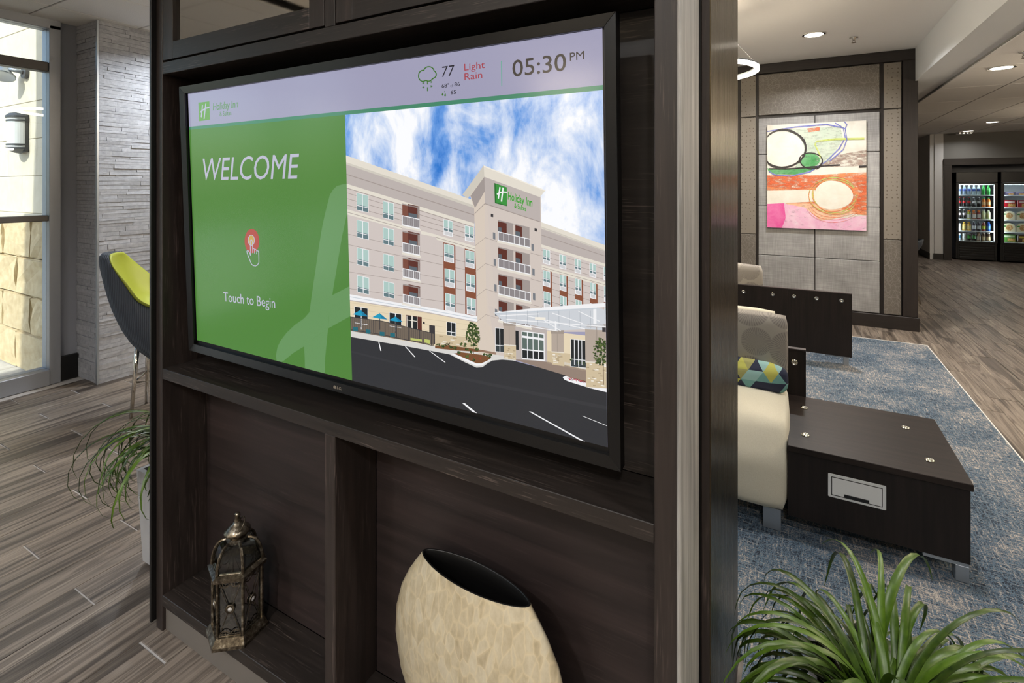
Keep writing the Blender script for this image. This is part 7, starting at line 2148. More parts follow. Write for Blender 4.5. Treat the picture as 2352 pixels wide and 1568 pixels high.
soft('seat_cushion', 'cream_fabric', sf, -.80, -.033, 2.635, 3.17, .105, .50, .035, .018, 8, lambda p: Vector((p.x, p.y + max(0, p.z - .33) * .42 * (1 if p.y < 2.9 else 0) * (2.9 - p.y) / .26, p.z + .035 * max(0, min(1, (p.y - 2.64) / .45)) * (p.z - .105) / .39)))
soft('backrest_cushion', 'medallion', sf, -.80, -.036, 3.06, 3.17, .50, .905, .024, .006, 8)
soft('backrest_shell', 'cream_fabric', sf, -.80, -.088, 3.185, 3.262, .10, .905, .03, .003, 6)
mkbox('back_panel', MT['wenge'], sf, -.85, .056, 3.312, 3.345, .09, .672, bev=.002); mkbox('panel_top_edge', MT['mahogany'], sf, -.85, .056, 3.310, 3.347, .672, .680, bev=.001)
for x in (.0, -.28, -.55): stud(sf, (x, 3.312, .602), 'y')
for x0 in (-.78, -.13):
    for y0 in (2.66, 3.2): mkbox('leg', MT['steel'], sf, x0, x0 + .075, y0, y0 + .012, .01, .108, bev=.002)
pw = soft('throw_pillow', 'harlequin', None, -.62, -.040, 2.975, 3.062, .515, .665, .042, .012, 7)
pw['label'] = 'navy teal and lime diamond patterned lumbar pillow on the cream seat'; pw['category'] = 'pillow'

s2 = empty('lounge_sofa', (-.4, 5.7, .01)); tag(s2, 'grey lounge sofa seen from behind its dark studded back panel', 'sofa')
mkbox('back_panel', MT['wenge'], s2, -1.75, .442, 5.385, 5.42, .09, .645, bev=.002); mkbox('panel_top_edge', MT['mahogany'], s2, -1.75, .442, 5.383, 5.422, .645, .653, bev=.001)
for x in (.365, .175, -.005, -.18, -.43, -.62, -.81): stud(s2, (x, 5.385, .585), 'y')
soft('backrest_cushion', 'medallion', s2, -1.7, -.275, 5.44, 5.58, .40, .835, .04, .01, 6)
soft('seat_cushion', 'cream_fabric', s2, -1.7, -.10, 5.46, 6.10, .12, .47, .04, .015, 6)
for x, y in ((.36, 5.40), (-1.7, 5.40), (-.2, 6.0), (-1.6, 6.0)):
    bm = bmesh.new(); box(bm, x - .12, x + .06, y, y + .05, .076, .09, bev=.002); box(bm, x + .02, x + .06, y, y + .05, .01, .078, bev=.002); finish('leg', bm, MT['steel'], s2)

# ------------------------------------------------------------------ lime bucket chair by the stone column
def bucket_chair():
    Cc = empty('bucket_chair', (-4.06, 1.94, 0), Matrix.Rotation(R(CH_ROT), 4, 'Z')); tag(Cc, 'lime green bucket chair with a slate quilted shell beside the stone column', 'chair')
    # profile from the top of the back down to the front of the seat: x forward, z up
    prof = [(-.215, 1.135), (-.225, 1.09), (-.205, 1.0), (-.175, .92), (-.14, .84), (-.085, .755), (.02, .705), (.15, .70), (.26, .71), (.285, .695)]
    side = [.03, .05, .085, .115, .135, .14, .11, .06, .02, .0]; halfw = [.09, .14, .17, .19, .205, .215, .22, .22, .21, .20]
    T = 15
    def sheet(bm, off):
        rows = []
        for i, ((x, z), s, w) in enumerate(zip(prof, side, halfw)):
            a = prof[max(0, i - 1)]; b_ = prof[min(len(prof) - 1, i + 1)]; tx, tz = b_[0] - a[0], b_[1] - a[1]; l = math.hypot(tx, tz); nx, nz = -tz / l, tx / l   # toward the sitter
            if nx < 0 and nz < 0: nx, nz = -nx, -nz
            row = []
            for j in range(T):
                t = -1 + 2 * j / (T - 1); lift = s * abs(t) ** 2.5
                o = off * (1 - .75 * abs(t) ** 6)
                row.append(bm.verts.new((x + nx * (lift + o), w * t, z + nz * (lift + o))))
            rows.append(row)
        return rows
    def build(name, off, mat):
        bm = bmesh.new(); A = sheet(bm, off)
        for a, b_ in zip(A, A[1:]):
            for j in range(T - 1): bm.faces.new((a[j], a[j + 1], b_[j + 1], b_[j]))
        return bm, A
    bm, A = build('x', .028, None); B = sheet(bm, .0)
    for a, b_ in zip(B, B[1:]):
        for j in range(T - 1): bm.faces.new((a[j], a[j + 1], b_[j + 1], b_[j]))
    edge = lambda S: [r[0] for r in S] + S[-1][1:] + [r[-1] for r in S[::-1]][1:] + S[0][::-1][1:-1]
    ea, eb = edge(A), edge(B)
    for k in range(len(ea)): bm.faces.new((ea[k], ea[(k + 1) % len(ea)], eb[(k + 1) % len(eb)], eb[k]))
    o = finish('seat_lining', bm, MT['lime_vinyl'], Cc, True, True); md = o.modifiers.new('smooth', 'SUBSURF'); md.levels = md.render_levels = 1
    bm, A = build('x', -.001, None); B = sheet(bm, -.055)
    for i, r in enumerate(B):
        for v in r: v.co.z -= .30 * max(0, min(1, (i - 2) / 4)) * (1 if i < 8 else .5); v.co.x += .05 * max(0, min(1, (i - 3) / 3)) * (1 if i < 7 else 0)
    for a, b_ in zip(B, B[1:]):
        for j in range(T - 1): bm.faces.new((a[j], a[j + 1], b_[j + 1], b_[j]))
    ea, eb = edge(A), edge(B)
    for k in range(len(ea)): bm.faces.new((ea[k], ea[(k + 1) % len(ea)], eb[(k + 1) % len(eb)], eb[k]))
    o = finish('outer_shell', bm, MT['quilted'], Cc, True, True); md = o.modifiers.new('smooth', 'SUBSURF'); md.levels = md.render_levels = 1
    for sy in (-1, 1):
        for sx in (-1, 1):
            bm = bmesh.new(); tube(bm, [(.03 + .05 * sx, .08 * sy, .60), (.07 + .12 * sx, .13 * sy, 0)], [.016, .011], 10); finish('leg', bm, MT['chrome'], Cc, True, True)
    bm = bmesh.new(); tube(bm, [(.06 + .10 * sx, .112 * sy, .24) for sx, sy in ((-1, -1), (1, -1), (1, 1), (-1, 1))], .008, 8, close=True); finish('footrest', bm, MT['chrome'], Cc, True, True)
CH_ROT = 45
bucket_chair()

# ------------------------------------------------------------------ chrome bar stool behind the accent wall
st = empty('bar_stool', (1.24, 8.65, 0)); tag(st, 'chrome legged bar stool with a dark bucket seat behind the accent wall', 'stool')
bm = bmesh.new(); rows = []
for i in range(10):
    t = i / 9; r = .12 + .15 * math.sin(t * math.pi / 2); z = .60 + .26 * t
    rows.append([bm.verts.new((1.24 + r * math.cos(a), 8.65 + r * .95 * math.sin(a), z + .03 * math.cos(a))) for a in [k * math.pi / 12 for k in range(24)]])
for A, B in zip(rows, rows[1:]):
    for k in range(24): bm.faces.new((A[k], A[(k + 1) % 24], B[(k + 1) % 24], B[k]))
bm.faces.new(rows[0]); o = finish('seat_shell', bm, MT['quilted'], st, False, True); sd = o.modifiers.new('t', 'SOLIDIFY'); sd.thickness = .02
for a in (.35, -.9, 2.2, -2.4):
    bm = bmesh.new(); tube(bm, [(1.24 + .10 * math.cos(a), 8.65 + .10 * math.sin(a), .61), (1.24 + .27 * math.cos(a), 8.65 + .27 * math.sin(a), 0)], .013, 8); finish('leg', bm, MT['chrome'], st, False, True)
bm = bmesh.new(); tube(bm, [(1.24 + .235 * math.cos(a), 8.65 + .235 * math.sin(a), .13) for a in (.35, -.9, -2.4, 2.2)], .007, 6, close=True); finish('foot_rail', bm, MT['chrome'], st, False, True)

# ------------------------------------------------------------------ abstract painting
pt = empty('painting', (.21, AY, 1.72)); tag(pt, 'square abstract canvas in orange pink green and white on grey tiles', 'painting')
px0, px1, pz0, pz1 = -.297, .718, 1.09, 2.352
mkbox('canvas', speckle('painted_canvas', [(.3, (206, 202, 190)), (.55, (226, 223, 214)), (.75, (214, 216, 206))], 5, .35), pt, px0, px1, AY - .035, AY, pz0, pz1, bev=.002)
def paint(name, stops, scale=7, rough=.35, cover=None, vec=(1, 1, 1)):
    """paint that breaks up into the canvas where it was dragged dry"""
    m, nt, b = new_mat(name); n = noise(nt, coords(nt, vec), scale, 6, .7, .4); nt.links.new(ramp(nt, n, stops), b.inputs['Base Color']); b.inputs['Roughness'].default_value = rough
    if cover is not None:
        k = noise(nt, coords(nt, (3, 1, 9)), 4, 7, .75, .3); r = ramp(nt, k, [(cover - .1, (0, 0, 0)), (cover + .14, (255, 255, 255))]); nt.links.new(r, b.inputs['Alpha'])
    return m
PA = dict(orange=paint('orange_paint', [(.3, (222, 120, 70)), (.55, (232, 146, 98)), (.75, (236, 190, 160))], cover=.43), vermilion=paint('vermilion_paint', [(.3, (224, 88, 48)), (.7, (232, 138, 96))], cover=.47), pink=paint('pink_paint', [(.3, (222, 70, 150)), (.7, (232, 130, 182))]), rose=paint('rose_paint', [(.3, (226, 160, 196)), (.7, (236, 206, 220))], cover=.3),
    green=paint('green_paint', [(.3, (52, 138, 70)), (.7, (118, 178, 128))], cover=.34), sage=paint('sage_paint', [(.3, (176, 196, 178)), (.7, (206, 212, 198))], 4, cover=.36), ivory=paint('ivory_paint', [(.3, (222, 216, 202)), (.7, (236, 232, 222))]), black=paint('black_paint', [(.3, (30, 28, 30)), (.7, (64, 60, 62))], 30, cover=.30), blue=paint('blue_paint', [(.3, (98, 104, 184)), (.7, (140, 146, 204))], 20, cover=.40), lime=paint('lime_paint', [(.3, (176, 192, 88)), (.7, (200, 208, 130))], 12, cover=.34), brown=paint('umber_paint', [(.3, (150, 124, 114)), (.7, (190, 168, 158))], 16, cover=.52, vec=(1, 1, 6)), peach=paint('peach_paint', [(.3, (236, 176, 140)), (.7, (240, 206, 180))], cover=.34))
LAY = [0]
def brush(col, pts, lay):
    LAY[0] += 1; bm = bmesh.new(); y = AY - .0355 - lay * .0004 - LAY[0] * .00006
    bm.faces.new([bm.verts.new((px0 + (px1 - px0) * min(1, max(0, u)), y, pz1 - (pz1 - pz0) * min(1, max(0, v)))) for u, v in pts]); return finish('paint_patch', bm, PA[col], pt)
def line(col, pts, w, lay, close=False):
    LAY[0] += 1; bm = bmesh.new(); y = AY - .0355 - lay * .0004 - LAY[0] * .00006; n = len(pts); L_, R_ = [], []; rn = random.Random(len(pts))
    for i, (u, v) in enumerate(pts):
        a = pts[i - 1] if (i or close) else pts[i]; b_ = pts[(i + 1) % n] if (i < n - 1 or close) else pts[i]
        d = Vector((b_[0] - a[0], b_[1] - a[1])).normalized(); ww = w * rn.uniform(.7, 1.25) / 2
        for S, s in ((L_, 1), (R_, -1)):
            S.append(bm.verts.new((px0 + (px1 - px0) * min(1, max(0, u - d.y * ww * s)), y, pz1 - (pz1 - pz0) * min(1, max(0, v + d.x * ww * s)))))
    for i in range(n if close else n - 1): bm.faces.new((L_[i], L_[(i + 1) % n], R_[(i + 1) % n], R_[i]))
    return finish('brush_line', bm, PA[col], pt)
def wob(cx, cy, rx, ry, a0=0, a1=360, n=40, tilt=0, k=.02, seed=1):
    rn = random.Random(seed); out = []
    for i in range(n + 1):
        a = R(a0 + (a1 - a0) * i / n); s = 1 + k * math.sin(3 * a + seed); x, y_ = rx * s * math.cos(a), ry * s * math.sin(a); out.append((cx + x * math.cos(tilt) - y_ * math.sin(tilt), cy + x * math.sin(tilt) + y_ * math.cos(tilt)))
    return out
brush('sage', [(.2, .05), (.75, .04), (.78, .16), (.62, .4), (.3, .42), (.36, .2)], 1); brush('ivory', wob(.17, .24, .22, .17), 3)
brush('green', [(0, .42), (.1, .425), (.35, .42), (.55, .405), (.5, .44), (.3, .485), (.1, .48), (.02, .46)], 2); brush('green', wob(.45, .35, .1, .065), 2); brush('vermilion', [(.42, .05), (.55, .04), (.55, .075), (.44, .085)], 2)
brush('orange', [(0, .49), (.3, .485), (.55, .49), (.8, .475), (1, .47), (1, .86), (.9, .85), (.8, .83), (.5, .79), (.0, .74), (0, .6)], 2); brush('vermilion', [(0, .49), (.6, .5), (.56, .6), (.3, .63), (0, .6)], 3); brush('vermilion', [(.86, .5), (1, .49), (1, .83), (.88, .8), (.94, .65)], 3)
brush('ivory', [(0, .64), (.5, .63), (.52, .74), (.0, .77)], 4); brush('peach', [(.2, .76), (.6, .76), (.9, .84), (.6, .92), (.3, .84)], 3)
brush('pink', [(0, .77), (.18, .76), (.2, .9), (.16, 1), (0, 1)], 4); brush('rose', [(.16, .76), (.4, .8), (.56, .92), (1, .86), (1, 1), (.12, 1)], 3)
brush('ivory', wob(.68, .68, .19, .135, k=.03), 5); brush('brown', [(.55, .4), (.75, .3), (1, .27), (1, .41), (.7, .42)], 2)
for s, c, w in ((1, 'black', .020), (2, 'black', .012)): line(c, wob(.165 + .006 * s, .235, .232, .182, -178, 178, 46, 0, .02, s), w, 6 + s)
line('black', wob(.46, .355, .115, .075, 0, 350, 34, .1, .02, 3), .012, 7); line('black', wob(.46, .36, .12, .08, 180, 420, 26, .1, .02, 4), .007, 8); line('black', [(.02, .425), (.2, .43), (.4, .42), (.6, .405), (.75, .4)], .012, 6); line('black', [(.93, .418), (1, .416)], .016, 7)
line('blue', [(.0, .06), (.3, .03), (.62, .02), (.78, .06), (.8, .15), (.74, .25), (.62, .36), (.45, .46), (.25, .5), (.08, .485), (.02, .45)], .012, 6); line('blue', [(.7, .01), (.8, .07), (.815, .17), (.78, .26), (.65, .36)], .010, 7); line('blue', [(.79, 0), (.815, .03), (.8, .07)], .014, 7)
line('lime', [(.98, .165), (.7, .16), (.52, .175), (.5, .2), (.54, .28), (.56, .33)], .016, 6)
for k in range(5): line('lime' if k % 2 else 'orange', wob(.68 + .01 * (k % 3), .685, .2 + .012 * k, .145 + .008 * k, -30 + 20 * k, 330, 44, .05, .025, k + 2), .007, 6 + k)
for k in range(3): line('vermilion', wob(.69, .74, .24 + .03 * k, .15 + .02 * k, 20, 160, 26, 0, .03, k), .004, 8)
for k in range(6): line('brown', [(.55 + .05 * k, .41 - .012 * k), (.75, .37 - .012 * k), (1, .34 - .014 * k)], .008, 5)
# ------------------------------------------------------------------ planters and strap-leaf plants
def planter(x, y, w, h, label):
    p = empty('planter', (x, y, 0)); tag(p, label, 'planter', 'square planters at the ends of the cabinet')
    bm = bmesh.new(); b0, b1 = w / 2 * .9, w / 2
    def sq(r, z): return [bm.verts.new((x + sx * r, y + sy * r, z)) for sx, sy in ((-1, -1), (1, -1), (1, 1), (-1, 1))]
    R_ = [sq(b0, 0.012), sq(b1, h), sq(b1 - .018, h), sq(b1 - .02, h - .05)]
    for A, B in zip(R_, R_[1:]):
        for k in range(4): bm.faces.new((A[k], A[(k + 1) % 4], B[(k + 1) % 4], B[k]))
    bm.faces.new(R_[0]); finish('pot', bm, MT['planter'], p)
    mkbox('soil', MT['soil'], p, x - b1 + .021, x + b1 - .021, y - b1 + .021, y + b1 - .021, h - .06, h - .03)
    return p
def leaf_mesh(L, W, elev, curl, twist, rnd, low=-1.5):
    """one strap leaf: rises, arches over and droops; folded along the midrib"""
    bm = bmesh.new(); N = 14; ang = elev; x = z = 0; rows = []; ds = L / N; tw = 0
    for i in range(N + 1):
        t = i / N; w = W * (.55 + .45 * math.sin(min(1, t * 2.2) * math.pi / 2)) * (1 - t ** 3.0) + .0006
        fold = .30 * w; s, c = math.sin(ang), math.cos(ang); off = tw * t * t
        mid = Vector((x, off, z)); nrm = Vector((-s, 0, c))
        rows.append([bm.verts.new(mid + Vector((0, w / 2, 0)) + nrm * fold), bm.verts.new(mid), bm.verts.new(mid - Vector((0, w / 2, 0)) + nrm * fold)])
        x += c * ds; z += s * ds; ang -= curl * ds * (.35 + 1.5 * t) / L * 1.0
        tw = twist
        if ang < low: ang = low + rnd.uniform(0, .1)
    for A, B in zip(rows, rows[1:]):
        bm.faces.new((A[0], A[1], B[1], B[0])); bm.faces.new((A[1], A[2], B[2], B[1]))
    me = bpy.data.meshes.new('leaf'); bm.to_mesh(me); bm.free(); me.materials.append(MT['leaf'])
    for q in me.polygons: q.use_smooth = True
    return me
def strap_plant(name, x, y, z, n, seed, label, Lr, Wr, er, cr, keep, spread=.05, azr=(0, 360), low=-1.5):
    rnd = random.Random(seed); g = empty(name, (x, y, z)); tag(g, label, 'plant', 'strap leaf plants flanking the cabinet')
    meshes = [leaf_mesh(rnd.uniform(*Lr), rnd.uniform(*Wr), rnd.uniform(*er), rnd.uniform(*cr), rnd.uniform(-.12, .12), rnd, low) for k in range(26)]
    k = tries = 0
    while k < n and tries < n * 12:
        tries += 1; me = rnd.choice(meshes); a = R(rnd.uniform(*azr)); rr = rnd.uniform(0, spread); sc = rnd.uniform(.75, 1.08)
        loc = Vector((rr * math.cos(a) + rnd.uniform(-.03, .03), rr * math.sin(a) + rnd.uniform(-.03, .03), rnd.uniform(-.03, .01))); rz = a + rnd.uniform(-.25, .25)
        M = Matrix.Translation(Vector((x, y, z)) + loc) @ Matrix.Rotation(rz, 4, 'Z') @ Matrix.Diagonal((sc, 1, sc, 1))
        if any(not keep(M @ v.co) for v in me.vertices): continue      # a leaf leans off the cabinet, not through it
        o = bpy.data.objects.new('leaf', me); COL.objects.link(o); o.parent = g; o.location = loc; o.rotation_euler = (0, 0, rz); o.scale = (sc, 1, sc); k += 1
    return g
planter(-2.275, 1.29, .33, .402, 'pale grey square planter by the left end of the cabinet')
planter(.20, 1.42, .34, .402, 'pale grey square planter before the carpet by the brass partition')
strap_plant('strap_leaf_plant', -2.275, 1.29, .38, 105, 4, 'thin arching strap leaf plant at the window end of the cabinet', (.46, .70), (.009, .016), (1.15, 1.52), (3.6, 5.2), lambda p: p.x < -2.05 or p.y > 1.9, low=-2.7)
strap_plant('strap_leaf_plant', .175, 1.40, .385, 235, 9, 'lush green strap leaf plant in front of the blue carpet', (.31, .55), (.011, .023), (.45, 1.36), (2.4, 4.6), lambda p: p.x > -.16 or p.y < .97, .055)
# ------------------------------------------------------------------ two glass-door coolers and what is in them
def cooler(x0, x1, gx0, gx1, label):
    y0 = FY + .08; c = empty('display_cooler', ((x0 + x1) / 2, y0 + .35, 0)); tag(c, label, 'cooler', 'glass door coolers')
    b_ = MT['black_plastic']
    mkbox('side_wall', b_, c, x0, x0 + .035, y0 + .04, y0 + .68, .03, 1.9, bev=.004); mkbox('side_wall', b_, c, x1 - .035, x1, y0 + .04, y0 + .68, .03, 1.9, bev=.004)
    mkbox('back_wall', plain('cooler_liner', (205, 210, 214), .5), c, x0 + .035, x1 - .035, y0 + .64, y0 + .68, .03, 1.9)
    mkbox('header', b_, c, x0, x1, y0, y0 + .66, 1.67, 1.9, bev=.006); mkbox('plinth', b_, c, x0 + .035, x1 - .035, y0 + .05, y0 + .64, .03, .40, bev=.004)
    for k in range(6): mkbox('grille_slat', b_, c, x0 + .06, x1 - .04, y0 + .02, y0 + .05, .06 + k * .052, .06 + k * .052 + .026, bev=.004)
    d = empty('door', (x0, y0, .4)); d.parent = c; d.location = Vector((x0, y0, .4)) - Vector(c.location)
    for n, a in (('door_stile', (x0, gx0, y0, y0 + .035, .39, 1.665)), ('door_stile', (gx1, x1, y0, y0 + .035, .39, 1.665)), ('door_rail', (gx0, gx1, y0, y0 + .035, .39, .415)), ('door_rail', (gx0, gx1, y0, y0 + .035, 1.635, 1.665))): mkbox(n, b_, d, *a, bev=.003)
    mkbox('pane', MT['cooler_glass'], d, gx0, gx1, y0 + .012, y0 + .016, .415, 1.635); bm = bmesh.new(); tube(bm, [(x1 - .02, y0, .8), (x1 - .02, y0 - .035, .82), (x1 - .02, y0 - .035, 1.16), (x1 - .02, y0, 1.18)], .008, 6); finish('handle', bm, b_, d, False, True)
    for z in SHELF: mkbox('shelf', MT['white_shelf'], c, x0 + .036, x1 - .036, y0 + .07, y0 + .6, z - .022, z, bev=.002)
    lamp = plain('cooler_light_strip', (255, 255, 255), .5, emit=(240, 248, 255), strength=26)
    for x in (x0 + .0352, x1 - .0432): mkbox('light_strip', lamp, c, x, x + .008, y0 + .04, y0 + .06, .44, 1.62)
    mkbox('light_strip', lamp, c, x0 + .06, x1 - .06, y0 + .04, y0 + .06, 1.632, 1.65)
    return c, y0
SHELF = (.425, .640, .893, 1.155, 1.415)
ca, cy0 = cooler(3.06, 3.735, 3.105, 3.69, 'black glass door cooler stocked with rows of bottled drinks')
cb, _ = cooler(3.785, 4.46, 3.84, 4.415, 'black glass door cooler stocked with boxed and tray meals')
def liquid(rgb, a=.3): return plain('drink_%d_%d_%d' % rgb, rgb, .15, 0, .6)
bottle_cache = {}
def bottle(kind, liq, lab, cap, x, y, z, label, group):
    key = (kind, liq, lab, cap)
    if key not in bottle_cache:
        r, h = {'soda': (.032, .205), 'jar': (.034, .185), 'can': (.032, .15), 'wide': (.036, .20)}[kind]; bm = bmesh.new()
        if kind == 'can': pr, mi = [(r * .86, 0), (r, .01), (r, h * .3), (r, h * .75), (r, h - .012), (r * .82, h), (0, h)], [0, 0, 1, 0, 2, 2]
        elif kind == 'jar': pr, mi = [(r, 0), (r, h * .12), (r, h * .55), (r, h * .68), (r * .66, h * .82), (r * .66, h * .86), (r * .72, h * .86), (r * .72, h), (0, h)], [0, 1, 0, 0, 0, 2, 2, 2]
        elif kind == 'wide': pr, mi = [(r * .94, 0), (r, .02), (r * .96, h * .2), (r, h * .55), (r, h * .66), (r * .5, h * .88), (r * .5, h * .9), (r * .55, h * .9), (r * .55, h), (0, h)], [0, 0, 1, 0, 0, 0, 2, 2, 2]
        else: pr, mi = [(r * .9, 0), (r, .012), (r * .92, h * .35), (r, h * .38), (r, h * .62), (r * .9, h * .66), (r * .45, h * .9), (r * .45, h * .92), (r * .52, h * .92), (r * .52, h), (0, h)], [0, 0, 0, 1, 0, 0, 0, 2, 2, 2]
        lathe(bm, pr, 14, mis=mi); bmesh.ops.recalc_face_normals(bm, faces=bm.faces); me = bpy.data.meshes.new('bottle'); bm.to_mesh(me); bm.free()
        for m in (liquid(liq), liquid(lab), liquid(cap)): me.materials.append(m)
        for p in me.polygons: p.use_smooth = True
        bottle_cache[key] = me
    o = bpy.data.objects.new('can' if kind == 'can' else 'bottle', bottle_cache[key]); COL.objects.link(o); o.location = (x, y, z); tag(o, label, 'can' if kind == 'can' else 'bottle', group)
    return o
BLK, RED, WHT, GRN, ORG = (24, 16, 16), (196, 36, 44), (222, 222, 224), (44, 150, 60), (226, 120, 34)
rows = [
 ('bottom', SHELF[0], [('can', (206, 214, 220), (70, 110, 140), WHT, 'white and blue can'), ('can', (224, 224, 220), (206, 206, 204), WHT, 'plain white can'), ('can', BLK, (50, 140, 50), (150, 150, 150), 'black and green can'), ('can', BLK, (60, 150, 60), (40, 40, 40), 'second black and green can'), ('jar', (150, 120, 100), (216, 206, 190), (120, 90, 70), 'brown coffee bottle'), ('jar', (96, 70, 46), (206, 186, 140), (230, 226, 214), 'white capped coffee bottle'), ('jar', (84, 60, 40), (216, 196, 150), (236, 232, 222), 'white capped coffee bottle at the end')]),
 ('second', SHELF[1], [('can', (230, 230, 232), (222, 224, 226), WHT, 'white milk bottle'), ('jar', (232, 190, 90), (236, 214, 140), (214, 170, 60), 'yellow juice bottle'), ('jar', (230, 182, 80), (240, 220, 150), (206, 160, 50), 'second yellow juice bottle'), ('wide', (44, 32, 60), (216, 216, 222), (200, 200, 206), 'grape drink bottle'), ('wide', (40, 30, 52), (210, 210, 218), (206, 206, 210), 'second grape drink bottle'), ('wide', (160, 70, 60), (206, 220, 70), (216, 210, 206), 'red drink with a lime label'), ('wide', (24, 90, 200), (110, 160, 226), (30, 80, 180), 'blue sports drink')]),
 ('middle', SHELF[2], [('soda', BLK, (216, 200, 204), WHT, 'black diet soda'), ('soda', BLK, (206, 190, 194), WHT, 'second black diet soda'), ('jar', (186, 186, 70), (216, 216, 206), ORG, 'yellow green tea with orange cap'), ('jar', (160, 90, 50), (206, 196, 186), ORG, 'amber tea with orange cap'), ('jar', (150, 60, 60), (210, 200, 196), ORG, 'red tea with orange cap'), ('wide', (206, 214, 160), (226, 226, 170), WHT, 'pale lemonade bottle'), ('wide', (214, 220, 172), (230, 228, 160), WHT, 'pale lemonade bottle at the end')]),
 ('fourth', SHELF[3], [('soda', BLK, RED, RED, 'red capped cola by the door edge'), ('soda', BLK, RED, RED, 'second red capped cola'), ('soda', BLK, RED, RED, 'third red capped cola'), ('soda', BLK, WHT, WHT, 'silver label cola'), ('soda', BLK, WHT, WHT, 'second silver label cola'), ('wide', ORG, (240, 190, 130), (60, 160, 90), 'orange juice with green cap'), ('wide', ORG, (244, 200, 140), (60, 170, 90), 'orange juice with green cap at the end')]),
 ('top', SHELF[4], [('soda', (176, 192, 206), (90, 110, 190), WHT, 'water bottle by the door edge'), ('soda', (150, 170, 190), (80, 100, 180), WHT, 'second water bottle'), ('soda', (160, 180, 196), (70, 96, 180), WHT, 'third water bottle'), ('soda', (166, 184, 190), (30, 60, 130), WHT, 'fourth water bottle'), ('soda', (170, 186, 190), (30, 56, 126), WHT, 'fifth water bottle, beside the green ones'), ('soda', GRN, (60, 170, 70), (50, 150, 60), 'green soda bottle'), ('soda', GRN, (90, 190, 100), (60, 160, 70), 'green soda bottle at the end')])]
for rn, z, its in rows:
    for k, (kind, a, b_, c, nm) in enumerate(its): bottle(kind, a, b_, c, 3.142 + k * .079, cy0 + .12, z, '%s on the %s shelf of the drinks cooler' % (nm, rn), 'drinks in the cooler')
def food(name, x, w, z, h, face, band, label, round_=False):
    o = empty(name, (x + w / 2, cy0 + .2, z)); tag(o, label, 'food box', 'meals in the cooler')
    if round_:
        poly = [(x, z), (x + w, z)] + [(x + w / 2 + w / 2 * math.cos(R(a)), z + h * .55 + h * .45 * math.sin(R(a))) for a in range(0, 181, 20)]
        bm = bmesh.new(); prism(bm, poly, lambda u, v, d: (u, cy0 + .12 + d, v), .05); finish('carton', bm, liquid(face), o)
        bm = bmesh.new(); prism(bm, [(x + w * .52 + w * .3 * math.cos(R(a)), z + h * .47 + h * .33 * math.sin(R(a))) for a in range(0, 360, 24)], lambda u, v, d: (u, cy0 + .1185 + d, v), .001); finish('dish_picture', bm, speckle('dish_picture', [(.35, (120, 66, 40)), (.5, (206, 150, 80)), (.65, (226, 206, 170)), (.8, (90, 110, 50))], 90, .5), o)
        mkbox('brand_patch', liquid((70, 140, 70)), o, x + .012, x + w * .28, cy0 + .1185, cy0 + .12, z + h * .55, z + h * .7)
    else:
        mkbox('carton', liquid(face), o, x, x + w, cy0 + .12, cy0 + .3, z, z + h, bev=.003); mkbox('print_band', liquid(band), o, x + w * .1, x + w * .9, cy0 + .118, cy0 + .121, z + h * .62, z + h * .85)
        mkbox('dish_picture', speckle('dish_picture_flat', [(.35, (150, 80, 40)), (.55, (214, 170, 90)), (.75, (226, 206, 150))], 80, .5), o, x + w * .35, x + w * .95, cy0 + .118, cy0 + .121, z + h * .1, z + h * .5)
for k, (w, h, f, bd, lb) in enumerate(((.20, .10, (86, 140, 62), (206, 216, 190), 'green boxed meal on the bottom shelf'), (.20, .09, (96, 64, 40), (206, 180, 70), 'brown boxed meal on the bottom shelf'))): food('meal_box', 3.85 + k * .23, w, SHELF[0], h + .06, f, bd, lb)
for k in range(2): food('meal_tray', 3.85 + k * .21, .19, SHELF[1], .185, (236, 226, 190), None, '%s rounded pasta carton on the second shelf' % ('first', 'second')[k], True); food('meal_tray', 3.85 + k * .21, .19, SHELF[2], .185, (236, 228, 200), None, '%s rounded pasta carton on the middle shelf' % ('first', 'second')[k], True)
for k in range(2): food('meal_box', 3.86 + k * .215, .19, SHELF[3], .15, (176, 34, 46), (230, 210, 210), '%s red boxed meal on the fourth shelf' % ('first', 'second')[k])
for k in range(3): food('snack_tub', 3.89 + k * .16, .13, SHELF[4], .06, (110, 100, 130), (170, 160, 190), '%s purple lidded tub on the top shelf' % ('first', 'second', 'third')[k])
# ------------------------------------------------------------------ ring pendants, sprinklers, outdoor lamps
def ring_pendant(x, y, z, r, label, zc=3.118):
    g = empty('ring_pendant', (x, y, z)); tag(g, label, 'pendant light', 'glowing ring pendants')
    N = 56
    def band(name, r0, r1, z0, z1, mat):
        bm = bmesh.new(); q = [[bm.verts.new((x + rr * math.cos(2 * math.pi * k / N), y + rr * math.sin(2 * math.pi * k / N), zz)) for k in range(N)] for rr, zz in ((r0, z0), (r1, z0), (r1, z1), (r0, z1))]
        for a in range(4):
            for k in range(N): bm.faces.new((q[a][k], q[a][(k + 1) % N], q[(a + 1) % 4][(k + 1) % N], q[(a + 1) % 4][k]))
        return finish(name, bm, mat, g, False, False)
    band('light_band', r - .016, r + .016, z - .014, z + .010, MT['lamp_warm']); band('metal_channel', r - .018, r + .018, z + .010, z + .022, MT['steel'])
    bm = bmesh.new(); lathe(bm, [(0, zc - z), (.11, zc - z), (.11, zc - .028 - z), (0, zc - .033 - z)], 24, (x, y, z)); finish('canopy', bm, MT['steel'], g)
    for k in range(3):
        a = k * 2.094; bm = bmesh.new(); tube(bm, [(x + r * math.cos(a), y + r * math.sin(a), z + .02), (x + .02 * math.cos(a), y + .02 * math.sin(a), zc - .028)], .0012, 5); finish('cable', bm, MT['steel'], g)
ring_pendant(-.69, 4.52, 2.55, .43, 'glowing warm ring pendant seen just past the brass partition')
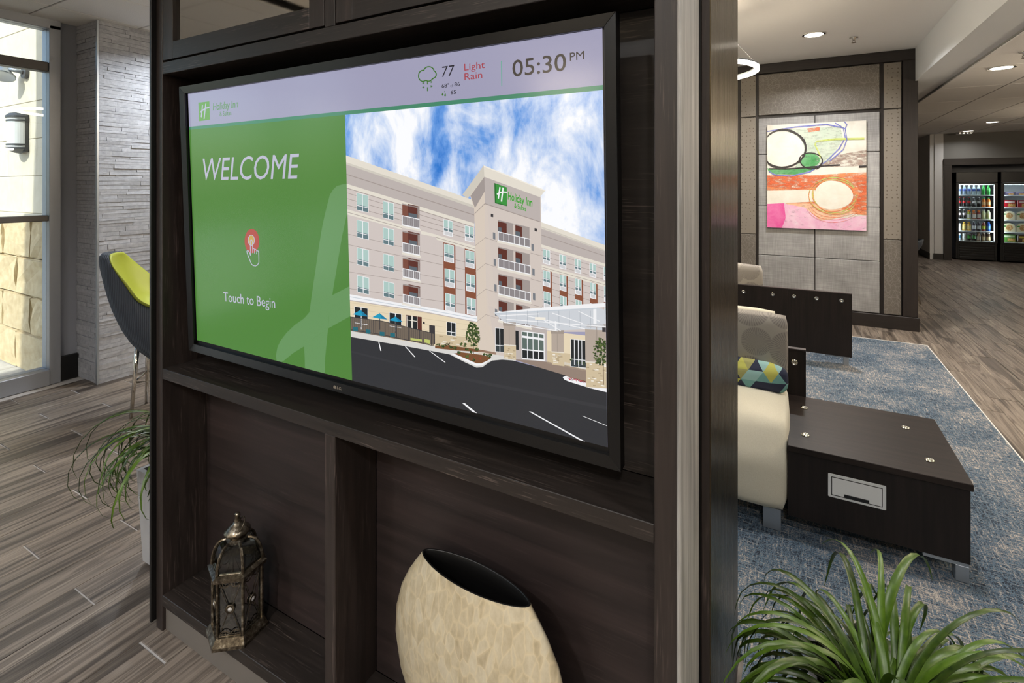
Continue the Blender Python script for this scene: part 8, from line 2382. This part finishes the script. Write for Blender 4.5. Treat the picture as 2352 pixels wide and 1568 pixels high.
ring_pendant(-2.25, 3.0, 2.55, .43, 'glowing warm ring pendant hidden behind the screen cabinet')
ring_pendant(-2.88, -4.68, 2.62, .43, 'glowing warm ring pendant in the lobby behind the viewer')
ring_pendant(.7, -2.6, 2.55, .43, 'unseen ring pendant added behind the viewer to brighten the plaster ceiling')  # added out of view as extra light for the plaster ceiling
ring_pendant(2.95, 6.2, 2.30, .43, 'unseen ring pendant added to brighten the tiled ceiling past the beam', 2.732)  # added outside the view to throw light up onto the tiled ceiling
ring_pendant(2.5, 3.5, 2.30, .43, 'unseen ring pendant added to brighten the tiled ceiling beside the carpet', 2.732)  # another added, unseen uplight for the tiled ceiling
ring_pendant(4.2, 10.0, 2.30, .43, 'unseen ring pendant added to brighten the market end of the tiled ceiling', 2.732)  # added unseen as well, lifts the far part of the tiled ceiling
def sprinkler(x, y, z, label):
    g = empty('sprinkler', (x, y, z)); tag(g, label, 'sprinkler', 'ceiling sprinkler heads')
    bm = bmesh.new(); lathe(bm, [(.04, 0), (.038, -.006), (.014, -.01), (.012, -.03), (0, -.03)], 16); finish('escutcheon', bm, MT['chrome'], g, True, True)
    bm = bmesh.new(); lathe(bm, [(0, -.052), (.022, -.052), (.022, -.055), (0, -.055)], 12); finish('deflector', bm, MT['chrome'], g, True)
    bm = bmesh.new(); tube(bm, [(.012, 0, -.03), (.016, 0, -.04), (0, 0, -.052), (-.016, 0, -.04), (-.012, 0, -.03)], .003, 6); finish('yoke', bm, MT['chrome'], g, True)
sprinkler(.53, 6.26, 3.12, 'small chrome sprinkler head in the plaster ceiling'); sprinkler(1.70, 5.87, 2.734, 'small chrome sprinkler head in the tiled ceiling')
sp = empty('ceiling_speaker', (3.12, 13.95, 2.734)); tag(sp, 'white louvred ceiling fitting before the far wall', 'ceiling fitting')
for k in range(4): mkbox('louvre', MT['lamp_trim'], sp, -.12 + .06 * k, -.085 + .06 * k, -.12, .12, -.05, .0, local=True, bev=.004)
bm = bmesh.new(); lathe(bm, [(.15, 0), (.15, -.015), (.13, -.02), (0, -.02)], 20); finish('housing', bm, MT['lamp_trim'], sp, True)
# half-round wall lantern outside
wl = empty('wall_lamp', (-5.99, 1.85, 2.07)); tag(wl, 'half round opal wall lamp with charcoal caps on the block wall outside', 'lamp')
def half(bm, prof, c, n=16):
    rs = []
    for r, z in prof: rs.append([bm.verts.new((c[0] + r * math.cos(math.pi + math.pi * k / n), c[1] + r * .85 * math.sin(math.pi + math.pi * k / n), c[2] + z)) for k in range(n + 1)])
    for A, B in zip(rs, rs[1:]):
        for k in range(n): bm.faces.new((A[k], A[k + 1], B[k + 1], B[k]))
    return bm
lc = (-5.99, 1.855, 2.07)
finish('opal_shade', half(bmesh.new(), [(.0, -.13), (.105, -.13), (.105, .13), (0, .13)], lc), MT['opal'], wl, False, False)
finish('top_cap', half(bmesh.new(), [(0, .13), (.118, .13), (.118, .145), (.09, .17), (0, .19)], lc), MT['charcoal_metal'], wl); finish('bottom_cap', half(bmesh.new(), [(0, -.13), (.118, -.13), (.118, -.145), (.05, -.175), (0, -.185)], lc), MT['charcoal_metal'], wl)
for z in (-.105, .105): finish('band', half(bmesh.new(), [(.106, z - .006), (.112, z - .006), (.112, z + .006), (.106, z + .006)], lc), MT['charcoal_metal'], wl)
mkbox('back_plate', MT['charcoal_metal'], wl, -6.085, -5.885, 1.846, 1.878, 1.90, 2.24, bev=.004)
fl = empty('flood_light', (-5.93, 1.878, 2.60)); tag(fl, 'twin grey flood light fixed high on the block wall outside', 'lamp')
bm = bmesh.new(); tube(bm, [(-5.93, 1.878, 2.60), (-5.93, 1.85, 2.60)], .055, 16); finish('mount', bm, MT['charcoal_metal'], fl, False)
bm = bmesh.new(); tube(bm, [(-5.93, 1.85, 2.6), (-5.99, 1.80, 2.62), (-6.08, 1.78, 2.63)], .018, 8); finish('arm', bm, MT['steel'], fl, False, True)
bm = bmesh.new(); lathe(bm, [(.04, 0), (.05, .06), (.085, .10), (.085, .115), (.075, .11), (0, .10)], 18); bm.transform(Matrix.Translation((-6.08, 1.78, 2.66)) @ Matrix.Rotation(R(155), 4, Vector((.6, .8, 0)))); finish('lamp_head', bm, MT['steel'], fl, False, True)
# ------------------------------------------------------------------ lamps
def area(name, loc, power, size, col=(1, .95, .88), rot=None, parent=None, spread=180):
    d = bpy.data.lights.new(name, 'AREA'); d.shape = 'DISK'; d.size = size; d.energy = power * LAMP; d.color = col; d.spread = R(spread)
    o = bpy.data.objects.new(name, d); COL.objects.link(o)
    if parent: o.parent = parent
    o.location = loc
    return o
def downlight(x, y, z, power, label, col=(1, .98, .95), spread=150):
    g = empty('downlight', (x, y, z)); tag(g, label, 'downlight', 'recessed ceiling downlights')
    bm = bmesh.new(); lathe(bm, [(.105, -.004), (.105, .004), (.085, .004), (.083, -.004)], 28, caps=False); finish('trim_ring', bm, MT['lamp_trim'], g, True, True)
    bm = bmesh.new(); lathe(bm, [(0, -.0025), (.083, -.0025), (.083, .004), (0, .004)], 28); finish('lens', bm, MT['lamp_white'], g, True)
    area('lamp', (0, 0, -.02), power, .16, col, parent=g, spread=spread)
    return g
downlight(.17, 5.94, 3.116, 50, 'lit recessed downlight in the plaster ceiling near the painting')
downlight(1.73, 6.53, 2.730, 8, 'lit recessed downlight nearest the beam in the tiled ceiling')
downlight(3.06, 12.0, 2.730, 12, 'lit recessed downlight further along the tiled ceiling, above the cooler')
downlight(3.12, 13.7, 2.730, 7, 'smallest lit downlight, just before the far wall header')
for x, y, z, p, w in ((.3, 2.9, 3.116, 18, 'above the low table'), (-1.0, -1.5, 3.116, 38, 'facing the screen cabinet'), (-2.4, -1.9, 3.116, 36, 'facing the window end of the cabinet'), (.5, -1.2, 3.116, 38, 'over the camera side of the carpet'), (.9, .6, 3.116, 18, 'above the planter by the brass partition'), (-.6, -3.6, 3.116, 40, 'in the lobby behind the viewer'),
                      (4.6, 9.2, 2.73, 8, 'beyond the right edge of the tiled ceiling'), (4.2, 4.0, 2.73, 8, 'over the walkway beside the carpet'), (-4.3, 2.6, 2.94, 34, 'washing the ledger stone column'), (-4.3, -3.0, 2.94, 30, 'inside the storefront glazing')):
    downlight(x, y, z, p, 'recessed downlight ' + w, (.93, .97, 1) if x < -2 else (1, .985, .96) if y < 2.7 else (1, .98, .95))
MT['lamp_white'].cycles.emission_sampling = 'NONE'      # the lens only glows; the lamp behind it does the lighting
